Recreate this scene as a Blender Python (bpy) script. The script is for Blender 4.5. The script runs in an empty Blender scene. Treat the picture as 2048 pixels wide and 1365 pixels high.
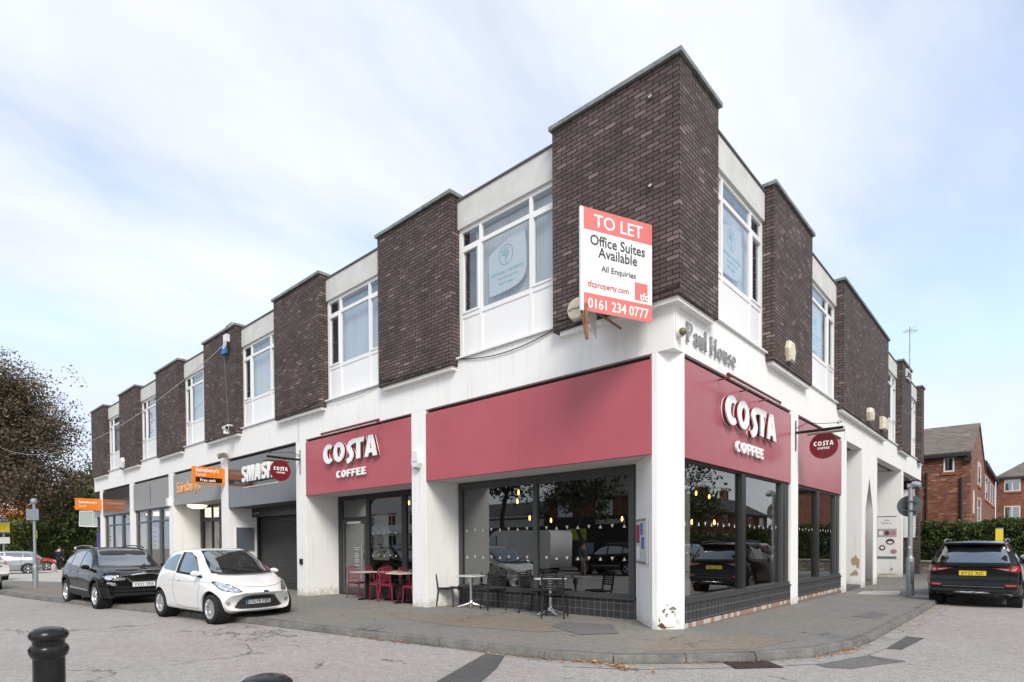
import bpy, bmesh, math, random
from mathutils import Vector, Matrix, noise
from mathutils.bvhtree import BVHTree
C = bpy.context.scene.collection
R = math.radians
random.seed(7)
PROPS = ('label', 'category', 'group', 'kind')

# ---------------------------------------------------------------- materials
MATS = {}
def nt(m):
    m.use_nodes = True
    return m.node_tree
def mat(name, col, rough=.6, metal=0., spec=.5, bump=0., bscale=40., var=0., vscale=3., col2=None, coat=0., emis=None, estr=0., ior=1.45, fine=0.):
    if name in MATS: return MATS[name]
    m = bpy.data.materials.new(name); t = nt(m); n = t.nodes; l = t.links
    b = n['Principled BSDF']
    b.inputs['Base Color'].default_value = (*col, 1)
    b.inputs['Roughness'].default_value = rough
    b.inputs['Metallic'].default_value = metal
    b.inputs['Specular IOR Level'].default_value = spec
    b.inputs['IOR'].default_value = ior
    b.inputs['Coat Weight'].default_value = coat
    b.inputs['Coat Roughness'].default_value = .05
    if emis:
        b.inputs['Emission Color'].default_value = (*emis, 1); b.inputs['Emission Strength'].default_value = estr
    geo = n.new('ShaderNodeNewGeometry')
    if var or col2:
        ns = n.new('ShaderNodeTexNoise'); ns.inputs['Scale'].default_value = vscale; ns.inputs['Detail'].default_value = 6; ns.inputs['Roughness'].default_value = .65
        l.new(geo.outputs['Position'], ns.inputs['Vector'])
        r = n.new('ShaderNodeValToRGB'); r.color_ramp.elements[0].position = .35; r.color_ramp.elements[1].position = .65
        c2 = col2 or tuple(min(1, c*(1+var)) for c in col)
        c1 = col if col2 else tuple(c*(1-var) for c in col)
        r.color_ramp.elements[0].color = (*c1, 1); r.color_ramp.elements[1].color = (*c2, 1)
        l.new(ns.outputs['Fac'], r.inputs['Fac'])
        last = r.outputs['Color']
        if fine:
            n2 = n.new('ShaderNodeTexNoise'); n2.inputs['Scale'].default_value = bscale; n2.inputs['Detail'].default_value = 3
            l.new(geo.outputs['Position'], n2.inputs['Vector'])
            mr = n.new('ShaderNodeMapRange'); mr.inputs[1].default_value = .3; mr.inputs[2].default_value = .7; mr.inputs[3].default_value = 1-fine; mr.inputs[4].default_value = 1+fine
            l.new(n2.outputs['Fac'], mr.inputs[0])
            mx = n.new('ShaderNodeVectorMath'); mx.operation = 'SCALE'
            l.new(last, mx.inputs[0]); l.new(mr.outputs[0], mx.inputs['Scale']); last = mx.outputs[0]
        l.new(last, b.inputs['Base Color'])
    if bump:
        nb = n.new('ShaderNodeTexNoise'); nb.inputs['Scale'].default_value = bscale; nb.inputs['Detail'].default_value = 4
        l.new(geo.outputs['Position'], nb.inputs['Vector'])
        bp = n.new('ShaderNodeBump'); bp.inputs['Strength'].default_value = bump; bp.inputs['Distance'].default_value = .01
        l.new(nb.outputs['Fac'], bp.inputs['Height']); l.new(bp.outputs['Normal'], b.inputs['Normal'])
    MATS[name] = m
    return m

def brick_mat(name, c1, c2, mortar, bw=.225, rh=.075, ms=.008, hi=None, bumpd=.012, smooth=.1, offs=.5, vs=1.0):
    m = bpy.data.materials.new(name); t = nt(m); n = t.nodes; l = t.links; b = n['Principled BSDF']
    geo = n.new('ShaderNodeNewGeometry'); sep = n.new('ShaderNodeSeparateXYZ'); l.new(geo.outputs['Position'], sep.inputs[0])
    ad = n.new('ShaderNodeMath'); ad.operation = 'ADD'; l.new(sep.outputs[0], ad.inputs[0]); l.new(sep.outputs[1], ad.inputs[1])
    cb = n.new('ShaderNodeCombineXYZ'); l.new(ad.outputs[0], cb.inputs[0]); l.new(sep.outputs[2], cb.inputs[1])
    br = n.new('ShaderNodeTexBrick'); l.new(cb.outputs[0], br.inputs['Vector'])
    br.inputs['Scale'].default_value = 1; br.inputs['Brick Width'].default_value = bw; br.inputs['Row Height'].default_value = rh
    br.inputs['Mortar Size'].default_value = ms; br.inputs['Mortar Smooth'].default_value = smooth; br.offset = offs
    br.inputs['Bias'].default_value = 0.0
    br.inputs['Color1'].default_value = (0, 0, 0, 1); br.inputs['Color2'].default_value = (1, 1, 1, 1); br.inputs['Mortar'].default_value = (.5, .5, .5, 1)
    ramp = n.new('ShaderNodeValToRGB'); e = ramp.color_ramp.elements
    e[0].position = 0; e[0].color = (*c1, 1); e[1].position = .9; e[1].color = (*c2, 1)
    if hi: x = e.new(1.0); x.color = (*hi, 1)
    l.new(br.outputs['Color'], ramp.inputs['Fac'])
    ns = n.new('ShaderNodeTexNoise'); ns.inputs['Scale'].default_value = 1.3*vs; ns.inputs['Detail'].default_value = 7; ns.inputs['Roughness'].default_value = .7
    l.new(geo.outputs['Position'], ns.inputs['Vector'])
    mr = n.new('ShaderNodeMapRange'); mr.inputs[1].default_value = .3; mr.inputs[2].default_value = .7; mr.inputs[3].default_value = .72; mr.inputs[4].default_value = 1.3
    l.new(ns.outputs['Fac'], mr.inputs[0])
    sc = n.new('ShaderNodeVectorMath'); sc.operation = 'SCALE'; l.new(ramp.outputs['Color'], sc.inputs[0]); l.new(mr.outputs[0], sc.inputs['Scale'])
    # isolated pale weathered patches of bricks
    mx = n.new('ShaderNodeMix'); mx.data_type = 'RGBA'
    l.new(br.outputs['Fac'], mx.inputs[0]); l.new(sc.outputs[0], mx.inputs[6]); mx.inputs[7].default_value = (*mortar, 1)
    l.new(mx.outputs[2], b.inputs['Base Color'])
    b.inputs['Roughness'].default_value = .75; b.inputs['Specular IOR Level'].default_value = .35
    nf = n.new('ShaderNodeTexNoise'); nf.inputs['Scale'].default_value = 60; l.new(geo.outputs['Position'], nf.inputs['Vector'])
    inv = n.new('ShaderNodeMath'); inv.operation = 'MULTIPLY_ADD'; inv.inputs[1].default_value = -1; l.new(br.outputs['Fac'], inv.inputs[0])
    ms2 = n.new('ShaderNodeMath'); ms2.operation = 'MULTIPLY'; ms2.inputs[1].default_value = .25; l.new(nf.outputs['Fac'], ms2.inputs[0]); l.new(ms2.outputs[0], inv.inputs[2])
    bp = n.new('ShaderNodeBump'); bp.inputs['Distance'].default_value = bumpd; bp.inputs['Strength'].default_value = .9
    l.new(inv.outputs[0], bp.inputs['Height']); l.new(bp.outputs['Normal'], b.inputs['Normal'])
    return m

def glass_mat(name, tint=(.55, .58, .58), ior=2.1, rough=0., wav=.0):
    m = bpy.data.materials.new(name); t = nt(m); n = t.nodes; l = t.links
    for x in list(n):
        if x.type != 'OUTPUT_MATERIAL': n.remove(x)
    out = [x for x in n if x.type == 'OUTPUT_MATERIAL'][0]
    fr = n.new('ShaderNodeFresnel'); fr.inputs['IOR'].default_value = ior
    g0 = n.new('ShaderNodeNewGeometry'); mm = n.new('ShaderNodeMix'); mm.data_type = 'FLOAT'; l.new(g0.outputs['Backfacing'], mm.inputs[0]); mm.inputs[2].default_value = ior; mm.inputs[3].default_value = 1/ior; l.new(mm.outputs[0], fr.inputs['IOR'])
    tr = n.new('ShaderNodeBsdfTransparent'); tr.inputs['Color'].default_value = (*tint, 1)
    gl = n.new('ShaderNodeBsdfGlossy'); gl.inputs['Roughness'].default_value = rough; gl.inputs['Color'].default_value = (.93, .95, .96, 1)
    if wav:
        geo = n.new('ShaderNodeNewGeometry'); ns = n.new('ShaderNodeTexNoise'); ns.inputs['Scale'].default_value = .9; ns.inputs['Detail'].default_value = 1
        l.new(geo.outputs['Position'], ns.inputs['Vector']); bp = n.new('ShaderNodeBump'); bp.inputs['Distance'].default_value = wav; bp.inputs['Strength'].default_value = 1
        l.new(ns.outputs['Fac'], bp.inputs['Height']); l.new(bp.outputs['Normal'], gl.inputs['Normal'])
    mx = n.new('ShaderNodeMixShader'); l.new(fr.outputs[0], mx.inputs[0]); l.new(tr.outputs[0], mx.inputs[1]); l.new(gl.outputs[0], mx.inputs[2])
    l.new(mx.outputs[0], out.inputs['Surface'])
    return m

def foliage_mat(name, dark, light, third=None, sc=.6):
    m = bpy.data.materials.new(name); t = nt(m); n = t.nodes; l = t.links; b = n['Principled BSDF']
    geo = n.new('ShaderNodeNewGeometry'); ns = n.new('ShaderNodeTexNoise'); ns.inputs['Scale'].default_value = sc; ns.inputs['Detail'].default_value = 5
    l.new(geo.outputs['Position'], ns.inputs['Vector'])
    ad = n.new('ShaderNodeMath'); ad.operation = 'MULTIPLY_ADD'; ad.inputs[1].default_value = .5
    rp = n.new('ShaderNodeMath'); rp.operation = 'ADD'
    l.new(geo.outputs['Random Per Island'], ad.inputs[0]); ad.inputs[2].default_value = -.25
    l.new(ad.outputs[0], rp.inputs[0]); l.new(ns.outputs['Fac'], rp.inputs[1])
    r = n.new('ShaderNodeValToRGB'); e = r.color_ramp.elements; e[0].position = .3; e[1].position = .7
    e[0].color = (*dark, 1); e[1].color = (*light, 1)
    if third: x = e.new(.85); x.color = (*third, 1)
    l.new(rp.outputs[0], r.inputs['Fac']); l.new(r.outputs['Color'], b.inputs['Base Color'])
    b.inputs['Roughness'].default_value = .55; b.inputs['Specular IOR Level'].default_value = .3
    return m

def white_render(name, base=(.86, .85, .825), stain=True):
    m = mat(name, base, .75, var=.0, bump=.25, bscale=25, col2=tuple(c*.955 for c in base), vscale=.9)
    if not stain: return m
    t = m.node_tree; n = t.nodes; l = t.links; b = n['Principled BSDF']
    src = b.inputs['Base Color'].links[0].from_socket
    geo = n.new('ShaderNodeNewGeometry'); sep = n.new('ShaderNodeSeparateXYZ'); l.new(geo.outputs['Position'], sep.inputs[0])
    # splash dirt of its own irregular shape near the pavement
    ns = n.new('ShaderNodeTexNoise'); ns.inputs['Scale'].default_value = 7; ns.inputs['Detail'].default_value = 7; l.new(geo.outputs['Position'], ns.inputs['Vector'])
    mr = n.new('ShaderNodeMapRange'); mr.inputs[1].default_value = .45; mr.inputs[2].default_value = -.05; mr.inputs[3].default_value = -.35; mr.inputs[4].default_value = .35
    l.new(sep.outputs[2], mr.inputs[0])
    ad = n.new('ShaderNodeMath'); ad.operation = 'ADD'; l.new(mr.outputs[0], ad.inputs[0]); l.new(ns.outputs['Fac'], ad.inputs[1])
    rr = n.new('ShaderNodeMapRange'); rr.inputs[1].default_value = .55; rr.inputs[2].default_value = .85; rr.inputs[3].default_value = 0; rr.inputs[4].default_value = .55
    l.new(ad.outputs[0], rr.inputs[0])
    mx = n.new('ShaderNodeMix'); mx.data_type = 'RGBA'; l.new(rr.outputs[0], mx.inputs[0]); l.new(src, mx.inputs[6]); mx.inputs[7].default_value = (.36, .32, .26, 1)
    # faint vertical rain streaks
    mp = n.new('ShaderNodeMapping'); mp.inputs['Scale'].default_value = (5, 5, .35); l.new(geo.outputs['Position'], mp.inputs[0])
    n3 = n.new('ShaderNodeTexNoise'); n3.inputs['Scale'].default_value = 1.6; n3.inputs['Detail'].default_value = 5; l.new(mp.outputs[0], n3.inputs['Vector'])
    r3 = n.new('ShaderNodeMapRange'); r3.inputs[1].default_value = .55; r3.inputs[2].default_value = .8; r3.inputs[3].default_value = 0; r3.inputs[4].default_value = .55
    l.new(n3.outputs['Fac'], r3.inputs[0])
    m2 = n.new('ShaderNodeMix'); m2.data_type = 'RGBA'; l.new(r3.outputs[0], m2.inputs[0]); l.new(mx.outputs[2], m2.inputs[6]); m2.inputs[7].default_value = (.62, .60, .55, 1)
    l.new(m2.outputs[2], b.inputs['Base Color'])
    return m

M_WHITE = white_render('render_white')
M_PARA = mat('parapet_render', (.64, .635, .61), .8, bump=.3, bscale=20, col2=(.54, .535, .51), vscale=2.2)
M_UPVC = mat('upvc_white', (.80, .80, .79), .3)
M_BRICK = brick_mat('dark_brick', (.074, .051, .045), (.122, .090, .081), (.010, .008, .008), bw=.225, rh=.075, ms=.0085, hi=(.21, .16, .145))
M_HBRICK = brick_mat('orange_brick', (.135, .046, .030), (.29, .115, .068), (.20, .15, .12), ms=.006, hi=(.46, .26, .14), bumpd=.004, vs=.6)
M_RBRICK = brick_mat('red_brick', (.14, .045, .030), (.27, .10, .06), (.22, .18, .15), ms=.006, bumpd=.004)
M_LEAD = mat('lead_coping', (.15, .165, .165), .55, metal=.2, col2=(.27, .29, .285), vscale=6, bump=.3, bscale=15)
M_RED = mat('fascia_red', (.37, .098, .118), .30, spec=.7, col2=(.41, .115, .135), vscale=.8)
M_REDB = mat('fascia_red_left', (.41, .085, .104), .40, spec=.6, col2=(.45, .10, .12), vscale=.8)
M_DKRED = mat('dark_red', (.16, .012, .018), .35, coat=.3)
M_REDPAINT = mat('chair_red', (.23, .014, .042), .35, coat=.4, var=.15, vscale=8)
M_LETTER = mat('letter_white', (.88, .88, .86), .4)
M_GREYF = mat('fascia_grey', (.27, .265, .26), .35, spec=.6, var=.05, vscale=.6)
M_DGLOSS = mat('fascia_gloss', (.055, .055, .058), .10, spec=.8, ior=1.7)
M_ALU = mat('grey_frame', (.075, .078, .078), .4, metal=.3)
M_ALUD = mat('dark_frame', (.030, .030, .031), .4, metal=.2)
M_TILE = None
M_GLASS = glass_mat('shop_glass', (.70, .70, .68), 2.25, wav=.00025)
M_UGLASS = glass_mat('window_glass', (.90, .93, .95), 1.8)
M_BLACK = mat('black_paint', (.008, .008, .009), .22, spec=.4, bump=.25, bscale=18, col2=(.018, .018, .018), vscale=5)
M_BLACKP = mat('black_plastic', (.012, .012, .012), .5, spec=.3)
M_STEEL = mat('brushed_steel', (.62, .62, .62), .3, metal=.9)
M_GALV = mat('galvanised', (.32, .35, .37), .5, metal=.4, var=.12, vscale=6)
M_ORANGE = mat('orange_board', (.80, .22, .02), .4)
M_CREAM = mat('cream_plastic', (.72, .66, .50), .45, col2=(.60, .54, .40), vscale=15)
M_DARK = mat('dark_void', (.012, .012, .012), .9)
M_WOOD = mat('weathered_wood', (.26, .12, .06), .7, var=.3, vscale=9)

# ---------------------------------------------------------------- mesh helpers
class MB:
    def __init__(s): s.v = []; s.f = []; s.m = []; s.sm = []
    def add(s, vs, fs, mi=0, smooth=False):
        o = len(s.v); s.v += [tuple(v) for v in vs]
        for f in fs: s.f.append(tuple(i+o for i in f)); s.m.append(mi); s.sm.append(smooth)
        return s
    def box(s, x0, x1, y0, y1, z0, z1, mi=0, M=None):
        if x0 > x1: x0, x1 = x1, x0
        if y0 > y1: y0, y1 = y1, y0
        if z0 > z1: z0, z1 = z1, z0
        vs = [Vector(p) for p in ((x0,y0,z0),(x1,y0,z0),(x1,y1,z0),(x0,y1,z0),(x0,y0,z1),(x1,y0,z1),(x1,y1,z1),(x0,y1,z1))]
        if M: vs = [M @ v for v in vs]
        return s.add(vs, [(0,3,2,1),(4,5,6,7),(0,1,5,4),(1,2,6,5),(2,3,7,6),(3,0,4,7)], mi)
    def prism(s, pts, z0, z1, mi=0, M=None):
        # pts: ccw plan polygon (x,y), extruded z0..z1
        n = len(pts); vs = [Vector((p[0], p[1], z0)) for p in pts]+[Vector((p[0], p[1], z1)) for p in pts]
        if M: vs = [M @ v for v in vs]
        fs = [tuple(range(n-1, -1, -1)), tuple(range(n, 2*n))]+[(i, (i+1) % n, n+(i+1) % n, n+i) for i in range(n)]
        return s.add(vs, fs, mi)
    def quad(s, a, b, c, d, mi=0): return s.add([a, b, c, d], [(0, 1, 2, 3)], mi)
    def tube(s, path, r, seg=8, mi=0, cap=True):
        P = [Vector(p) for p in path]; rs = r if isinstance(r, (list, tuple)) else [r]*len(P)
        rings = []; pn = None
        for i, p in enumerate(P):
            t = (P[min(i+1, len(P)-1)]-P[max(i-1, 0)]).normalized()
            if pn is None:
                a = Vector((0, 0, 1)) if abs(t.z) < .9 else Vector((1, 0, 0)); nn = t.cross(a).normalized()
            else:
                nn = (pn - t*pn.dot(t)); nn = nn.normalized() if nn.length > 1e-6 else t.orthogonal().normalized()
            pn = nn; b = t.cross(nn)
            rings.append([p+(nn*math.cos(2*math.pi*k/seg)+b*math.sin(2*math.pi*k/seg))*rs[i] for k in range(seg)])
        vs = [v for g in rings for v in g]; fs = []
        for i in range(len(P)-1):
            for k in range(seg):
                a = i*seg+k; b2 = i*seg+(k+1) % seg; fs.append((a, b2, b2+seg, a+seg))
        if cap: fs.append(tuple(range(seg-1, -1, -1))); fs.append(tuple(len(vs)-seg+k for k in range(seg)))
        return s.add(vs, fs, mi, True)
    def lathe(s, prof, c=(0, 0, 0), seg=24, mi=0, axis='z', smooth=True, M=None, cap=True):
        vs = []; fs = []
        for (r, h) in prof:
            for k in range(seg):
                a = 2*math.pi*k/seg; x, y = r*math.cos(a), r*math.sin(a)
                p = Vector((x, y, h)) if axis == 'z' else (Vector((x, h, y)) if axis == 'y' else Vector((h, x, y)))
                p = p+Vector(c)
                vs.append(M @ p if M else p)
        for i in range(len(prof)-1):
            for k in range(seg):
                a = i*seg+k; b = i*seg+(k+1) % seg
                fs.append((a, b, b+seg, a+seg))
        if cap: fs.append(tuple(range(seg-1, -1, -1))); fs.append(tuple(len(vs)-seg+k for k in range(seg)))
        return s.add(vs, fs, mi, smooth)
    def build(s, name, mats, parent=None, bevel=0., loc=None, auto=True):
        me = bpy.data.meshes.new(name); me.from_pydata(s.v, [], s.f)
        for m in (mats if isinstance(mats, (list, tuple)) else [mats]): me.materials.append(m)
        me.polygons.foreach_set('material_index', s.m); me.polygons.foreach_set('use_smooth', s.sm)
        me.update()
        bm = bmesh.new(); bm.from_mesh(me)
        if auto: bmesh.ops.recalc_face_normals(bm, faces=bm.faces)
        if bevel: bmesh.ops.bevel(bm, geom=[e for e in bm.edges if len(e.link_faces) == 2 and e.calc_face_angle(0) > .6], offset=bevel, segments=1, affect='EDGES', clamp_overlap=True)
        bm.to_mesh(me); bm.free()
        if any(s.sm):
            try: me.set_sharp_from_angle(angle=R(40))
            except Exception: pass
        return link(name, me, parent, loc)
def link(name, me, parent=None, loc=None):
    o = bpy.data.objects.new(name, me); C.objects.link(o)
    if loc is not None: o.location = loc
    if parent is not None: o.parent = parent
    return o
def tag(o, label=None, cat=None, group=None, kind=None):
    if label: o['label'] = label
    if cat: o['category'] = cat
    if group: o['group'] = group
    if kind: o['kind'] = kind
    return o
def thing(name, label, cat, loc=(0, 0, 0), rz=0, group=None):
    o = bpy.data.objects.new(name, None); C.objects.link(o); o.location = loc; o.rotation_euler = (0, 0, rz)
    o.empty_display_size = .2
    return tag(o, label, cat, group)
def struct(o): o['kind'] = 'structure'; return o
def copy_tree(root, loc, rz, label=None):
    def cp(o, par):
        c = o.copy(); C.objects.link(c); c.parent = par
        for ch in list(o.children): cp(ch, c)
        return c
    r = cp(root, None); r.location = loc; r.rotation_euler = (0, 0, rz)
    if label: r['label'] = label
    return r
def curve_mesh(loops, ext, bold=0., bev=0.):
    cu = bpy.data.curves.new('c', 'CURVE'); cu.dimensions = '2D'; cu.fill_mode = 'BOTH'; cu.extrude = ext; cu.offset = bold
    for lp in loops:
        sp = cu.splines.new('POLY'); sp.points.add(len(lp)-1)
        for p, q in zip(sp.points, lp): p.co = (q[0], q[1], 0, 1)
        sp.use_cyclic_u = True
    o = bpy.data.objects.new('c', cu); C.objects.link(o); bpy.context.view_layer.update()
    me = bpy.data.meshes.new_from_object(o.evaluated_get(bpy.context.evaluated_depsgraph_get()))
    bpy.data.objects.remove(o); bpy.data.curves.remove(cu)
    return me
def text_mesh(txt, size, ext=.002, bold=0., align='LEFT', space=1., shear=0., xs=1.):
    cu = bpy.data.curves.new('t', 'FONT'); cu.body = txt; cu.size = size; cu.extrude = ext; cu.offset = bold; cu.align_x = align
    cu.space_character = space; cu.shear = shear; cu.resolution_u = 3
    o = bpy.data.objects.new('t', cu); C.objects.link(o); bpy.context.view_layer.update()
    me = bpy.data.meshes.new_from_object(o.evaluated_get(bpy.context.evaluated_depsgraph_get()))
    bpy.data.objects.remove(o); bpy.data.curves.remove(cu)
    if xs != 1: me.transform(Matrix.Diagonal((xs, 1, 1, 1)))
    return me
def plane_matrix(org, right, up):
    r = Vector(right).normalized(); u = Vector(up).normalized(); n = r.cross(u)
    M = Matrix((r, u, n)).transposed().to_4x4(); M.translation = Vector(org); return M
def place_mesh(me, name, m, org, right, up, parent=None):
    me = me.copy(); me.transform(plane_matrix(org, right, up)); me.materials.clear()
    for x in (m if isinstance(m, (list, tuple)) else [m]): me.materials.append(x)
    return link(name, me, parent)
def text(txt, size, m, org, right, up, parent, name='lettering', **k):
    return place_mesh(text_mesh(txt, size, **k), name, m, org, right, up, parent)
# facade helpers: side 'L' = street front along x (plane y=0), 'R' = side front along y (plane x=0)
class Fac:
    def __init__(s, side): s.s = side
    def p(s, u, out, z): return Vector((u, -out, z)) if s.s == 'L' else Vector((out, u, z))
    def box(s, mb, u0, u1, o0, o1, z0, z1, mi=0):
        if s.s == 'L': mb.box(u0, u1, -o1, -o0, z0, z1, mi)
        else: mb.box(o0, o1, u0, u1, z0, z1, mi)
    @property
    def r(s): return Vector((1, 0, 0)) if s.s == 'L' else Vector((0, 1, 0))
FL, FR = Fac('L'), Fac('R')
UP = Vector((0, 0, 1))
def G(x, y):
    return .0065*max(min(x, 0), -60) - .0085*max(0, min(y, 10))
KERB = [(-60, -6.6), (-40, -6.2), (-28, -5.9), (-21, -5.4), (-17.4, -5.0), (-13.7, -4.42), (-9.5, -3.8), (-6.9, -3.42), (-5.1, -3.22), (-3.2, -3.0), (-1.9, -2.84), (-1.03, -2.74), (-.2, -2.6), (.5, -2.22), (1.1, -1.62), (1.65, -1.02), (2.05, -.45), (2.28, .3), (2.38, 1.2), (2.40, 2.4), (2.40, 7.5), (2.36, 12), (2.3, 24.5)]
ROADDROP = .115
def RZ(x, y): return G(x, y)-ROADDROP
# ---------------------------------------------------------------- ground
def ground_mesh(name, poly, zf, off, m, step=1.0):
    bm = bmesh.new(); vs = [bm.verts.new((x, y, 0)) for x, y in poly]
    f = bm.faces.new(vs); bm.normal_update()
    if f.normal.z < 0: f.normal_flip()
    bmesh.ops.triangulate(bm, faces=bm.faces[:])
    xs = [p[0] for p in poly]; ys = [p[1] for p in poly]
    for lo, hi, ax in ((min(xs), max(xs), 0), (min(ys), max(ys), 1)):
        cuts = []
        k = math.floor(lo/step)*step
        while k < hi:
            if k > lo and -62 <= k <= 30: cuts.append(k)
            k += step
        for c in cuts:
            bmesh.ops.bisect_plane(bm, geom=bm.verts[:]+bm.edges[:]+bm.faces[:], plane_co=(c, 0, 0) if ax == 0 else (0, c, 0), plane_no=(1, 0, 0) if ax == 0 else (0, 1, 0))
    for v in bm.verts: v.co.z = zf(v.co.x, v.co.y)+off
    me = bpy.data.meshes.new(name); bm.to_mesh(me); bm.free(); me.materials.append(m)
    return link(name, me)

def asphalt(name, c1, c2, speck=.35, sc=130, stains=True, patchcols=None):
    m = bpy.data.materials.new(name); t = nt(m); n = t.nodes; l = t.links; b = n['Principled BSDF']
    geo = n.new('ShaderNodeNewGeometry')
    def noise_(s, d=4, r=.6):
        x = n.new('ShaderNodeTexNoise'); x.inputs['Scale'].default_value = s; x.inputs['Detail'].default_value = d; x.inputs['Roughness'].default_value = r
        l.new(geo.outputs['Position'], x.inputs['Vector']); return x
    a = noise_(.35, 8, .7); r = n.new('ShaderNodeValToRGB'); e = r.color_ramp.elements
    e[0].position = .3; e[0].color = (*c1, 1); e[1].position = .7; e[1].color = (*c2, 1)
    if patchcols:
        for p, c in patchcols: x = e.new(p); x.color = (*c, 1)
    l.new(a.outputs['Fac'], r.inputs['Fac'])
    f = n.new('ShaderNodeTexVoronoi'); f.inputs['Scale'].default_value = sc; l.new(geo.outputs['Position'], f.inputs['Vector'])
    sp = n.new('ShaderNodeSeparateColor'); l.new(f.outputs['Color'], sp.inputs[0])
    mr = n.new('ShaderNodeMapRange'); mr.inputs[3].default_value = 1-speck; mr.inputs[4].default_value = 1+speck; l.new(sp.outputs[0], mr.inputs[0])
    s1 = n.new('ShaderNodeVectorMath'); s1.operation = 'SCALE'; l.new(r.outputs['Color'], s1.inputs[0]); l.new(mr.outputs[0], s1.inputs['Scale'])
    g = noise_(9, 6, .7); m2 = n.new('ShaderNodeMapRange'); m2.inputs[1].default_value = .3; m2.inputs[2].default_value = .7; m2.inputs[3].default_value = .82; m2.inputs[4].default_value = 1.15
    l.new(g.outputs['Fac'], m2.inputs[0])
    s2 = n.new('ShaderNodeVectorMath'); s2.operation = 'SCALE'; l.new(s1.outputs[0], s2.inputs[0]); l.new(m2.outputs[0], s2.inputs['Scale'])
    last = s2.outputs[0]
    if stains:
        # small dark oil spots and worn marks
        w = noise_(1.7, 9, .75); m3 = n.new('ShaderNodeMapRange'); m3.inputs[1].default_value = .62; m3.inputs[2].default_value = .74; m3.inputs[3].default_value = 1; m3.inputs[4].default_value = .62
        l.new(w.outputs['Fac'], m3.inputs[0])
        s3 = n.new('ShaderNodeVectorMath'); s3.operation = 'SCALE'; l.new(last, s3.inputs[0]); l.new(m3.outputs[0], s3.inputs['Scale']); last = s3.outputs[0]
    # hairline cracks with their own wandering course
    dn = noise_(2.2, 5, .6); dv = n.new('ShaderNodeVectorMath'); dv.operation = 'SCALE'; dv.inputs['Scale'].default_value = .55; l.new(dn.outputs['Color'], dv.inputs[0])
    da = n.new('ShaderNodeVectorMath'); da.operation = 'ADD'; l.new(geo.outputs['Position'], da.inputs[0]); l.new(dv.outputs[0], da.inputs[1])
    ve = n.new('ShaderNodeTexVoronoi'); ve.feature = 'DISTANCE_TO_EDGE'; ve.inputs['Scale'].default_value = .42; l.new(da.outputs[0], ve.inputs['Vector'])
    cm_ = n.new('ShaderNodeMapRange'); cm_.inputs[1].default_value = .0; cm_.inputs[2].default_value = .007; cm_.inputs[3].default_value = 1; cm_.inputs[4].default_value = 0; l.new(ve.outputs['Distance'], cm_.inputs[0])
    ck = noise_(.6, 3, .5); c2_ = n.new('ShaderNodeMapRange'); c2_.inputs[1].default_value = .50; c2_.inputs[2].default_value = .58; l.new(ck.outputs['Fac'], c2_.inputs[0])
    cmul = n.new('ShaderNodeMath'); cmul.operation = 'MULTIPLY'; l.new(cm_.outputs[0], cmul.inputs[0]); l.new(c2_.outputs[0], cmul.inputs[1])
    cmx = n.new('ShaderNodeMix'); cmx.data_type = 'RGBA'; l.new(cmul.outputs[0], cmx.inputs[0]); l.new(last, cmx.inputs[6]); cmx.inputs[7].default_value = (.05, .046, .04, 1); last = cmx.outputs[2]
    l.new(last, b.inputs['Base Color']); b.inputs['Roughness'].default_value = .88; b.inputs['Specular IOR Level'].default_value = .3
    bp = n.new('ShaderNodeBump'); bp.inputs['Strength'].default_value = .5; bp.inputs['Distance'].default_value = .006
    l.new(f.outputs['Distance'], bp.inputs['Height']); l.new(bp.outputs['Normal'], b.inputs['Normal'])
    return m
M_ROAD = asphalt('road_asphalt', (.315, .287, .266), (.375, .347, .324), .24, 80)
M_PAVE = asphalt('pavement_tarmac', (.15, .158, .146), (.265, .245, .215), .28, 100, patchcols=[(.45, (.205, .20, .186)), (.55, (.225, .203, .172))])
M_PATCH = asphalt('tarmac_patch', (.085, .085, .083), (.12, .118, .115), .3, 110, stains=False)
M_PATCH2 = asphalt('tarmac_patch_worn', (.13, .125, .12), (.19, .18, .172), .35, 110, stains=False)
M_BROWN = asphalt('brown_worn_tarmac', (.20, .17, .13), (.25, .215, .17), .2, 110, stains=False)
M_CONC = mat('concrete', (.36, .345, .315), .85, col2=(.25, .24, .215), vscale=4, bump=.4, bscale=60, fine=.15)
M_KERB = mat('kerb_concrete', (.20, .19, .172), .85, col2=(.115, .11, .10), vscale=3.5, bump=.5, bscale=70, fine=.25)
M_PALE = mat('pale_paving', (.48, .45, .41), .85, col2=(.42, .39, .36), vscale=1.2, bump=.3, bscale=50, fine=.1)

# road: one sheet reaching the horizon
bm = bmesh.new()
xs = [-600, -300, -150, -100]+list(range(-60, 14, 2))+[20, 40, 100, 300, 600]
ys = [-600, -300, -100, -50]+list(range(-26, 34, 2))+[45, 70, 120, 300, 600]
grid = [[bm.verts.new((x, y, RZ(x, y))) for x in xs] for y in ys]
for j in range(len(ys)-1):
    for i in range(len(xs)-1): bm.faces.new((grid[j][i], grid[j][i+1], grid[j+1][i+1], grid[j+1][i]))
me = bpy.data.meshes.new('road'); bm.to_mesh(me); bm.free(); me.materials.append(M_ROAD)
struct(link('road', me))
# pavement around the building
pav = [(x, y) for x, y in KERB]+[(-2, 24.5), (-2, 6), (-60, 6)]
def inset_path(path, d):
    out = []
    for i, p in enumerate(path):
        a = Vector(path[max(i-1, 0)]); b = Vector(path[min(i+1, len(path)-1)]); t = (b-a).normalized()
        out.append((p[0]-t.y*d, p[1]+t.x*d))
    return out
KW = .125
ki = inset_path(KERB, KW)
struct(ground_mesh('pavement', ki+[(-3, 24.5), (-3, 6), (-60, 6)], G, 0, M_PAVE))
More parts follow.
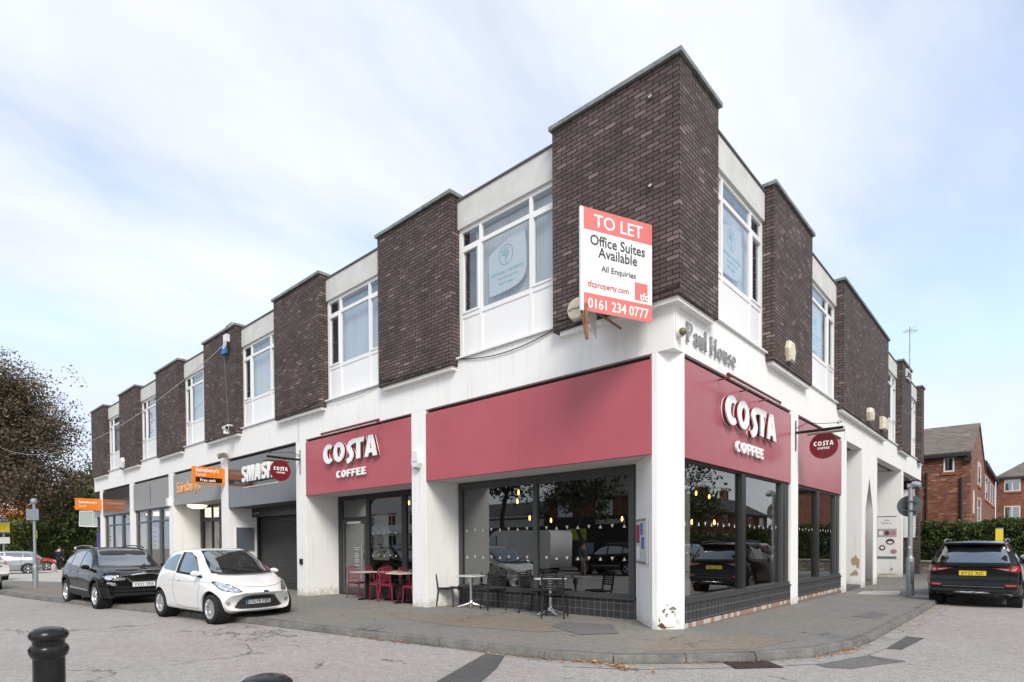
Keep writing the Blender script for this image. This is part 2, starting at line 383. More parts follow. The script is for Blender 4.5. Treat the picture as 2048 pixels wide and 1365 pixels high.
# kerb stones
def resample(path, L):
    out = [Vector(path[0])]; acc = 0
    pts = [Vector(p) for p in path]
    segs = [(pts[i], pts[i+1]) for i in range(len(pts)-1)]
    tot = sum((b-a).length for a, b in segs); n = int(tot/L)
    res = []
    for k in range(n+1):
        d = k*tot/n
        for a, b in segs:
            ll = (b-a).length
            if d <= ll+1e-6: res.append(a.lerp(b, min(1, d/ll))); break
            d -= ll
        else: res.append(pts[-1])
    return res
# smooth the kerb path
def catmull(P, n=6):
    P = [Vector(p) for p in P]; out = []
    for i in range(len(P)-1):
        p0 = P[max(i-1, 0)]; p1 = P[i]; p2 = P[i+1]; p3 = P[min(i+2, len(P)-1)]
        for k in range(n):
            t = k/n; out.append(.5*((2*p1)+(p2-p0)*t+(2*p0-5*p1+4*p2-p3)*t*t+(3*p1-p0-3*p2+p3)*t**3))
    out.append(P[-1]); return out
ks = resample([tuple(p) for p in KERB], .915)
mb = MB(); rk = random.Random(3)
for i in range(len(ks)-1):
    a, b = ks[i], ks[i+1]; t = (b-a).normalized(); nrm = Vector((-t.y, t.x)); g = .007
    jit = rk.uniform(-.012, .010); j2 = rk.uniform(-.008, .008); tw = rk.uniform(-.006, .006)
    prof = [(0+j2, -.3), (-.01+j2, -.085), (.012+j2, -.012), (.028+j2, .004), (KW+.006, .004), (KW+.006, -.3)]
    vs = []
    for e, q in ((0, a+t*g), (1, b-t*g)):
        for d, z in prof:
            p = q+nrm*d; vs.append((p.x, p.y, G(p.x, p.y)+z+(jit+(tw if e else -tw) if z > -.2 else 0)))
    n = len(prof)
    mb.add(vs, [tuple(range(n)), tuple(range(2*n-1, n-1, -1))]+[(k, k+n, (k+1) % n+n, (k+1) % n) for k in range(n)])
struct(mb.build('kerb', M_KERB))
# joint filler below the kerb line (dark mortar, also closes the gaps)
mb = MB()
for i in range(len(ks)-1):
    a, b = ks[i], ks[i+1]; t = (b-a).normalized(); nrm = Vector((-t.y, t.x))
    p = [a+nrm*.03, b+nrm*.03, b+nrm*(KW-.01), a+nrm*(KW-.01)]
    vs = [(q.x, q.y, G(q.x, q.y)-.3) for q in p]+[(q.x, q.y, G(q.x, q.y)-.014) for q in p]
    mb.add(vs, [(0, 3, 2, 1), (4, 5, 6, 7), (0, 1, 5, 4), (1, 2, 6, 5), (2, 3, 7, 6), (3, 0, 4, 7)])
struct(mb.build('kerb_joint', mat('joint_mortar', (.09, .08, .07), .95)))
# concrete gutter channel along the side street
gut_o = inset_path(KERB[12:], -.02); gut_i = inset_path(KERB[12:], -.30)
k2 = [i for i in range(len(gut_o))]
for a, b, off in ((0, 4, 0), (4, 5, .003), (5, 7, 0), (7, 9, .002), (9, 10, 0)):
    pl = gut_o[a:b+1]+gut_i[a:b+1][::-1]
    struct(ground_mesh('gutter', pl, RZ, .006+off, M_CONC, 1.0))
mb = MB()
# patches in the road and the pavement
struct(ground_mesh('road_patch', [(-.47, -4.75), (.02, -4.55), (-.62, -3.45), (-1.1, -2.78), (-1.42, -2.84)], RZ, .004, M_PATCH))
struct(ground_mesh('road_patch', [(2.12, -.60), (2.62, .36), (3.05, .25), (2.63, -.72), (2.38, -.85)], RZ, .005, M_PATCH2))
struct(ground_mesh('road_patch', [(2.66, 1.15), (2.70, 2.75), (2.95, 2.7), (2.86, 1.2)], RZ, .005, M_PATCH))
struct(ground_mesh('pavement_patch', [(-5.9, -1.2), (-3.4, -.15), (-1.9, -.35), (-1.15, -.55), (-1.6, -1.4), (-3.2, -1.75), (-5.0, -1.7)], G, .004, M_BROWN))
struct(ground_mesh('pavement_patch', [(-1.2, .05), (-.55, -.75), (-.95, -1.25), (-1.9, -.75), (-2.1, -.15)], G, .008, M_PATCH2))
struct(ground_mesh('pavement_patch', [(.5, -1.9), (.1, -.6), (.9, .6), (1.7, .3), (1.5, -.8)], G, .004, M_BROWN))
struct(ground_mesh('pavement_patch', [(1.6, 4.2), (2.0, 4.1), (2.1, 5.2), (1.7, 5.4)], G, .005, M_PATCH2))
struct(ground_mesh('pavement_patch', [(-24.9, -5.0), (-20.9, -4.8), (-17.8, -4.3), (-19.5, -3.2), (-24.3, -4.0)], G, .004, M_BROWN))
struct(ground_mesh('paving_slab', [(.35, 11.8), (1.2, 12.6), (1.42, 10.75), (.45, 10.45)], G, .006, M_PALE))
struct(ground_mesh('paving_slab', [(1.55, 11.2), (2.2, 11.4), (2.25, 10.4), (1.8, 10.2)], G, .006, M_PALE))
struct(ground_mesh('plaza_paving', [(-60, -5.6), (-34, -4.6), (-27.5, -2.6), (-20, -.8), (-13.5, -.5), (-13.5, -.06), (-60, -.06)], G, .004, M_PALE))
struct(ground_mesh('path', [(-60, -.06), (-35.5, -.06), (-35.5, 6), (-60, 6)], G, .004, M_PALE))
# manhole / gully cover
cv = thing('drain_cover', 'square rusty iron gully cover in the road at the corner kerb', 'drain cover', (1.60, -1.22, RZ(1.6, -1.22)+.006), R(47))
m_iron = mat('cast_iron', (.075, .055, .048), .6, metal=.5, var=.3, vscale=20)
mb = MB(); mb.box(-.30, .30, -.27, .27, 0, .008); mb.build('frame', m_iron, cv)
mb = MB()
for i in range(9):
    for j in range(8): mb.box(-.27+i*.06, -.27+i*.06+.042, -.24+j*.06, -.24+j*.06+.042, .009, .015)
mb.build('cover', mat('cast_iron_top', (.10, .075, .065), .55, metal=.5), cv)
# fallen leaves along the kerb
m_leaf = foliage_mat('dry_leaf', (.25, .10, .03), (.60, .28, .08), (.70, .50, .25), 8)
mb = MB(); rl = random.Random(11)
def leaf_at(x, y, s):
    z = RZ(x, y)+.012+rl.random()*.02; a = rl.random()*6.28; t = rl.uniform(-.5, .5)
    c, sn = math.cos(a), math.sin(a)
    pts = [(-s, 0, 0), (0, -s*.5, t*s), (s, 0, .2*s), (0, s*.5, -t*s*.3)]
    mb.add([(x+p[0]*c-p[1]*sn, y+p[0]*sn+p[1]*c, z+abs(p[2])) for p in pts], [(0, 1, 2, 3)])
for i in range(520):
    k = rl.uniform(8, len(KERB)-1.3); i0 = int(k); a = Vector(KERB[i0]); b = Vector(KERB[i0+1]); p = a.lerp(b, k-i0); t = (b-a).normalized()
    d = abs(rl.gauss(0, .05))+.02; dens = .35+.65*max(0, math.sin(k*2.3))
    if rl.random() < dens: leaf_at(p.x+t.y*d, p.y-t.x*d, rl.uniform(.016, .036))
for i in range(110): leaf_at(rl.gauss(.25, .28)+.15, rl.gauss(-2.42, .04)+.2*0-abs(rl.gauss(0, .05)), rl.uniform(.018, .04))
for i in range(90): leaf_at(2.5+abs(rl.gauss(0, .1)), rl.uniform(3, 9), rl.uniform(.018, .036))
for i in range(60): leaf_at(rl.uniform(-9, 5), rl.uniform(-8, -4), rl.uniform(.012, .025))
lv = mb.build('fallen_leaves', m_leaf); tag(lv, 'dry orange leaves scattered along the kerb gutter', 'leaves', kind='stuff')
# ---------------------------------------------------------------- the office building
BL = thing('office_building', 'two storey white corner building with dark brick panels and a row of ground floor shops', 'building', (0, 0, 0))
ZB, ZS = 4.49, 5.40      # bottom of the white band, window sill level
PR = .18
P1 = [(-2.28, None), (-7.67, -5.02), (-13.09, -10.39), (-18.66, -15.85), (-24.04, -21.24), (-29.55, -26.82), (-34.95, -32.33)]
P2 = [(4.156, 6.935), (10.075, 16.825), (19.916, 22.17), (25.27, 26.11)]
XE, YE = -35.3, 26.75
# concrete band above the shops
mb = MB(); mb.box(XE, 0, 0, .3, ZB, ZS-.02); mb.box(-.3, 0, .3, YE, ZB, ZS-.02)
mb.build('band', M_WHITE, BL)
mb = MB()
for x in (-12.0, ): mb.box(x, x+.02, -.003, .02, ZB, ZS-.02)
mb.box(-.02, .003, 11.0, 11.02, ZB, ZS-.02)
mb.build('expansion_joint', mat('joint_grey', (.25, .24, .23), .8), BL)
# upper wall core, roof and rear
mb = MB(); mb.box(XE+.2, -.35, .42, .62, ZS-.02, 8.7); mb.box(-.60, -.42, .62, YE-.2, ZS-.02, 8.7)
mb.build('inner_wall', mat('inner_wall', (.30, .30, .29), .9), BL)
mb = MB(); mb.box(XE+.05, -.3, .3, 12, 8.62, 8.70); mb.box(-12, -.3, 12, YE-.05, 8.62, 8.70)
mb.build('roof', mat('roof_felt', (.12, .12, .12), .9, bump=.3, bscale=30), BL)
mb = MB(); mb.box(XE, XE+.25, .3, 12, -.3, 8.7); mb.box(XE+.25, -12, 11.8, 12, -.3, 8.7); mb.box(-12.2, -12, 12, YE, -.3, 8.7); mb.box(-12, -.5, YE-.25, YE, ZB, 8.7)
mb.build('rear_wall', M_BRICK, BL)
mb = MB(); mb.box(XE+.25, -.5, .62, 11.8, 4.50, 4.7); mb.box(-12, -.5, 11.8, YE-.25, 4.50, 4.7)
mb.build('ceiling_slab', mat('soffit_paint', (.52, .51, .49), .8), BL)

def brick_panel(F, u0, u1, poly=None):
    mb = MB()
    if poly: mb.prism(poly, 5.24, 8.855)
    else: F.box(mb, u0, u1, -.35, PR, 5.24, 8.855)
    o = mb.build('brick_panel', M_BRICK, BL)
    mb = MB()
    if poly: mb.prism([(-2.33, -.235), (.235, -.235), (.235, 1.335), (-.30, 1.335), (-.30, .30), (-2.33, .30)], 8.855, 8.925)
    else:
        k = 3 if u1-u0 > 4 else 2
        for i in range(k):
            a = u0-.05+(u1-u0+.1)*i/k; b = u0-.05+(u1-u0+.1)*(i+1)/k
            F.box(mb, a, b-.006, -.30, PR+.055, 8.855, 8.925+.004*(i % 2))
    mb.build('coping', M_LEAD, o)
    mb = MB()
    if poly: mb.prism([(-2.16, -.13), (.13, -.13), (.13, 1.21), (-.12, 1.21), (-.12, .12), (-2.16, .12)], 5.165, 5.239)
    else: F.box(mb, u0+.10, u1-.04, -.1, PR-.045, 5.165, 5.239)
    mb.build('ledge', M_WHITE, o)
for a, b in P1[1:]: brick_panel(FL, a, b)
for a, b in P2: brick_panel(FR, a, b)
brick_panel(None, 0, 0, [(-2.28, -PR), (PR, -PR), (PR, 1.285), (-.3, 1.285), (-.3, .3), (-2.28, .3)])

M_BLIND = mat('pale_blind', (.68, .68, .69), .8, var=.03, vscale=1)
M_CURT = mat('net_curtain', (.34, .35, .37), .9)
def upper_window(F, u0, u1, seed, rev=False):
    rr = random.Random(seed)
    # parapet panel above
    mb = MB(); F.box(mb, u0+.005, u1-.005, -.3, -.015, 8.16, 8.75); par = mb.build('parapet', M_PARA, BL)
    mb = MB(); F.box(mb, u0+.005, u1-.005, -.32, .012, 8.752, 8.79); mb.build('flashing', mat('dark_flashing', (.10, .10, .10), .6), par)
    w = u1-u0; fr = [0, .235, .735, 1] if not rev else [0, .265, .765, 1]
    us = [u0+w*f for f in fr]; D0, D1 = -.13, -.07   # frame depth behind the band face
    z0, z1, zt, z2 = 6.27, 8.16, 7.74, 8.08
    mb = MB(); fw = .035
    F.box(mb, us[0], us[3], D0, D1, z2, z1); F.box(mb, us[0], us[3], D0, D1, zt-.04, zt+.04); F.box(mb, us[0], us[3], D0, D1, z0-.02, z0+.075)
    for i, u in enumerate(us):
        a = u-fw if 0 < i < 3 else (u if i == 0 else u-.09); b = u+fw if 0 < i < 3 else (u+.09 if i == 0 else u)
        F.box(mb, a, b, D0+.004, D1+.004, ZS+.02, z1-.003)
    for i in (0, 2):  # opening sashes
        a = us[i]+(.09 if i == 0 else fw); b = us[i+1]-(.09 if i == 2 else fw)
        for q in ((a, a+.045, z0+.075, zt-.04), (b-.045, b, z0+.075, zt-.04), (a+.045, b-.045, z0+.075, z0+.12), (a+.045, b-.045, zt-.085, zt-.04)):
            F.box(mb, q[0], q[1], D0+.01, D1+.016, q[2], q[3])
    win = mb.build('window', M_UPVC, BL)
    mb = MB(); F.box(mb, us[0]+.02, us[3]-.02, D0+.026, D0+.030, z0, z2+.02); mb.build('pane', M_UGLASS, win)
    mb = MB(); F.box(mb, us[0]+.09, us[1]-fw, D0+.02, D1-.015, ZS+.03, z0-.02); F.box(mb, us[1]+fw, us[2]-fw, D0+.02, D1-.015, ZS+.03, z0-.02); F.box(mb, us[2]+fw, us[3]-.09, D0+.02, D1-.015, ZS+.03, z0-.02)
    mb.build('spandrel_panel', M_UPVC, win)
    mb = MB(); F.box(mb, us[0]-.04, us[3]+.0, -.12, .055, ZS-.018, ZS+.018); mb.build('sill', M_UPVC, win)
    # blinds behind the glass: vertical slats leaving a dark gap at one side
    mb = MB(); g = .20 if not rev else 0; g2 = .20 if rev else 0
    u = us[0]+.12+g
    while u < us[3]-.12-g2:
        a = .02*math.sin(u*9)
        F.box(mb, u, u+.083, D0-.14+a*.3, D0-.136+a*.3, z0, z2); u += .088
    mb.build('blind', M_BLIND, win)
    return us
gl = [(P1[1][1], -2.28), (P1[2][1], P1[1][0]), (P1[3][1], P1[2][0]), (P1[4][1], P1[3][0]), (P1[5][1], P1[4][0]), (P1[6][1], P1[5][0])]
UW = [upper_window(FL, a, b, i) for i, (a, b) in enumerate(gl)]
gr = [(1.285, 4.156), (6.935, 10.075), (16.825, 19.916), (22.17, 25.27)]
UWR = [upper_window(FR, a, b, i+9, True) for i, (a, b) in enumerate(gr)]

# pillars
COLS = [(-6.64, -6.12, .42), (-12.15, -11.58, .9), (-17.67, -17.05, .0), (-23.17, -22.6, 0), (-28.72, -28.1, 0), (-34.2, -33.6, 0)]
for i, (a, b, q) in enumerate(COLS):
    mb = MB()
    mb.box(a, b, 0, 1.16 if i < 4 else .5, G(a, 0)-.2, ZB-.001); mb.build('pillar', M_WHITE, BL, bevel=.006)
mb = MB(); mb.prism([(-.39, 0), (-.30, 0), (0, .32), (0, .36), (-.28, .36), (-.28, 1.16), (-1.40, 1.16)], -.25, ZB-.001)
mb.build('corner_pillar', M_WHITE, BL)
# worn plaster patches low on the corner pillar (its chamfered face)
ch = Vector((.30, .32, 0)).normalized(); chn = Vector((.32, -.30, 0)).normalized()
mpl = mat('bare_render', (.22, .19, .155), .95, bump=.6, bscale=40, var=.3, vscale=20)
mdk = mat('bare_brick_hole', (.10, .055, .04), .95, bump=.6, bscale=40)
def blob(cx, cz, rx, rz, seed, m, name='worn_patch', org=Vector((-.30, 0, 0)), rt=ch, nrm=chn, par=BL):
    rr = random.Random(seed); n = 26; me = bpy.data.meshes.new(name)
    ph = [rr.random()*6.28 for _ in range(4)]
    vs = []
    for k in range(n):
        a = 2*math.pi*k/n; q = 1+.28*math.sin(2*a+ph[0])+.2*math.sin(3*a+ph[1])+.13*math.sin(5*a+ph[2])+rr.uniform(-.08, .08)
        u = cx+rx*q*math.cos(a); z = cz+rz*q*math.sin(a)
        vs.append(org+rt*u+UP*z+nrm*.0035)
    me.from_pydata([tuple(v) for v in vs], [], [tuple(range(n))]); me.materials.append(m)
    return link(name, me, par)
for i, (cx, cz, rx, rz) in enumerate([(.11, .30, .022, .045), (.155, .235, .02, .032), (.26, .34, .045, .035), (.255, .285, .018, .026), (.295, .245, .010, .038), (.165, .395, .012, .012), (.035, .15, .012, .05), (.20, .035, .07, .007)]): blob(cx, cz, rx, rz, i+1, mpl)
blob(.075, .055, .065, .038, 33, mdk)
# shop bay fronts --------------------------------------------------
M_SOF = mat('soffit_white', (.60, .585, .56), .8)
M_GAPSHADE = mat('gap_shade', (.035, .03, .028), .9)  # near-black lintels paint in the shade of the gap above the fascias
def soffit(u0, u1, z, F=FL, d1=1.14, m=None):
    mb = MB(); F.box(mb, u0, u1, -d1, -.085, z, z+.06); mb.build('soffit', m or M_SOF, BL)
    mb = MB(); F.box(mb, u0, u1, -.30, -.10, z+.06, ZB-.002); mb.build('lintel', M_GAPSHADE, BL)
soffit(-6.12, -.385, 2.88); soffit(-11.58, -6.64, 2.88)
soffit(-17.05, -12.15, 2.76, m=mat('soffit_dark', (.10, .10, .10), .6)); soffit(-22.6, -17.67, 3.14, m=mat('soffit_grey', (.38, .37, .36), .7))
soffit(-28.1, -23.17, 3.13, d1=.40, m=M_ALU); soffit(-33.6, -28.72, 3.10, d1=.40, m=M_ALU)
soffit(-35.25, -34.2, 3.06, d1=.40, m=M_ALU)
mb = MB(); mb.box(-.30, -.06, .36, 5.915, 2.84, ZB-.002); mb.box(-.30, -.06, 6.466, 10.69, 2.84, ZB-.002); mb.build('lintel', M_GAPSHADE, BL)

def tile_mat():
    m = bpy.data.materials.new('grey_tile'); t = nt(m); n = t.nodes; l = t.links; b = n['Principled BSDF']
    geo = n.new('ShaderNodeNewGeometry'); sep = n.new('ShaderNodeSeparateXYZ'); l.new(geo.outputs['Position'], sep.inputs[0])
    ad = n.new('ShaderNodeMath'); ad.operation = 'ADD'; l.new(sep.outputs[0], ad.inputs[0]); l.new(sep.outputs[1], ad.inputs[1])
    cb = n.new('ShaderNodeCombineXYZ'); l.new(ad.outputs[0], cb.inputs[0]); l.new(sep.outputs[2], cb.inputs[1])
    mp = n.new('ShaderNodeMapping'); mp.inputs['Location'].default_value = (0, .032, 0); l.new(cb.outputs[0], mp.inputs[0])
    br = n.new('ShaderNodeTexBrick'); br.offset = 0; l.new(mp.outputs[0], br.inputs['Vector']); br.inputs['Scale'].default_value = 1
    br.inputs['Brick Width'].default_value = .15; br.inputs['Row Height'].default_value = .15; br.inputs['Mortar Size'].default_value = .0035; br.inputs['Mortar Smooth'].default_value = 0
    br.inputs['Color1'].default_value = (.032, .030, .033, 1); br.inputs['Color2'].default_value = (.048, .045, .048, 1); br.inputs['Mortar'].default_value = (.21, .205, .20, 1)
    l.new(br.outputs['Color'], b.inputs['Base Color']); b.inputs['Roughness'].default_value = .5
    return m
M_TILE = tile_mat()
# bay A: wide cafe window
def frame_rect(mb, F, u0, u1, d, z0, z1, t, th=.06, mi=0):
    F.box(mb, u0, u0+t, d-th, d, z0, z1, mi); F.box(mb, u1-t, u1, d-th, d, z0, z1, mi); F.box(mb, u0+t, u1-t, d-th, d, z1-t, z1, mi); F.box(mb, u0+t, u1-t, d-th, d, z0, z0+t, mi)
mb = MB(); frame_rect(mb, FL, -6.11, -1.29, -1.0, .385, 2.875, .06); FL.box(mb, -6.11, -1.29, -1.07, -.992, 2.70, 2.82)
FL.box(mb, -3.76, -3.65, -1.065, -.985, .44, 2.82); FL.box(mb, -1.42, -1.30, -1.065, -.99, .44, 2.82); FL.box(mb, -6.10, -5.99, -1.065, -.99, .44, 2.82)
wA = mb.build('shop_window', M_ALU, BL)
mb = MB(); FL.box(mb, -6.08, -1.30, -1.04, -1.032, .40, 2.86); mb.build('pane', M_GLASS, wA)
mb = MB(); FL.box(mb, -6.118, -1.27, -1.0, -.93, .345, .385); FL.box(mb, -6.118, -1.27, -1.0, -.962, .385, .42); mb.build('sill', M_ALU, wA)
mb = MB(); FL.box(mb, -6.115, -1.275, -1.1, -.985, -.2, .345); mb.build('tiled_plinth', M_TILE, wA)
# white triangle stickers across the cafe glass
mst = mat('white_sticker', (.50, .50, .48), .6)
def triangles(F, u0, u1, d, z, par, step=.27, seed=0):
    mb = MB(); u = u0; k = 0
    while u < u1:
        up = k % 2 == 0; s = .038; h = .070
        a = F.p(u-s, d, z-h/2 if up else z+h/2); b = F.p(u+s, d, z-h/2 if up else z+h/2); c = F.p(u, d, z+h/2 if up else z-h/2)
        mb.add([a, b, c], [(0, 1, 2)]); u += step; k += 1
    mb.build('sticker_row', mst, par)
for z in (1.74, 1.11): triangles(FL, -5.85, -1.5, -1.03, z, wA)
# bay B: door and window
mb = MB(); 
FL.box(mb, -11.58, -11.36, -1.11, -1.05, -.2, 2.88); FL.box(mb, -11.36, -6.64, -1.11, -1.05, 2.74, 2.88)
FL.box(mb, -10.10, -9.93, -1.11, -1.045, -.2, 2.74); FL.box(mb, -8.42, -8.22, -1.11, -1.045, .3, 2.74); FL.box(mb, -11.36, -10.10, -1.11, -1.05, 2.16, 2.24); FL.box(mb, -9.93, -6.64, -1.11, -1.03, .28, .34); FL.box(mb, -6.78, -6.64, -1.11, -1.05, .3, 2.74)
wB = mb.build('shop_window', M_ALUD, BL)
mb = MB(); FL.box(mb, -9.93, -8.42, -1.085, -1.078, .34, 2.74); FL.box(mb, -8.22, -6.78, -1.085, -1.078, .34, 2.74); FL.box(mb, -11.36, -10.10, -1.085, -1.078, 2.24, 2.74); mb.build('pane', M_GLASS, wB)
mb = MB(); FL.box(mb, -9.93, -6.64, -1.12, -1.06, -.25, .28); mb.build('tiled_plinth', M_TILE, wB)
for z in (1.74, 1.11): triangles(FL, -9.8, -8.5, -1.076, z, wB)
mb = MB(); frame_rect(mb, FL, -11.34, -10.12, -1.055, -.05, 2.15, .09, .045); FL.box(mb, -11.25, -10.21, -1.10, -1.056, -.05, .16); dB = mb.build('door', M_ALU, BL)
mb = MB(); FL.box(mb, -11.25, -10.21, -1.085, -1.078, .04, 2.06); mb.build('pane', M_GLASS, dB)
mb = MB(); mb.tube([(-10.23, .99, .35), (-10.23, .99, 1.45)], .018, 10); FL.box(mb, -10.245, -10.215, -1.06, -.99, .4, .43); FL.box(mb, -10.245, -10.215, -1.06, -.99, 1.37, 1.40); FL.box(mb, -10.32, -10.24, -1.058, -1.035, .98, 1.16); mb.build('handle', M_STEEL, dB)
mb = MB(); FL.box(mb, -11.0, -10.3, -1.05, -1.0, 2.04, 2.10); mb.build('door_closer', M_STEEL, dB)
mb = MB()
for k, (z, w) in enumerate([(1.32, .28), (1.26, .2), (1.15, .22), (1.09, .24), (1.03, .2), (.96, .24), (.90, .2), (.80, .26), (.70, .18)]): FL.box(mb, -10.62-w/2, -10.62+w/2, -1.0765, -1.075, z, z+.022)
mb.build('notice_text', mst, dB)
# bay C: shutter
m_sh = mat('shutter_slat', (.055, .053, .052), .45, metal=.3)
mb = MB()
z = -.2; vs = []; n = 0
prof = []
while z < 2.45:
    for dz, dd in ((0, 0), (.010, .016), (.045, .020), (.062, .012), (.072, 0)): prof.append((z+dz, dd))
    z += .075
for zz, dd in prof: vs += [(-17.0, 1.10-dd, zz), (-12.15, 1.10-dd, zz)]
mb.add(vs, [(2*i, 2*i+1, 2*i+3, 2*i+2) for i in range(len(prof)-1)])
sh = mb.build('roller_shutter', m_sh, BL)
mb = MB(); FL.box(mb, -17.04, -12.15, -1.14, -.82, 2.44, 2.755); mb.build('shutter_box', mat('shutter_box', (.02, .02, .02), .35), sh)
mb = MB(); FL.box(mb, -17.045, -16.93, -1.12, -1.0, -.2, 2.44); mb.build('guide_rail', M_BLACKP, sh)
text('0161 637 4028', .085, mst, (-16.95, .817, 2.55), (1, 0, 0), UP, sh, bold=.002)
# bay D: supermarket entrance
mb = MB(); FL.box(mb, -22.6, -22.35, -1.14, -1.04, -.3, 3.14); FL.box(mb, -22.35, -17.67, -1.14, -1.04, 2.44, 2.60); FL.box(mb, -22.35, -17.67, -1.14, -1.04, 3.04, 3.14)
for u in (-20.6, -19.2): FL.box(mb, u, u+.22, -1.13, -1.045, -.3, 3.04)
for u in (-21.4, -18.4): FL.box(mb, u, u+.06, -1.12, -1.05, -.3, 3.04)
wD = mb.build('shop_window', M_ALUD, BL)
mb = MB(); FL.box(mb, -22.35, -20.6, -1.10, -1.092, -.2, 3.04); FL.box(mb, -18.98, -17.67, -1.10, -1.092, -.2, 3.04); FL.box(mb, -20.38, -19.2, -1.10, -1.092, 2.6, 3.04); mb.build('pane', M_GLASS, wD)
# bays E and F: shop windows
def shopwin(u0, u1, muls, zt=2.54, ztop=3.13, d=-.10):
    mb = MB(); FL.box(mb, u0, u0+.32, d-.08, d, -.35, ztop); FL.box(mb, u0, u1, d-.08, d, ztop-.08, ztop); FL.box(mb, u0, u1, d-.08, d+.01, zt-.035, zt+.035); FL.box(mb, u0, u1, d-.08, d, -.35, .35); FL.box(mb, u1-.1, u1, d-.08, d, .35, ztop-.08)
    for a, b in muls: FL.box(mb, a, b, d-.15, d+.006, .35, ztop-.08)
    w = mb.build('shop_window', M_ALU, BL)
    mb = MB(); FL.box(mb, u0+.3, u1-.08, d-.045, d-.038, .33, ztop-.06); mb.build('pane', M_GLASS, w)
    return w
wE = shopwin(-28.1, -23.17, [(-26.40, -26.08), (-24.72, -24.40)])
wF = shopwin(-33.6, -28.72, [(-32.1, -32.0), (-30.46, -30.16)], ztop=3.10)
wG = shopwin(-35.28, -34.2, [], ztop=3.06)
# right facade bays
def bay_right(u0, u1, muls, grey_end):
    mb = MB(); FR.box(mb, u0, u1, -.16, -.06, 2.76, 2.84); FR.box(mb, u0, u0+.05, -.16, -.06, .44, 2.76)
    FR.box(mb, u1-.32, u1, -.16, -.055, .44, 2.76)
    for a, b in muls: FR.box(mb, a, b, -.16, -.045, .50, 2.76)
    w = mb.build('shop_window', M_ALUD, BL)
    mb = MB(); FR.box(mb, u0, u1, -.16, .015, .405, .435); FR.box(mb, u0, u1, -.16, -.02, .435, .50); mb.build('sill', M_ALU, w)
    mb = MB(); FR.box(mb, u1-.52, u1-.38, -.14, -.05, .50, 2.76); mb.build('jamb', M_ALU, w)
    mb = MB(); FR.box(mb, u0+.05, u1-.32, -.12, -.112, .48, 2.78); mb.build('pane', M_GLASS, w)
    mb = MB(); FR.box(mb, u0, u1, -.2, -.008, .085, .405); mb.build('tiled_plinth', M_TILE, w)
    mb = MB(); rr = random.Random(int(u0*10))
    u = u0
    while u < u1-.01:
        e = min(u1, u+.15); FR.box(mb, u, e-.004, -.2, -.006, .0, .080, 0 if rr.random() < .5 else 1); u = e
    FR.box(mb, u0, u1, -.2, .004, -.3, -.002, 2)
    mb.build('old_tiles', [mat('old_white_tile', (.52, .48, .44), .4), mat('old_pink_tile', (.33, .21, .15), .5, var=.3, vscale=30), mat('old_brick', (.20, .15, .12), .9)], w)
    return w
wR = bay_right(.36, 5.915, [(2.97, 3.19)], True)
wR2 = bay_right(6.466, 10.69, [(8.25, 8.5)], True)
triangles(FR, .6, 5.4, -.108, 1.74, wR, .27); triangles(FR, 6.7, 10.2, -.108, 1.74, wR2, .27)
for a, b in ((5.915, 6.466), (10.69, 11.31)):
    mb = MB(); mb.box(-.5, 0, a, b, -.3, ZB-.001); mb.build('pillar', M_WHITE, BL, bevel=.006)
# recess with a pointed arch screen wall
mb = MB(); mb.box(-3.2, 0, 13.38, 13.66, -.3, ZB-.001); mb.build('screen_wall', M_WHITE, BL)
mb = MB()
def arch_panel(y0, y1, a0, a1, zs, za):
    o = [(y0, -.3), (a0, -.3), (a0, zs), ((a0+a1)/2, za), (a1, zs), (a1, -.3), (y1, -.3), (y1, ZB-.001), (y0, ZB-.001)]
    for x0, x1 in ((-.28, -.002),):
        n = len(o); vs = [(x1, y, z) for y, z in o]+[(x0, y, z) for y, z in o]
        cu = [[(y, z) for y, z in o]]
        me = curve_mesh(cu, (x1-x0)/2)
        me.transform(plane_matrix(((x0+x1)/2, 0, 0), (0, 1, 0), UP))
        me.materials.append(M_WHITE); return link('arch_screen', me, BL)
arch_panel(13.662, 15.89, 13.95, 15.2, 2.50, 3.62)
mb = MB(); mb.box(-3.2, -.5, 15.61, 15.885, -.3, ZB-.001); mb.box(-3.2, -3.0, 11.31, 13.38, -.3, ZB-.001); mb.box(-3.2, -3.0, 15.885, 21.04, -.3, ZB-.001); mb.box(-2.2, -2.1, 13.66, 15.61, -.3, ZB-.001); mb.build('recess_wall', M_WHITE, BL)
mb = MB(); mb.box(-3.0, -.02, 11.31, 15.4, -.3, .02); mb.box(-3.0, -.0, 11.31, 13.0, -.3, .018); mb.build('step', M_PATCH2, BL)
mb = MB(); mb.box(-.9, 0, 21.04, 21.5, -.3, ZB-.001); mb.build('pillar', M_WHITE, BL)
mb = MB(); mb.box(-2.6, -1.2, 20.98, 21.2, -.3, ZB-.001); mb.build('pillar', M_ALUD, BL)
mb = MB(); mb.box(-4, -.012, 26.2, 26.75, -.3, ZB-.003); mb.build('end_wall', M_BRICK, BL)
blob(0, 0, .10, .22, 71, mat('bare_render_tan', (.42, .32, .20), .9, bump=.4), org=Vector((-.17, 13.38, .78)), rt=Vector((1, 0, 0)), nrm=Vector((0, -1, 0)))
blob(0, 0, .13, .07, 74, MATS['bare_render_tan'], org=Vector((-.20, 13.38, .38)), rt=Vector((1, 0, 0)), nrm=Vector((0, -1, 0)))
blob(0, 0, .07, .05, 77, MATS['bare_render_tan'], org=Vector((-.35, 21.04, .25)), rt=Vector((1, 0, 0)), nrm=Vector((0, -1, 0)))
blob(0, 0, .3, .03, 79, MATS['bare_render_tan'], org=Vector((-.5, 21.04, .02)), rt=Vector((1, 0, 0)), nrm=Vector((0, -1, 0)))
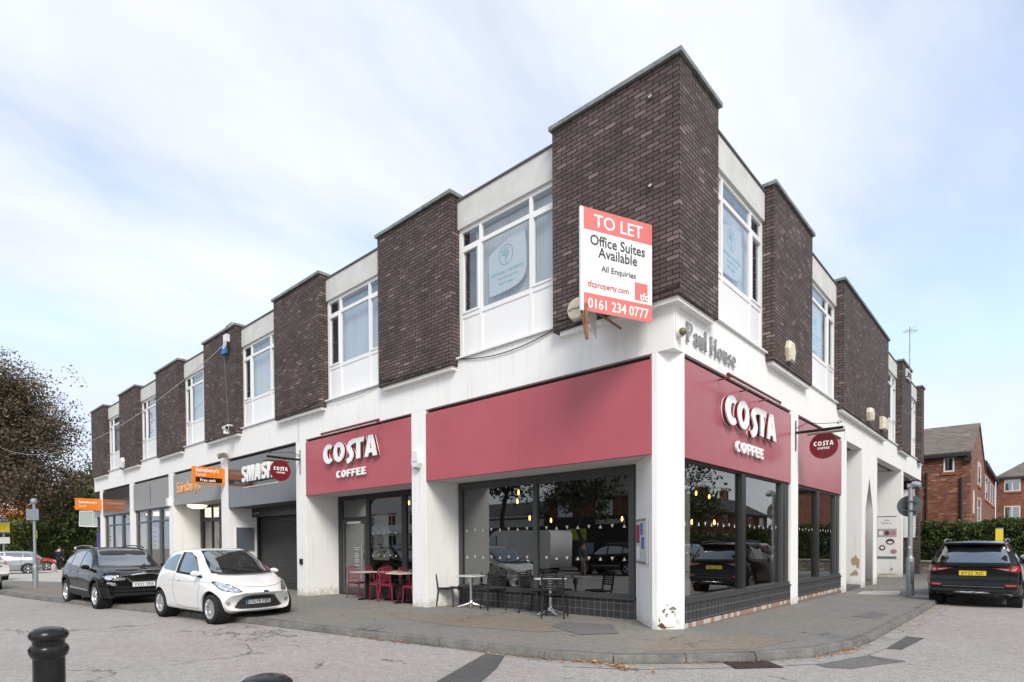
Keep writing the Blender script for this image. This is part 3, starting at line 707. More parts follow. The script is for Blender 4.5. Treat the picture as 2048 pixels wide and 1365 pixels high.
# interiors ---------------------------------------------------------
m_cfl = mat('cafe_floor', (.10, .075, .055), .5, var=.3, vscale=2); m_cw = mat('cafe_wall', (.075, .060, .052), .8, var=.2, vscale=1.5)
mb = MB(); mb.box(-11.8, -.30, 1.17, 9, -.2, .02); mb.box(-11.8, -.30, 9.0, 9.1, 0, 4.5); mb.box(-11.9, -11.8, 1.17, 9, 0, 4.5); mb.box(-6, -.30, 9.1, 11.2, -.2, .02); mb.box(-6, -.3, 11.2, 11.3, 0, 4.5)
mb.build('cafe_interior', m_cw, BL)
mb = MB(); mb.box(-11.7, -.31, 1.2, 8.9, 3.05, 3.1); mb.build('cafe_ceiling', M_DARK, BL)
m_sf = mat('supermarket_floor', (.40, .39, .37), .3); m_sw = mat('supermarket_wall', (.40, .36, .31), .7)
mb = MB(); mb.box(-35, -17.5, 1.2, 9, -.4, -.12); mb.box(-35, -17.5, 9, 9.1, -.3, 3.3); mb.box(-17.66, -17.5, 1.17, 9, -.3, 3.3); mb.box(-35, -17.5, .55, 9, 3.22, 3.3); mb.build('supermarket_interior', m_sw, BL)
mb = MB(); mb.box(-35, -22.7, .56, 1.18, -.4, -.13); mb.build('supermarket_floor', m_sf, BL)
for k, x in enumerate((-33, -30.5, -28, -25.5, -22, -19.8)):
    mb = MB(); mb.box(x, x+1.3, 1.5, 8, 3.15, 3.2); mb.build('strip_light', mat('strip_light', (.9, .9, .85), .5, emis=(1, .95, .85), estr=2.2), BL)
# ---------------------------------------------------------------- signs on the facades
def sign_panel(name, label, F, u0, u1, z0, z1, m, seams=(), out=.0, th=.08, cat='sign', group=None, ms=None):
    o = thing(name, label, cat, F.p((u0+u1)/2, 0, z0), 0, group)
    inv = Matrix.Translation(-o.location)
    mb = MB(); e = sorted([u0]+list(seams)+[u1])
    for a, b in zip(e[:-1], e[1:]): F.box(mb, a+(.003 if a != u0 else 0), b-(.003 if b != u1 else 0), -th, out, z0, z1)
    mb.v = [tuple(inv @ Vector(v)) for v in mb.v]
    mb.build('board', m, o, bevel=.003)
    if seams:
        mb = MB()
        for s in seams: F.box(mb, s-.004, s+.004, -th+.01, out-.006, z0+.01, z1-.01)
        mb.v = [tuple(inv @ Vector(v)) for v in mb.v]
        mb.build('panel_joint', M_DKRED if m in (M_RED, M_REDB) else M_BLACKP, o)
    return o, inv
def ell(cx, cy, rx, ry, a0=0, a1=360, n=28):
    return [(cx+rx*math.cos(R(a0+(a1-a0)*i/n)), cy+ry*math.sin(R(a0+(a1-a0)*i/n))) for i in range(n+(0 if a1-a0 == 360 else 1))]
def ribbon(pts, w):
    P = catmull(pts, 7); L = []; Rr = []
    for i, p in enumerate(P):
        t = (P[min(i+1, len(P)-1)]-P[max(i-1, 0)]).normalized(); k = w[0]+(w[1]-w[0])*i/(len(P)-1) if isinstance(w, tuple) else w
        nrm = Vector((-t.y, t.x)); L.append(p+nrm*k/2); Rr.append(p-nrm*k/2)
    return [tuple(p) for p in L]+[tuple(p) for p in Rr[::-1]]
GLY = {
 'C': ([ell(.40, .5, .40, .5, 48, 312)+ell(.47, .5, .20, .26, 300, 60)], .72),
 'O': ([ell(.39, .5, .39, .5), ell(.39, .5, .155, .26)[::-1]], .80),
 'S': ([ribbon([(.56, .93), (.33, .86), (.24, .68), (.34, .48), (.42, .30), (.34, .10), (.10, .0)], .25)], .50),
 'T': ([[(0, 1), (0, .77), (.20, .77), (.20, 0), (.47, 0), (.47, .77), (.68, .77), (.68, 1)]], .68),
 'A': ([[(0, 0), (.26, 1), (.52, 1), (.80, 0), (.54, 0), (.50, .17), (.28, .17), (.24, 0)], [(.325, .36), (.39, .70), (.455, .36)]], .80),
 'F': ([[(0, 0), (0, 1), (.60, 1), (.60, .78), (.26, .78), (.26, .60), (.54, .60), (.54, .38), (.26, .38), (.26, 0)]], .62),
 'E': ([[(0, 0), (0, 1), (.62, 1), (.62, .78), (.26, .78), (.26, .61), (.56, .61), (.56, .40), (.26, .40), (.26, .22), (.64, .22), (.64, 0)]], .66),
 'S2': ([ribbon([(.60, .80), (.40, .90), (.20, .82), (.20, .64), (.38, .52), (.54, .38), (.52, .18), (.34, .09), (.08, .17)], .20)], .66),
 'M': ([[(0, 0), (.06, 1), (.34, 1), (.47, .50), (.60, 1), (.88, 1), (.94, 0), (.68, 0), (.66, .55), (.54, 0), (.40, 0), (.28, .55), (.26, 0)]], .94),
 'H': ([[(0, 0), (0, 1), (.25, 1), (.25, .62), (.50, .62), (.50, 1), (.75, 1), (.75, 0), (.50, 0), (.50, .40), (.25, .40), (.25, 0)]], .76),
}
def word(letters, wtot, h, gap=.07):
    W = sum(GLY[c][1] for c in letters)+gap*(len(letters)-1); sx = wtot/W; x = 0; out = []
    for c in letters:
        loops, w = GLY[c]; out.append([[((q[0]+x)*sx, q[1]*h) for q in lp] for lp in loops]); x += w+gap
    return out
def big_letters(parent, inv, F, u0, u1, z0, z1, letters, name='letter', layers=((.09, .115, 0), (.035, .088, 1), (.01, .033, 0)), gap=.06, mats=None, dz=None):
    for i, lp in enumerate(word(letters, u1-u0, z1-z0, gap)):
        bmj = bmesh.new()
        for a, b, mi in layers:
            me = curve_mesh(lp, (b-a)/2); me.transform(inv @ plane_matrix(F.p(u0, (a+b)/2, z0+(dz[i] if dz else 0)), F.r, UP))
            t = bmesh.new(); t.from_mesh(me)
            for f in t.faces: f.material_index = mi
            me2 = bpy.data.meshes.new('t'); t.to_mesh(me2); t.free(); bmj.from_mesh(me2); bpy.data.meshes.remove(me2)
        me = bpy.data.meshes.new(name); bmj.to_mesh(me); bmj.free()
        for m in (mats or (M_LETTER, M_DKRED)): me.materials.append(m)
        link(name, me, parent)
def bar_light(parent, inv, F, u0, u1, z, arms):
    mb = MB(); mb.tube([inv @ F.p(u0, .30, z), inv @ F.p(u1, .30, z)], .033, 10)
    for a in arms: mb.tube([inv @ F.p(a, .0, z+.02), inv @ F.p(a, .16, z+.02), inv @ F.p(a, .29, z+.01)], .014, 6)
    mb.build('bar_lamp', M_DKRED, parent)
    mb = MB(); F.box(mb, u0+.1, u1-.1, .285, .315, z-.045, z-.032); mb.v = [tuple(inv @ Vector(v)) for v in mb.v]; mb.build('diffuser', mat('lamp_diffuser', (.8, .78, .74), .4), parent)
sA, _ = sign_panel('fascia_sign', 'blank red fascia board without lettering above the wide cafe window', FL, -6.115, -.40, 2.86, 4.40, M_REDB, (-3.26,))
sB, iB = sign_panel('fascia_sign', 'red coffee shop fascia sign with white letters above the red chairs', FL, -11.575, -6.645, 2.86, 4.41, M_REDB, (-9.09,))
big_letters(sB, iB, FL, -10.40, -7.86, 3.635, 4.165, ['C', 'O', 'S', 'T', 'A'], dz=[-.0, 0, -.03, 0, 0])
big_letters(sB, iB, FL, -9.82, -8.44, 3.215, 3.41, ['C', 'O', 'F', 'F', 'E', 'E'], layers=((.035, .07, 0),), gap=.2)
bar_light(sB, iB, FL, -10.15, -7.5, 4.42, (-9.8, -8.8, -7.8))
sR, iR = sign_panel('fascia_sign', 'red coffee shop fascia sign with white letters right of the corner pillar', FR, .36, 5.91, 2.80, 4.40, M_RED, (3.08,))
big_letters(sR, iR, FR, 1.80, 4.52, 3.57, 4.11, ['C', 'O', 'S', 'T', 'A'], dz=[0, 0, -.03, 0, 0])
big_letters(sR, iR, FR, 2.40, 3.88, 3.13, 3.34, ['C', 'O', 'F', 'F', 'E', 'E'], layers=((.035, .07, 0),), gap=.2)
bar_light(sR, iR, FR, 1.40, 4.15, 4.31, (1.7, 2.75, 3.8))
sR2, _ = sign_panel('fascia_sign', 'plain red fascia board behind the round hanging sign on the side street', FR, 6.47, 10.685, 2.82, 4.40, M_RED, (8.5,))
sC, iC = sign_panel('fascia_sign', 'glossy dark grey fascia sign with thick white letters above the roller shutter', FL, -17.045, -12.155, 2.755, 4.38, M_DGLOSS, (-16.0, -13.06))
big_letters(sC, iC, FL, -15.62, -13.30, 3.54, 4.06, ['S2', 'M', 'A', 'S2', 'H'], layers=((.125, .15, 0), (.01, .125, 1)), gap=.09, mats=(M_LETTER, mat('letter_side_shade', (.50, .50, .49), .5)))  # sides greyed to paint in shading; the letters are white throughout
mb = MB(); FL.box(mb, -15.75, -13.27, .002, .02, 3.37, 3.395); mb.v = [tuple(iC @ Vector(v)) for v in mb.v]; mb.build('white_line', M_LETTER, sC)
sD, iD = sign_panel('fascia_sign', "grey fascia sign with orange lettering above the supermarket entrance", FL, -22.595, -17.675, 3.11, 4.38, M_GREYF, (-19.33,))
m_ol = mat('orange_letter', (.85, .40, .15), .5)
me = text_mesh("Sainsbury's", .62, .012, .006, xs=.92); me.transform(iD @ plane_matrix(FL.p(-22.15, .012, 3.60), FL.r, UP)); me.materials.clear(); me.materials.append(m_ol); link('lettering', me, sD)
sE, iE = sign_panel('fascia_sign', 'plain matt grey fascia board with a dark painted dent reflection above the supermarket window', FL, -28.095, -23.175, 3.12, 4.38, M_GREYF)
cr = [(-.035*math.sin(math.pi*t)*(1 if 1 else 0), 3.27+1.0*t) for t in [i/12 for i in range(13)]]+[(.05*math.sin(math.pi*t), 3.27+1.0*t) for t in [1-i/12 for i in range(1, 12)]]
me = curve_mesh([cr], .002); me.transform(iE @ plane_matrix(FL.p(-25.6, .003, 0), FL.r, UP)); me.materials.append(mat('crease_tone', (.06, .06, .06), .4)); link('crease_tone', me, sE)  # dark lens shape paints a dent's reflection onto the board
sign_panel('fascia_sign', 'glossy dark fascia board reflecting the orange hanging sign at the far end', FL, -33.595, -28.725, 3.09, 4.38, M_DGLOSS)
sign_panel('fascia_sign', 'short dark fascia board round the far end corner', FL, -35.25, -34.205, 3.05, 4.38, M_DGLOSS)
# Paul House lettering (serif strokes) on the white band of the side street
ph = thing('name_sign', 'grey metal serif name lettering on the white band near the corner', 'sign', (0, .36, 4.69))
m_ph = mat('grey_metal_letter', (.30, .30, .30), .4, metal=.3)
def sbox(a, b, c, d): return [(a, b), (c, b), (c, d), (a, d)]
def rib(pts, w): return ribbon(pts, w)
PH = {'P': ([sbox(.10, 0, .21, 1), sbox(0, 0, .31, .05), sbox(0, .95, .22, 1), rib([(.2, .96), (.48, .93), (.58, .74), (.46, .54), (.2, .50)], .075)], .66),
 'a': ([rib([(.08, .52), (.22, .62), (.36, .52), (.37, .05), (.46, .02)], .085), rib([(.36, .36), (.14, .28), (.08, .12), (.2, .03), (.36, .13)], .065)], .50),
 'u': ([rib([(.03, .61), (.11, .60), (.12, .18), (.24, .04), (.40, .13)], .08), sbox(.38, 0, .47, .64), sbox(.28, .59, .40, .64), sbox(.45, 0, .54, .05)], .57),
 'l': ([sbox(.07, 0, .17, 1.05), sbox(0, 1.0, .08, 1.05), sbox(0, 0, .25, .05)], .30),
 'H': ([sbox(.08, 0, .19, 1), sbox(0, 0, .27, .05), sbox(0, .95, .27, 1), sbox(.57, 0, .68, 1), sbox(.49, 0, .76, .05), sbox(.49, .95, .76, 1), sbox(.19, .50, .57, .56)], .82),
 'o': ([ell(.26, .31, .26, .33), ell(.26, .31, .16, .26)[::-1]], .57),
 's': ([rib([(.35, .55), (.22, .62), (.09, .50), (.22, .34), (.34, .20), (.22, .03), (.05, .10)], .08)], .43),
 'e': ([rib([(.05, .34), (.42, .36), (.36, .57), (.2, .62), (.07, .45), (.06, .2), (.22, .03), (.42, .12)], .075)], .50)}
x = 0
for chh in 'Paul House':
    if chh == ' ': x += .26; continue
    lps, w = PH[chh]
    bmj = bmesh.new()
    for k, lp in enumerate([lps] if chh == 'o' else [[q] for q in lps]):
        me = curve_mesh([[((p[0]+x)*.375, p[1]*.31) for p in q] for q in lp], .012-.0007*k); me.transform(plane_matrix((.03, 0, 0), (0, 1, 0), UP)); bmj.from_mesh(me)
    me = bpy.data.meshes.new('letter'); bmj.to_mesh(me); bmj.free(); me.materials.append(m_ph); link('letter', me, ph); x += w+.05
# round hanging signs
def hanging(F, u, z, label, out=.62, rad=.30, flip=1):
    o = thing('hanging_sign', label, 'hanging sign', F.p(u, 0, z), 0)
    inv = Matrix.Translation(-F.p(u, 0, z))
    P = lambda o_, dz, du=0: inv @ F.p(u+du, o_, z+dz)
    mb = MB(); mb.tube([P(.02, .13), P(1.02, .13)], .034, 10); mb.tube([P(.02, .42), P(.02, -.30)], .012, 6)
    mb.tube([P(.02, .24), P(.25, .33), P(.6, .27), P(.98, .24)], .007, 5)
    for c in (.10, .93):
        pts = [P(c+(.065-.009*k)*math.cos(k*.9), .235+(.065-.009*k)*math.sin(k*.9)) for k in range(7)]; mb.tube(pts, .008, 5)
    mb.build('bracket', M_BLACK, o)
    mb = MB(); mb.tube([P(.30, .04, -.12*flip), P(1.08, .04, -.12*flip)], .03, 8); mb.build('lamp_bar', mat('lamp_bar_metal', (.28, .25, .22), .4, metal=.5), o)
    n = F.r; side = F.p(0, 1, 0)
    mb = MB(); c = P(out, -.24)
    M = Matrix.Translation(c) @ Matrix((side, UP, n)).transposed().to_4x4()
    mb.lathe([(rad, -.02), (rad, .02)], seg=40, M=M, smooth=False); 
    mb.tube([P(out-.12, .10), P(out-.12, .03)], .006, 5); mb.tube([P(out+.12, .10), P(out+.12, .03)], .006, 5)
    mb.build('disc', M_DKRED, o)
    # lettering faces the camera side
    nn = Vector((1, 0, 0)) if F.s == 'L' else Vector((0, -1, 0)); rt = Vector((0, 1, 0)) if F.s == 'L' else Vector((1, 0, 0))
    for ws, hh, zz, wl, gp in ((.42, .105, -.24, ['C', 'O', 'S', 'T', 'A'], .10), (.25, .048, -.325, ['C', 'O', 'F', 'F', 'E', 'E'], .16)):
        for lp in word(wl, ws, hh, gp):
            me = curve_mesh(lp, .002); me.transform(plane_matrix(c+nn*.0235-rt*ws/2+UP*(zz+.24), rt, UP)); me.materials.append(M_LETTER); link('lettering', me, o)
    return o
hanging(FL, -11.87, 3.80, 'round dark red hanging sign on an iron bracket beside the shutter shop')
hanging(FR, 6.21, 3.88, 'round dark red hanging sign on an iron bracket on the side street front', flip=1)
# orange projecting signs
def projecting(u, o0, o1, z0, z1, label, lines, th=.09):
    t = thing('projecting_sign', label, 'projecting sign', (u, 0, z0))
    mb = MB(); mb.box(-th/2, th/2, -o1, -o0, 0, z1-z0); mb.box(-.02, .02, -o0, 0, .1, .14); mb.box(-.02, .02, -o0, 0, z1-z0-.14, z1-z0-.1); mb.build('board', M_ORANGE, t, bevel=.01)
    for s, size, zz, yy, m, bl in lines:
        me = text_mesh(s, size, .002, bl); me.transform(plane_matrix((th/2+.003, -o1+yy, zz), (0, 1, 0), UP)); me.materials.clear(); me.materials.append(m); link('lettering', me, t)
    return t
t = projecting(-17.36, .02, 1.08, 3.58, 4.17, "orange projecting sign with a black Free cash strip", [("Sainsbury's", .175, .42, .10, M_LETTER, .004), ('Local', .155, .27, .10, M_LETTER, .0), ('Free cash', .135, .085, .24, M_LETTER, .003)])
mb = MB(); mb.box(.046, .0475, -.98, -.10, .055, .225); mb.build('black_strip', M_BLACKP, t)
projecting(-33.9, .02, 1.18, 3.38, 4.02, "plain orange projecting sign at the far end of the shops", [("Sainsbury's", .19, .38, .14, M_LETTER, .004), ('Local', .16, .18, .14, M_LETTER, .0)])
# TO LET board: V shaped pair of boards on a wooden bracket
tl = thing('to_let_board', 'white and red TO LET agents board on a wooden bracket at the brick corner', 'sign board', (-.75, -1.40, 4.87))
A = Vector((-.75, -1.40, 0)); B = Vector((-.25, -.25, 0)); rt = (B-A).normalized(); nrm = rt.cross(UP)
W = (B-A).length; Hh = 1.53
L0 = -Vector((-.75, -1.40, 4.87))
def bd(name, u0, u1, z0, z1, d0, d1, m):
    mb = MB(); M = plane_matrix((0, 0, 0), rt, UP)
    mb.box(u0, u1, z0, z1, d0, d1, M=M); return mb.build(name, m, tl)
m_wb = mat('board_white', (.80, .80, .79), .45); m_rb = mat('board_red', (.68, .18, .165), .45)
bd('board', 0, W, 0, Hh, -.012, 0, m_wb)
mb = MB(); mb.box(-.05, -.002, 0, Hh, -.04, 0, M=plane_matrix((0, 0, 0), rt, UP))
mb.build('batten', m_wb, tl)
bd('red_band', .005, W-.003, Hh-.32, Hh-.002, .001, .003, m_rb); bd('red_band', .005, W-.003, .002, .27, .001, .003, m_rb)
m_tx = mat('board_text_grey', (.06, .065, .07), .6); m_tr = mat('board_text_red', (.55, .08, .08), .6)
def tt(s, size, u, z, m, bl=0, al='CENTER', xs=1):
    me = text_mesh(s, size, .001, bl, al, xs=xs); me.transform(plane_matrix(rt*u+UP*z+nrm*.0042, rt, UP)); me.materials.clear(); me.materials.append(m); link('lettering', me, tl)
tt('TO LET', .27, W*.5, Hh-.26, M_LETTER, .002); tt('Office Suites', .215, W*.49, 1.00, m_tx, .0025, xs=.92); tt('Available', .215, W*.49, .83, m_tx, .0025, xs=.92)
tt('All Enquiries', .125, W*.5, .63, m_tx, .001); tt('tfcproperty.com', .125, .07, .37, m_tr, .001, 'LEFT', xs=.90); tt('0161 234 0777', .21, W*.5, .055, M_LETTER, .002, xs=.87)
bd('logo', W-.33, W-.09, .31, .58, .001, .003, m_rb); tt('tfc', .16, W-.155, .325, M_LETTER, .003)
# second leaf of the V going back to the wall
mb = MB(); a2 = Vector((-.55, 1.15, 0)); M2 = plane_matrix((0, .0, 0), a2.normalized(), UP); mb.box(.04, 1.25, 0, Hh, .0, .012, M=M2); mb.build('rear_board', m_wb, tl)
mb = MB(); mb.tube([(.02, .05, -.42), (.02, .02, .1)], .026, 6); mb.tube([(-.06, .02, .05), (.012, .05, -.40)], .018, 6); mb.tube([(.02, .05, .08), (-.1, 1.2, .08)], .02, 6); mb.build('bracket', M_WOOD, tl)
# ---------------------------------------------------------------- small things fixed to the building
def alarm(x, y, z, d, label, w=.26, h=.36, th=.10, m=None, shape='taper', name='alarm_box', cat='alarm box', grp=None):
    # d: outward direction
    t = thing(name, label, cat, (x, y, z), 0, grp); d = Vector(d); rt = UP.cross(d) * -1
    rt = Vector((1, 0, 0)) if abs(d.y) > .5 else Vector((0, 1, 0))
    if shape == 'taper': pts = [(-.32, .5), (.32, .5), (.5, -.25), (.3, -.5), (-.3, -.5), (-.5, -.25)]
    elif shape == 'hex': pts = [(-.28, .5), (.28, .5), (.5, .1), (.32, -.5), (-.32, -.5), (-.5, .1)]
    elif shape == 'round': pts = [(.5*math.cos(a*.3927), .5*math.sin(a*.3927)) for a in range(16)]
    else: pts = [(-.5, -.5), (.5, -.5), (.5, .5), (-.5, .5)]
    n = len(pts); f = [rt*p[0]*w*.86+UP*p[1]*h*.86+d*th for p in pts]; b = [rt*p[0]*w+UP*p[1]*h for p in pts]; mid = [rt*p[0]*w+UP*p[1]*h+d*th*.6 for p in pts]
    mb = MB(); mb.add(b+mid+f, [tuple(range(2*n, 3*n))]+[(i, (i+1) % n, n+(i+1) % n, n+i) for i in range(n)]+[(n+i, n+(i+1) % n, 2*n+(i+1) % n, 2*n+i) for i in range(n)])
    mb.build('casing', m or M_CREAM, t)
    mb = MB(); q = -UP*h*.52; mb.add([rt*-.2*w+q+d*.02, rt*.2*w+q+d*.02, rt*.2*w+q+d*th*.8, rt*-.2*w+q+d*th*.8, rt*-.2*w-UP*h*.44+d*.02, rt*.2*w-UP*h*.44+d*.02, rt*.2*w-UP*h*.44+d*th*.8, rt*-.2*w-UP*h*.44+d*th*.8], [(0, 1, 2, 3), (4, 7, 6, 5), (0, 4, 5, 1), (1, 5, 6, 2), (2, 6, 7, 3), (3, 7, 4, 0)])
    mb.build('sounder', M_GREYF, t)
    return t
LN, RN = (0, -1, 0), (1, 0, 0)
t = alarm(-1.70, -.18, 5.49, LN, 'round cream alarm box on the dark brick below the agents board', .40, .40, .11, shape='round')
text('KEYWAY', .07, M_BLACKP, (-.15, -.112, -.03), (1, 0, 0), UP, t)
m_wp = mat('white_plastic', (.74, .73, .70), .4)
t = alarm(-6.38, 0, 3.38, LN, 'tapered white alarm box on the pillar between the two red fascias', .30, .42, .12, m=m_wp)
text('SECOM', .06, mat('pale_blue', (.25, .45, .65), .6), (-.11, -.122, -.08), (1, 0, 0), UP, t)
alarm(PR, 5.07, 5.60, RN, 'tall cream alarm box on the second dark brick panel of the side street', .42, .44, .11, shape='hex')
alarm(PR, 13.3, 5.56, RN, 'cream alarm box on the widest brick panel, the one nearer the corner', .48, .42, .16, shape='hex')
alarm(PR, 15.5, 5.60, RN, 'cream alarm box on the widest brick panel, the one farther along', .60, .44, .16, shape='box')
alarm(-28.95, -PR, 5.50, LN, 'white alarm box low on the far left brick panel', .50, .50, .14, shape='hex', m=m_wp)
alarm(-23.0, 0, 3.28, LN, 'small white box on the pillar beside the supermarket entrance', .30, .36, .12, shape='box', m=m_wp, name='junction_box', cat='junction box')
alarm(-11.85, 0, .93, LN, 'small dark key box low on the pillar beside the shutter', .12, .16, .06, shape='box', m=M_BLACKP, name='key_box', cat='key box')
# security lamp / pir
t = thing('security_sensor', 'white round sensor lamp on the band at the corner with its cable', 'sensor', (0, .13, 4.74))
mb = MB(); M = Matrix.Translation((.0, 0, 0)) @ Matrix.Rotation(R(90), 4, 'Y') @ Matrix.Rotation(R(25), 4, 'X'); mb.lathe([(.0, 0), (.075, 0), (.08, .05), (.07, .10)], M=M, seg=16); mb.build('body', m_wp, t)
mb = MB(); mb.lathe([(.062, .10), (.058, .135), (.035, .16), (0, .17)], M=M, seg=16); mb.build('lens', mat('amber_lens', (.16, .13, .07), .3), t)
mb = MB(); mb.tube([(.01, -.01, -.08), (.01, -.06, -.09), (.012, -.09, -.05), (.012, -.09, .35)], .008, 5); mb.build('cable', m_wp, t)
# cameras
def cctv(x, y, z, d, label, sc=1., m=None):
    t = thing('security_camera', label, 'security camera', (x, y, z), 0, None); d = Vector(d); rt = Vector((1, 0, 0)) if abs(d.y) > .5 else Vector((0, 1, 0))
    mb = MB(); mb.tube([(0, 0, 0), d*.10*sc, d*.14*sc-UP*.05*sc], .022*sc, 8); mb.build('bracket', m or m_wp, t)
    mb = MB(); mb.tube([d*.13*sc-UP*.06*sc-rt*.12*sc, d*.17*sc-UP*.08*sc+rt*.12*sc], .05*sc, 10); mb.tube([d*.13*sc-UP*.20*sc, d*.13*sc-UP*.10*sc], [.07*sc, .055*sc], 10); mb.build('housing', m or m_wp, t)
    mb = MB(); mb.tube([d*.172*sc-UP*.081*sc+rt*.12*sc, d*.174*sc-UP*.082*sc+rt*.135*sc], .035*sc, 10); mb.build('lens', M_BLACK, t)
    return t
cctv(-16.2, -PR, 5.52, LN, 'white security camera low on the brick panel above the supermarket', 1.5)
t = thing('floodlight', 'pair of weathered floodlights on the band above the grey pillar', 'floodlight', (-17.1, 0, 4.62))
mb = MB()
for s in (-1, 0, 1): mb.lathe([(0, 0), (.05, .01), (.09, .08), (.095, .14)], M=Matrix.Translation((s*.2, -.12, .03-abs(s)*.02)) @ Matrix.Rotation(R(120), 4, 'X') @ Matrix.Rotation(R(s*25), 4, 'Y'), seg=12)
mb.build('lamp_head', mat('old_metal', (.30, .28, .24), .6, metal=.3, var=.2), t)
mb = MB(); mb.tube([(-.2, -.08, .03), (.2, -.08, .03)], .015, 6); mb.tube([(0, 0, .02), (0, -.1, .03)], .03, 6); mb.tube([(.03, -.02, 0), (.06, -.03, -.15), (.2, -.02, -.22)], .012, 5); mb.build('bracket', MATS['old_metal'], t)
# satellite / cable device with blue parts
t = thing('cable_reel', 'blue and white cable fitting with a metal ring high on the brick panel', 'cable fitting', (-16.45, -PR, 8.36))
m_bl = mat('blue_plastic', (.03, .12, .42), .4)
mb = MB(); mb.box(-.12, .14, -.12, 0, .05, .30); mb.build('junction_box', m_wp, t)
mb = MB(); mb.lathe([(.13, 0), (.16, 0), (.16, .03), (.13, .03)], M=Matrix.Translation((.05, -.12, -.08)) @ Matrix.Rotation(R(80), 4, 'X'), seg=18); mb.build('ring', M_STEEL, t)
mb = MB(); mb.box(-.42, -.12, -.16, -.08, -.16, -.08); mb.box(-.2, .16, -.16, -.08, -.36, -.20); mb.build('blue_part', m_bl, t)
mb = MB(); mb.tube([(-.1, -.06, .3), (-.12, -.02, .62), (.1, .1, .75)], .015, 5); mb.build('conduit', M_BLACKP, t)
def cable(name, pts, r, label, m=None):
    c = MB().tube(pts, r, 5).build(name, m or mat('cable_grey', (.20, .20, .20), .6)); tag(c, label, 'cable'); return c
def sag(a, b, s, n=14):
    a, b = Vector(a), Vector(b); return [a.lerp(b, i/n)-UP*s*4*(i/n)*(1-i/n) for i in range(n+1)]
cable('overhead_cable', sag((-16.6, -.34, 8.25), (-52, -2.4, 8.9), 1.95, 30), .011, 'pale overhead cable sagging from the blue fitting across to the trees', mat('cable_white', (.45, .45, .44), .5))
cable('hanging_cable', sag((-16.55, -.30, 8.2), (-16.2, -.30, 5.6), .06), .006, 'thin cable running down the brick panel to the white camera')
cable('loose_cable', sag((-5.0, -.03, 5.40), (-2.30, -.03, 5.38), .17), .010, 'thin black cable sagging below the sill of the window nearest the corner', M_BLACKP)
cable('loose_cable', sag((-7.6, -.20, 5.38), (-5.05, -.20, 5.33), .06), .008, 'thin black cable low across the second brick panel from the corner', M_BLACKP)
cable('loose_cable', sag((-13.0, -.20, 5.33), (-10.45, -.20, 5.40), .06), .008, 'thin black cable low across the third brick panel from the corner', M_BLACKP)
cable('loose_cable', sag((-2.2, -.20, 5.42), (.20, -.20, 5.36), .05), .008, 'thin black cable low across the corner brick panel', M_BLACKP)
cable('loose_cable', sag((-10.5, -.05, 5.36), (-7.75, -.04, 5.40), .10), .007, 'thin pale cable hanging under the second window from the corner')
# pavement aerial on the roof edge
t = thing('television_aerial', 'thin television aerial on a white bracket above the side street parapet', 'aerial', (PR+.03, 21.3, 8.5))
mb = MB(); mb.tube([(.02, 0, -.25), (.02, 0, 2.1)], .018, 6); mb.tube([(.0, 0, 1.95), (.30, -.5, 1.72)], .008, 5)
for k in range(4): mb.tube([(-.22+k*.02, -.16+.08*k, 1.85+.06*k), (.22+k*.02, .16+.08*k, 1.85+.06*k)], .005, 4)
mb.tube([(-.25, .3, 2.0), (.3, -.3, 1.98)], .006, 4); mb.build('antenna', MATS['old_metal'], t)
mb = MB(); mb.box(-.02, .05, -.75, .1, .1, .16); mb.box(-.02, .05, -.6, .1, -.22, -.16); mb.box(-.02, .05, -.78, -.72, -.15, .16); mb.build('bracket', m_wp, t)
# ring bolts on the corner brick
for (x, y, z) in ((-.30, -PR, 8.44), (-.30, -PR, 7.05)):
    o = MB().lathe([(.018, 0), (.03, 0), (.03, .012), (.018, .012)], M=Matrix.Translation((x, y-.03, z)) @ Matrix.Rotation(R(70), 4, 'X'), seg=14).build('ring_bolt', M_STEEL)
    tag(o, 'small steel ring bolt in the corner brick panel, ' + ('the upper one' if z > 8 else 'the lower one'), 'ring bolt')
# notice boards and posters
bN = Vector((.88, -1.0, 0)).normalized(); bR = Vector((.66, .75, 0))
t = thing('notice_board', 'silver framed notice board with small posters on the splayed wall beside the cafe window', 'notice board', (-1.107, .814, 1.05))
dR = (Vector((-.543, .174, 0))-Vector((-1.107, .814, 0))); Wd = dR.length; dR.normalize(); nn = dR.cross(UP)
MN = plane_matrix((0, 0, 0), dR, UP)
def bx(par, name, m, u0, u1, z0, z1, d0, d1): mb = MB(); mb.box(u0, u1, z0, z1, d0, d1, M=MN); return mb.build(name, m, par)
bx(t, 'frame', M_STEEL, 0, Wd, 0, .78, .0, .05); bx(t, 'backing', mat('pinboard', (.55, .56, .57), .6), .04, Wd-.04, .04, .74, .05, .054)
m_pr = mat('poster_red', (.35, .03, .04), .6); m_pb = mat('poster_blue', (.08, .16, .42), .6); m_pw = mat('poster_white', (.82, .82, .81), .6)
for nm, m, a in (('poster', m_pr, (.08, .36, .36, .68)), ('poster', m_pb, (.42, .62, .50, .70)), ('poster', m_pb, (.50, .72, .26, .46)), ('poster', m_pw, (.12, .34, .08, .30))): bx(t, nm, m, *a, .054, .057)
t = thing('poster_frame', 'grey framed blank poster case on the wall left of the shutter', 'poster case', (-17.05, .245, 1.24))
mb = MB(); mb.box(0, .05, 0, .63, 0, .83); mb.build('frame', M_STEEL, t)
mb = MB(); mb.box(.05, .053, .04, .59, .04, .79); mb.build('panel', mat('slate_panel', (.10, .115, .145), .35, var=.1, vscale=3), t)
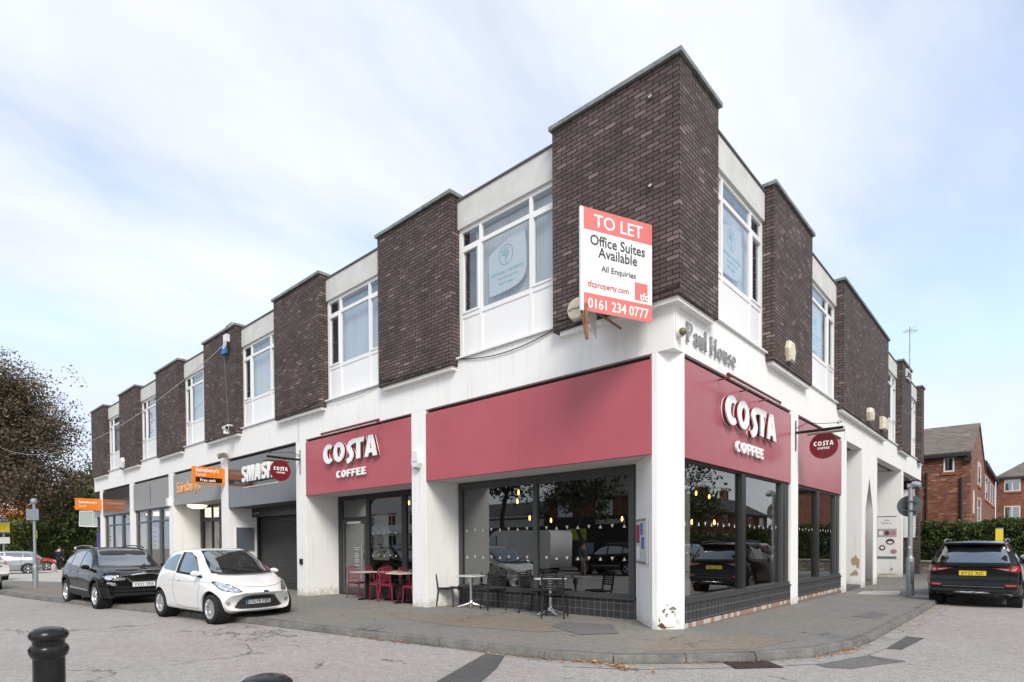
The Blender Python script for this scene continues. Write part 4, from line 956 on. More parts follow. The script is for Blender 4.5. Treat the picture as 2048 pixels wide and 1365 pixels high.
# tall dental poster on the recess wall of the side street
t = thing('banner_poster', 'tall white dental clinic poster on the recess wall of the side street', 'poster', (-.52, 21.03, .72))
mb = MB(); mb.box(-.36, .36, -.012, 0, 0, 1.83); mb.build('sheet', m_pw, t)
mb = MB(); mb.box(-.36, .36, -.02, -.012, 1.80, 1.83); mb.box(-.36, .36, -.02, -.012, 0, .03); mb.build('rail', M_ALU, t)
m_lil = mat('poster_lilac', (.42, .36, .40), .6); m_pk = mat('poster_pink', (.50, .22, .24), .6); m_dk = mat('poster_dark', (.14, .05, .06), .6); m_teal = mat('poster_teal', (.16, .30, .28), .6)
mb = MB(); mb.box(-.355, .355, -.0145, -.012, .92, 1.28); mb.build('photo_strip', m_lil, t)
for k, (cx, cz, rx, rz, m) in enumerate([(-.22, 1.10, .085, .10, m_pw), (.0, 1.10, .095, .11, m_dk), (.23, 1.10, .09, .10, m_pk), (.12, .72, .16, .13, m_dk), (.12, .69, .10, .05, m_pw), (-.17, .46, .12, .12, m_dk), (-.17, .46, .07, .06, m_pw), (.25, .30, .12, .10, m_pk)]):
    me = curve_mesh([ell(cx, cz, rx, rz, n=20)], .0008); me.transform(plane_matrix((0, -.015-.0012*k, 0), (1, 0, 0), UP)); me.materials.append(m); link('picture', me, t)
mb = MB(); mb.box(-.355, .355, -.0145, -.012, .03, .09); mb.build('footer', m_teal, t)
mb = MB()
for z_, w_ in ((1.62, .22), (1.50, .42)):
    for k in range(int(w_/.035)): mb.box(-w_/2+k*.036, -w_/2+k*.036+.024, -.0145, -.012, z_, z_+.045+.02*((k*7) % 3 == 0))
mb.build('heading', m_lil, t)
t = thing('banner_poster', 'blank white banner hanging in the far bay of the side street', 'banner', (-.44, 26.15, 1.65))
vs = []; n = 8
for i in range(n+1):
    for j in range(7):
        u = i/n; v = j/6; vs.append((-.28+.56*u+.03*math.sin(v*4), -.03*math.sin(u*5+v*2)-.02, v*2.4))
mb = MB(); mb.add(vs, [(i*7+j, (i+1)*7+j, (i+1)*7+j+1, i*7+j+1) for i in range(n) for j in range(6)], 0, True); mb.build('sheet', m_pw, t)
mb = MB(); mb.tube([(-.32, -.02, 2.41), (.32, -.02, 2.41)], .015, 6); mb.build('rail', M_ALU, t)
o = MB().box(-.14, .14, -.008, 0, 0, .3).build('warning_notice', mat('notice_red', (.45, .06, .05), .6), loc=(-.14, 13.945, 1.38)); o.rotation_euler = (0, 0, 0)
t = thing('warning_sign', 'small red and white notice inside the pointed arch', 'notice', (-.13, 13.968, 1.40))
o.parent = t; o.location = (0, 0, 0); o.rotation_euler = (0, 0, math.pi); o.name = 'plate'
mb = MB(); mb.box(-.11, .11, .009, .011, .17, .28); mb.build('white_field', m_pw, t)
# cafe door poster & supermarket posters behind the glass
t = thing('window_poster', 'white sandwich poster inside the cafe window beside the door', 'poster', (-9.45, 1.10, 0.98))
mb = MB(); mb.box(-.38, .38, 0, .006, 0, 1.25); mb.build('sheet', mat('poster_paper', (.66, .69, .74), .6), t)
me = curve_mesh([[(-.25, .18), (.0, .05), (.3, .25), (.05, .42)]], .001); me.transform(plane_matrix((0, -.002, 0), (1, 0, 0), UP)); me.materials.append(mat('poster_tan', (.32, .24, .12), .6)); link('picture', me, t)
me = curve_mesh([ell(-.05, .55, .2, .17, n=18)], .001); me.transform(plane_matrix((0, -.002, 0), (1, 0, 0), UP)); me.materials.append(mat('poster_olive', (.14, .12, .05), .6)); link('picture', me, t)
text('SMOOTH', .10, M_GREYF, (-.3, -.002, 1.05), (1, 0, 0), UP, t); text('MAPLE', .10, M_GREYF, (-.25, -.002, .90), (1, 0, 0), UP, t)
rp = random.Random(4)
for i, (x, z, w, h, lab, cols) in enumerate([(-25.74, 1.25, .78, 1.05, 'tall white offer poster with red lettering in the supermarket window', ((.55, .05, .07), (.55, .05, .07), (.15, .3, .5), (.6, .1, .12))), (-31.3, .9, .8, 1.1, 'white poster with a red picture in the far supermarket window', ((.5, .1, .08), (.6, .4, .1))), (-29.6, .9, .7, 1.3, 'pink edged white poster beside the far grey pillar', ((.6, .2, .4), (.7, .7, .7)))]):
    t = thing('window_poster', lab, 'poster', (x, .22, z)); mb = MB(); mb.box(-w/2, w/2, 0, .006, 0, h); mb.build('sheet', m_pw, t)
    for k, c in enumerate(cols):
        mb = MB(); zz = h*(.12+.2*k); mb.box(-w*.3, w*rp.uniform(.1, .34), -.003, -.001, zz, zz+h*.12); mb.build('print', mat('print_%d%d' % (i, k), c, .6), t)
o = tag(MB().box(-.02, .02, -.5, .5, 0, 2.3).build('side_poster', mat('purple_poster', (.05, .03, .18), .5), loc=(-34.9, -.0, .0)), 'purple and yellow poster at the far end window', 'poster'); o.location = (-34.75, .07, -.1); o.rotation_euler = (0, 0, R(90))
# entrance dome light (lit) and soffit dome of the supermarket
t = thing('dome_light', 'lit white dome light under the entrance soffit', 'ceiling light', (-21.4, .5, 3.14))
mb = MB(); mb.lathe([(0, -.20), (.2, -.19), (.34, -.12), (.38, -.04)], seg=24); mb.build('diffuser', mat('lit_dome', (.9, .85, .7), .5, emis=(1, .88, .65), estr=1.1), t)
mb = MB(); mb.lathe([(.39, -.04), (.39, 0), (.30, 0)], seg=24); mb.build('rim', m_wp, t)
t = thing('dome_camera', 'small white dome camera under the entrance soffit', 'security camera', (-22.25, .45, 3.14))
mb = MB(); mb.lathe([(0, -.13), (.08, -.10), (.11, -.02), (.12, 0)], seg=16); mb.build('dome', m_wp, t)
mb = MB(); mb.lathe([(.13, -.02), (.13, 0), (.1, 0)], seg=16); mb.build('rim', M_GREYF, t)
# pictures (faint care company banners) behind the upper windows
def care(F, us, label):
    c = (us[1]+us[2])/2; t = thing('window_banner', label, 'banner', F.p(c, -.16, 6.55)); rt = F.r; nrm = F.p(0, 1, 0)
    pts = [(-.52, .05), (-.45, -.02), (.2, .02), (.46, .18), (.50, .5), (.47, .98), (.40, 1.08), (-.1, .98), (-.46, .86), (-.53, .75)]
    me = curve_mesh([[tuple(p) for p in catmull(pts+[pts[0]], 3)][:-1]], .001); me.transform(plane_matrix((0, 0, 0), rt, UP)); me.materials.append(mat('banner_sheet', (.66, .70, .70), .8)); link('sheet', me, t)
    mt = mat('banner_teal', (.20, .48, .50), .7); mg = mat('banner_grey', (.42, .43, .50), .7)
    me = curve_mesh([ell(-.05, .72, .20, .21), ell(-.05, .72, .175, .185)[::-1]], .001); me.transform(plane_matrix(nrm*.003, rt, UP)); me.materials.append(mg); link('logo_ring', me, t)
    mb = MB(); o = nrm*.004
    mb.tube([o-rt*.05+UP*.56, o-rt*.05+UP*.72], [.014, .006], 5)
    rr = random.Random(2)
    for k in range(7): mb.tube([o-rt*.05+UP*(.62+.01*k), o+rt*(-.05+.12*math.cos(.5+k*.35))+UP*(.70+.13*math.sin(.5+k*.35))], .004, 4)
    for k in range(40):
        a = rr.uniform(-.2, 3.34); q = rr.uniform(.05, .15); p = o+rt*(-.05+q*math.cos(a))+UP*(.72+q*math.sin(a)*.95); mb.add([p-rt*.01, p+UP*.012, p+rt*.01, p-UP*.012], [(0, 1, 2, 3)])
    mb.build('logo_tree', mt, t)
    text('ARMONDALE CARE SERVICES', .085, mt, nrm*.003-rt*.02+UP*.36, rt, UP, t, align='CENTER', xs=.78); text('FOCUSED ON YOU', .075, mg, nrm*.003+UP*.25, rt, UP, t, align='CENTER', xs=.85); text('0330 113 8665', .075, mt, nrm*.003-rt*.05+UP*.14, rt, UP, t, align='CENTER', xs=.85)
care(FL, UW[0], 'faint care company banner in the street window nearest the corner'); care(FR, UWR[0], 'faint care company banner in the side street window nearest the corner'); care(FR, UWR[1], 'faint care company banner in the second side street window')
# pendant bulbs in the cafe
def pendant(x, y, z, label):
    t = thing('pendant_lamp', label, 'pendant lamp', (x, y, z), 0, 'pendant bulbs in the cafe')
    mb = MB(); mb.tube([(0, 0, .1), (0, 0, 3.1-z)], .006, 4); mb.tube([(0, 0, .08), (0, 0, .14)], .02, 6); mb.build('flex', M_BLACK, t)
    mb = MB(); mb.lathe([(0, -.07), (.02, -.055), (.028, 0), (.014, .06), (.0, .07)], seg=10); mb.build('bulb', mat('lit_bulb', (1, .6, .2), .5, emis=(1, .42, .10), estr=14), t)
    return t
for i, (x, y, z) in enumerate([(-5.94, 3, 2.78), (-5.98, 3.0, 2.55), (-6.4, 4, 2.15), (-6.42, 5, 2.11), (-4.3, 5.5, 2.1), (-10.6, 3, 2.75), (-9.9, 3, 2.62), (-3, 7.4, 2.9), (-3, 8.3, 2.8), (-2.5, 5.0, 1.9), (-2.3, 5.6, 1.95), (-2.0, 6.3, 1.95)]):
    x0 = pendant(x, y, min(z, 2.85), 'glowing filament bulb hanging inside the cafe')
# ---------------------------------------------------------------- cafe furniture
M_BCH = mat('black_chair_plastic', (.018, .018, .019), .42)
def black_chair(loc, rz, label):
    t = thing('cafe_chair', label, 'chair', loc, rz, 'black cafe chairs')
    # faces +x ; seat centre at origin
    mb = MB()
    n = 6; vs = []
    for i in range(n+1):
        for j in range(7):
            x = -.21+.42*i/n; y = -.21+.42*j/6; vs.append((x, y*(1-.04*i/n), .445-.018*math.sin(math.pi*i/n)-.01*math.sin(math.pi*j/6)))
    mb.add(vs, [(i*7+j, (i+1)*7+j, (i+1)*7+j+1, i*7+j+1) for i in range(n) for j in range(6)], 0, True)
    mb.add([(v[0], v[1], v[2]-.022) for v in vs], [(i*7+j, i*7+j+1, (i+1)*7+j+1, (i+1)*7+j) for i in range(n) for j in range(6)], 0, True)
    mb.tube([(-.21, -.21, .436), (.21, -.20, .436), (.21, .20, .436), (-.21, .21, .436)], .013, 6)
    mb.build('seat', M_BCH, t)
    for sx in (1, -1):
        for sy in (1, -1):
            mb = MB(); mb.tube([(sx*.19, sy*.19, .43), (sx*.235, sy*.215, 0)], [.021, .016], 6); mb.build('leg', M_BCH, t)
    mb = MB()
    for sy in (1, -1): mb.tube([(-.20, sy*.20, .43), (-.225, sy*.205, .60), (-.27, sy*.205, .83)], .019, 6)
    mb.tube([(-.27, -.205, .83), (-.285, 0, .838), (-.27, .205, .83)], .016, 6)
    for k in range(6):
        z = .555+k*.047; xx = -.22-(z-.55)*.18
        pts = [(xx-.018*math.cos(a*math.pi/2), a*.20, z) for a in (-1, -.5, 0, .5, 1)]
        for p, q in zip(pts[:-1], pts[1:]): mb.add([(p[0], p[1], z-.015), (q[0], q[1], z-.015), (q[0]-.003, q[1], z+.015), (p[0]-.003, p[1], z+.015), (p[0]-.008, p[1], z-.015), (q[0]-.008, q[1], z-.015), (q[0]-.011, q[1], z+.015), (p[0]-.011, p[1], z+.015)], [(0, 1, 2, 3), (7, 6, 5, 4), (0, 4, 5, 1), (3, 2, 6, 7)])
    mb.build('backrest', M_BCH, t)
    return t
c0 = black_chair((-5.94, .55, G(-5.9, 0)), R(15), 'black slatted cafe chair against the white pillar, leftmost of the black ones')
copy_tree(c0, (-4.60, .62, G(-4.6, 0)), R(180-25), 'black slatted cafe chair turned toward the left round table')
copy_tree(c0, (-3.42, .62, G(-3.4, 0)), R(5), 'black slatted cafe chair left of the right round table')
copy_tree(c0, (-2.62, .28, G(-2.6, 0)), R(118), 'black slatted cafe chair in front of the right round table, its back to the road')
def round_table(loc, label):
    t = thing('round_table', label, 'table', loc, 0, 'round cafe tables')
    mb = MB(); mb.lathe([(0, .705), (.28, .705), (.33, .712), (.335, .722), (.33, .732), (0, .732)], seg=36); mb.build('table_top', mat('pale_table_top', (.60, .60, .60), .3, var=.06, vscale=6), t)
    mb = MB(); mb.lathe([(0, .60), (.028, .60), (.028, .08), (0, .08)], seg=14); mb.lathe([(.0, .08), (.055, .08), (.05, .13), (.03, .16)], seg=14); mb.lathe([(.05, .56), (.06, .60), (.05, .70), (.12, .704)], seg=14); mb.build('column', M_STEEL, t)
    mb = MB()
    for k in range(4):
        a = R(45+90*k); mb.tube([(0, 0, .10), (.16*math.cos(a), .16*math.sin(a), .055), (.30*math.cos(a), .30*math.sin(a), .018)], [.034, .026, .016], 8)
    mb.build('foot', M_STEEL, t)
    return t
t0 = round_table((-5.30, .62, G(-5.3, 0)), 'round pale cafe table on a steel foot, the left one')
copy_tree(t0, (-2.98, .60, G(-3, 0)), R(20), 'round pale cafe table on a steel foot, the right one')
for (x, y, lab) in ((-5.22, .66, 'left'), (-3.02, .66, 'right')):
    t = thing('ashtray', 'small glass ashtray on the %s round table' % lab, 'ashtray', (x, y, .732+G(x, 0))); MB().lathe([(0, .003), (.05, .003), (.055, .03), (.045, .03), (.04, .012), (0, .010)], seg=16).build('bowl', M_GREYF, t)
# red metal chairs
def red_chair(loc, rz, label):
    t = thing('cafe_chair', label, 'chair', loc, rz, 'dark red metal cafe chairs'); m = M_REDPAINT
    mb = MB(); mb.box(-.19, .20, -.20, .20, .435, .455); mb.box(.17, .20, -.2, .2, .41, .44); mb.box(-.19, .2, -.2, -.185, .405, .436); mb.box(-.19, .2, .185, .2, .405, .436); mb.build('seat', m, t, bevel=.006)
    for sy in (1, -1):
        mb = MB(); mb.tube([(.185, sy*.185, .43), (.20, sy*.19, .2), (.215, sy*.20, 0)], [.021, .018, .013], 6); mb.build('leg', m, t)
        mb = MB(); mb.tube([(-.19, sy*.19, .45), (-.215, sy*.19, .25), (-.27, sy*.20, 0)], [.020, .018, .013], 6); mb.build('leg', m, t)
    mb = MB(); pts = [(-.19, -.19, .44), (-.205, -.19, .62), (-.255, -.185, .78), (-.27, -.155, .84), (-.275, -.10, .862), (-.275, .10, .862), (-.27, .155, .84), (-.255, .185, .78), (-.205, .19, .62), (-.19, .19, .44)]
    mb.tube(pts, .015, 6)
    mb.tube([(-.203, -.19, .535), (-.203, .19, .535)], .011, 6)
    for y in (-.11, -.037, .037, .11): mb.tube([(-.203, y, .535), (-.225, y, .7), (-.272, y, .855)], .009, 5)
    mb.build('backrest', m, t)
    return t
zz = lambda x: G(x, 0)
r0 = red_chair((-9.72, .55, zz(-9.7)), R(10), 'dark red metal chair at the far left of the left dark table')
for x, y, a, lab in ((-8.55, .42, 172, 'dark red metal chair on the near right side of the left dark table'), (-9.0, 1.00-.25, 190, 'dark red metal chair tucked behind the left dark table by the door'), (-8.0, .38, 12, 'dark red metal chair between the two dark tables, turned right'), (-7.72, .80, 15, 'dark red metal chair behind the right dark table near the window'), (-6.98, .32, 175, 'dark red metal chair beside the pillar, nearest the road'), (-6.98, .82, 172, 'dark red metal chair beside the pillar, nearest the window'), (-9.35, .86, 20, 'dark red metal chair behind the left dark table, close to the door handle')):
    copy_tree(r0, (x, y, zz(x)), R(a), lab)
def dark_table(loc, w, label):
    t = thing('cafe_table', label, 'table', loc, 0, 'square cafe tables')
    mb = MB(); mb.box(-w/2, w/2, -.33, .33, .725, .748); mb.build('table_top', mat('travertine_top', (.55, .50, .42), .4, var=.1, vscale=6), t, bevel=.004)
    mb = MB(); mb.box(-.038, .038, -.038, .038, .03, .70); mb.box(-.16, .16, -.16, .16, .70, .725); mb.build('column', M_BLACK, t)
    mb = MB(); mb.box(-.28, .28, -.022, .022, 0, .035); mb.box(-.022, .022, -.28, .28, 0, .034); mb.build('foot', M_BLACK, t)
    return t
d0 = dark_table((-9.10, .40, zz(-9.1)), .62, 'square table with pale top and black column, the left one by the cafe door')
copy_tree(d0, (-8.45, .78, zz(-8.4)), 0, 'square table with pale top and black column, tucked behind the others')
copy_tree(d0, (-7.45, .36, zz(-7.4)), 0, 'square table with pale top and black column, nearest the pillar')
# inside the corner window: a seated customer, bag and coat
m_or = mat('orange_bag', (.75, .10, .02), .6); m_ye = mat('yellow_print', (.80, .42, .03), .6)
t = thing('carrier_bag', 'orange carrier bag standing inside the corner window', 'bag', (-.75, 1.45, .02))
mb = MB(); mb.add([(-.08, -.20, 0), (.08, -.20, 0), (.08, .20, 0), (-.08, .20, 0), (-.06, -.24, .42), (.07, -.23, .44), (.07, .24, .43), (-.06, .22, .40)], [(0, 3, 2, 1), (0, 1, 5, 4), (1, 2, 6, 5), (2, 3, 7, 6), (3, 0, 4, 7)]); mb.build('sack', m_or, t)
mb = MB(); mb.add([(.083, -.10, .10), (.083, .12, .08), (.075, .14, .30), (.073, .0, .36), (.075, -.12, .26)], [(0, 1, 2, 3, 4)]); mb.build('print', m_ye, t)
# ---------------------------------------------------------------- vehicles
def carpaint(name, col, rough=.22, flake=0., metal=0.):
    return mat(name, col, rough, metal=metal, coat=1.0, spec=.5)
def car_glass():
    m = bpy.data.materials.new('car_glass'); t = nt(m); n = t.nodes; l = t.links
    for x in list(n):
        if x.type != 'OUTPUT_MATERIAL': n.remove(x)
    out = [x for x in n if x.type == 'OUTPUT_MATERIAL'][0]
    lw = n.new('ShaderNodeFresnel'); lw.inputs['IOR'].default_value = 2.3
    mr = n.new('ShaderNodeMapRange'); mr.inputs[1].default_value = 0; mr.inputs[2].default_value = .55; mr.inputs[3].default_value = .14; mr.inputs[4].default_value = .85; l.new(lw.outputs[0], mr.inputs[0])
    d = n.new('ShaderNodeBsdfDiffuse'); d.inputs['Color'].default_value = (.016, .019, .020, 1)
    g = n.new('ShaderNodeBsdfGlossy'); g.inputs['Roughness'].default_value = .02; g.inputs['Color'].default_value = (.86, .90, .92, 1)
    mx = n.new('ShaderNodeMixShader'); l.new(mr.outputs[0], mx.inputs[0]); l.new(d.outputs[0], mx.inputs[1]); l.new(g.outputs[0], mx.inputs[2]); l.new(mx.outputs[0], out.inputs['Surface'])
    return m
M_CGL = car_glass()
M_TYRE = mat('tyre_rubber', (.016, .016, .016), .8)
M_RIM = mat('alloy_silver', (.62, .63, .64), .28, metal=.85)
M_RIMD = mat('alloy_dark', (.10, .10, .11), .4, metal=.5)
M_LENS = mat('headlamp_lens', (.55, .57, .60), .08, metal=.55, coat=1, var=.55, vscale=17)
M_CHROME = mat('chrome', (.75, .76, .78), .12, metal=1)
M_TAIL = mat('tail_red', (.42, .012, .015), .15, coat=1)
M_TAILW = mat('tail_clear', (.58, .55, .55), .15, metal=.4, coat=1)
M_PLW = mat('plate_white', (.78, .78, .76), .45); M_PLY = mat('plate_yellow', (.85, .60, .05), .45)
M_PLT = mat('plate_black', (.015, .015, .015), .5)
def lerp_table(tab, x):
    if x <= tab[0][0]: return tab[0][1]
    for i in range(len(tab)-1):
        if x <= tab[i+1][0]:
            a, b = tab[i], tab[i+1]; t = (x-a[0])/(b[0]-a[0])
            # catmull tangents with clamp
            p0 = tab[i-1] if i > 0 else a; p3 = tab[i+2] if i+2 < len(tab) else b
            def sl(u, v): return (v[1]-u[1])/max(1e-6, v[0]-u[0])
            s = sl(a, b); m0 = 0 if sl(p0, a)*s <= 0 and i > 0 else (sl(p0, a)+s)/2; m1 = 0 if sl(b, p3)*s <= 0 and i+2 < len(tab) else (s+sl(b, p3))/2
            lim = 3*abs(s); m0 = max(-lim, min(lim, m0)); m1 = max(-lim, min(lim, m1)); h = b[0]-a[0]
            return (2*t**3-3*t*t+1)*a[1]+(t**3-2*t*t+t)*h*m0+(-2*t**3+3*t*t)*b[1]+(t**3-t*t)*h*m1
    return tab[-1][1]
def poly_cut(pts, step):
    bm = bmesh.new(); f = bm.faces.new([bm.verts.new((u, v, 0)) for u, v in pts]); bmesh.ops.triangulate(bm, faces=[f])
    us = [p[0] for p in pts]; vs = [p[1] for p in pts]
    for lo, hi, ax in ((min(us), max(us), 0), (min(vs), max(vs), 1)):
        k = lo+step
        while k < hi-step*.2:
            bmesh.ops.bisect_plane(bm, geom=bm.verts[:]+bm.edges[:]+bm.faces[:], plane_co=(k, 0, 0) if ax == 0 else (0, k, 0), plane_no=(1, 0, 0) if ax == 0 else (0, 1, 0)); k += step
    return bm
def strip(path, w):
    L = []; Rr = []; P = [Vector(p) for p in path]
    for i, p in enumerate(P):
        t = (P[min(i+1, len(P)-1)]-P[max(i-1, 0)]).normalized(); n_ = Vector((-t.y, t.x)); ww = w[i] if isinstance(w, (list, tuple)) else w
        L.append(p+n_*ww/2); Rr.append(p-n_*ww/2)
    return [tuple(p) for p in L]+[tuple(p) for p in Rr[::-1]]
def smooth_closed(pts, n=4):
    P = [Vector(p) for p in pts]; out = []; N = len(P)
    for i in range(N):
        p0, p1, p2, p3 = P[i-1], P[i], P[(i+1) % N], P[(i+2) % N]
        for k in range(n):
            t = k/n; out.append(tuple(.5*((2*p1)+(p2-p0)*t+(2*p0-5*p1+4*p2-p3)*t*t+(3*p1-p0-3*p2+p3)*t**3)))
    return out
class Car:
    def __init__(s, name, label, S, paint, group='parked cars', cat='car'):
        s.S = S; s.root = thing(name, label, cat, (0, 0, 0), 0, group); s.paint = paint
        nx = 84; x0, x1 = S['x0'], S['x1']; nose = S.get('nose', .16); tail = S.get('tail', .10)
        fp = S.get('front_prof', [(0, 0), (2, 0)]); rp = S.get('rear_prof', [(0, 0), (2, 0)])
        rings = []
        for i in range(nx+1):
            q = i/nx; q = .5-.5*math.cos(math.pi*q)*(.35)-.5*(1-2*q)*.65; x = x0+(x1-x0)*q
            zb = lerp_table(S['zb'], x); hw = lerp_table(S['hw'], x); ze = lerp_table(S['belt'], x); hb = lerp_table(S['hb'], x); zt = lerp_table(S['top'], x); ht = lerp_table(S['ht'], x)
            zm = zb+(ze-zb)*.55; dr = min(.11, .55*max(.02, zt-ze))
            pts = [(0, zb), (hw*.5, zb), (hw*.86, zb+.01), (hw*.965, zb+.07), (hw*.99, zb+(ze-zb)*.30), (hw, zm), (hw*.5+hb*.5+.008, zm+(ze-zm)*.6), (hb, ze), ((hb+ht)/2+.012, ze+(zt-dr-ze)*.5), (ht, zt-dr), (ht-.045, zt-dr*.38), (ht-.13, zt-dr*.12), (ht*.5, zt-.004), (0, zt)]
            P = []
            for k in range(len(pts)-1):
                p0 = Vector(pts[max(k-1, 0)]); p1 = Vector(pts[k]); p2 = Vector(pts[k+1]); p3 = Vector(pts[min(k+2, len(pts)-1)])
                for j in range(4):
                    t = j/4; P.append(.5*((2*p1)+(p2-p0)*t+(2*p0-5*p1+4*p2-p3)*t*t+(3*p1-p0-3*p2+p3)*t**3))
            P.append(Vector(pts[-1]))
            ring = []
            wf = max(0, min(1, (x-(x1-.75))/.75)); wr = max(0, min(1, ((x0+.65)-x)/.65)); wf = wf*wf*(3-2*wf); wr = wr*wr*(3-2*wr)
            full = [(p.x, p.y) for p in P]+[(-p.x, p.y) for p in P[-2:0:-1]]
            for y, z in full:
                yy = abs(y)/hw
                dx = -wf*(nose*yy**2.6+lerp_table(fp, z))+wr*(tail*yy**2.8+lerp_table(rp, z))
                # rounded corners shrink
                ring.append((x+dx, y, z))
            rings.append(ring)
        m = len(rings[0]); vs = [v for r_ in rings for v in r_]; fs = []
        for i in range(nx):
            for k in range(m): a = i*m+k; b = i*m+(k+1) % m; fs.append((a, b, b+m, a+m))
        # end caps as row-to-row quads
        h = m//2
        for base, flip in ((0, True), (nx*m, False)):
            for k in range(0, h):
                a, b = base+k, base+k+1; c, d = base+(m-k-1) % m, base+(m-k) % m
                if k == 0: f = (a, b, c)
                elif k == h-1: f = (a, b, d)
                else: f = (a, b, c, d)
                fs.append(f if not flip else f[::-1])
        me = bpy.data.meshes.new('body'); me.from_pydata(vs, [], fs); me.polygons.foreach_set('use_smooth', [True]*len(fs)); me.materials.append(paint)
        bm = bmesh.new(); bm.from_mesh(me); bmesh.ops.remove_doubles(bm, verts=bm.verts[:], dist=.0004); bmesh.ops.recalc_face_normals(bm, faces=bm.faces[:])
        if bm.calc_volume(signed=True) < 0: bmesh.ops.reverse_faces(bm, faces=bm.faces[:])
        print('CAR', name, len(bm.verts), 'vol', bm.calc_volume(signed=True), 'nonman', sum(1 for e in bm.edges if len(e.link_faces) != 2)); bm.to_mesh(me)
        s.bvh = BVHTree.FromBMesh(bm); bm.free()
        body = link('body', me, s.root)
        # wheel arches cut out with a cylinder on each side
        r = S['arch']; cur = me
        for wx in S['wx']:
            for sy in (1, -1):
                cb_ = bmesh.new(); bmesh.ops.create_cone(cb_, cap_ends=True, cap_tris=False, segments=44, radius1=r, radius2=r, depth=.45, matrix=Matrix.Translation((wx, sy*(S['hwm']-.02), S['wr']+.015)) @ Matrix.Rotation(R(90), 4, 'X'))
                cme = bpy.data.meshes.new('cut'); cb_.to_mesh(cme); cb_.free(); cut = bpy.data.objects.new('cut', cme); C.objects.link(cut)
                for solver, us in (('EXACT', False), ('EXACT', True), ('FAST', False)):
                    body.modifiers.clear(); md = body.modifiers.new('b', 'BOOLEAN'); md.operation = 'DIFFERENCE'; md.object = cut; md.solver = solver
                    if us: md.use_self = True
                    bpy.context.view_layer.update(); m2 = bpy.data.meshes.new_from_object(body.evaluated_get(bpy.context.evaluated_depsgraph_get()))
                    ymax = max(abs(v.co.y) for v in m2.vertices) if len(m2.vertices) else 9
                    if ymax < S['hwm']+.03 and len(m2.polygons) > 500: break
                else: m2 = None
                body.modifiers.clear()
                if m2: body.data = m2
                bpy.data.objects.remove(cut)
        me2 = body.data; me2.materials.clear(); me2.materials.append(paint); me2.name = 'body'
        me2.polygons.foreach_set('material_index', [0]*len(me2.polygons)); me2.polygons.foreach_set('use_smooth', [True]*len(me2.polygons))
        try: me2.set_sharp_from_angle(angle=R(42))
        except Exception: pass
        s.body = body
        for wx in S['wx']:
            for sy in (1, -1):
                mb = MB(); c = (wx, sy*(S['hwm']-.18), S['wr']+.015); mb.lathe([(r-.006, -.14), (r-.006, .13 if sy > 0 else .13)], c=c, seg=40, axis='y', cap=False)
                mb.build('wheel_arch_liner', M_DARK, s.root, auto=False)
    def decal(s, name, m, pts, view='side', off=.004, step=.05, th=0, parent=None, sy=1, ang=0, smooth=True, keep=False):
        bm = poly_cut(pts, step)
        if view == 'side': d = Vector((0, -sy, 0)); f = lambda u, v: Vector((u, sy*3, v))
        elif view == 'front': d = Vector((-1, 0, 0)); f = lambda u, v: Vector((5, u, v))
        elif view == 'rear': d = Vector((1, 0, 0)); f = lambda u, v: Vector((-5, u, v))
        elif view == 'top': d = Vector((0, 0, -1)); f = lambda u, v: Vector((u, v, 4))
        elif view == 'diag':
            a = R(ang); d = -Vector((math.cos(a), math.sin(a), 0)); w = Vector((-math.sin(a), math.cos(a), 0)); f = lambda u, v: -d*6+w*u+UP*v
        bad = []
        for v in bm.verts:
            o = f(v.co.x, v.co.y); hit, nrm, i, dist = s.bvh.ray_cast(o, d)
            if hit is None: bad.append(v); continue
            if nrm.dot(d) > 0: nrm = -nrm
            nn = (nrm*.6-d*.4).normalized(); v.co = hit+nn*off
        if bad: bmesh.ops.delete(bm, geom=bad, context='VERTS')
        if not bm.verts: bm.free(); return None
        if name in ('windscreen', 'rear_window'):
            inner = [v for v in bm.verts if not v.is_boundary]
            for _ in range(40): bmesh.ops.smooth_vert(bm, verts=inner, factor=.5, use_axis_x=True, use_axis_y=True, use_axis_z=True)
            for v in inner: v.co -= d*.006
        bmesh.ops.recalc_face_normals(bm, faces=bm.faces[:])
        fsum = sum((f_.normal.dot(d) for f_ in bm.faces))
        if fsum > 0: bmesh.ops.reverse_faces(bm, faces=bm.faces[:])
        me = bpy.data.meshes.new(name); bm.to_mesh(me); bm.free(); me.materials.append(m)
        me.polygons.foreach_set('use_smooth', [smooth]*len(me.polygons))
        return link(name, me, parent or s.root)
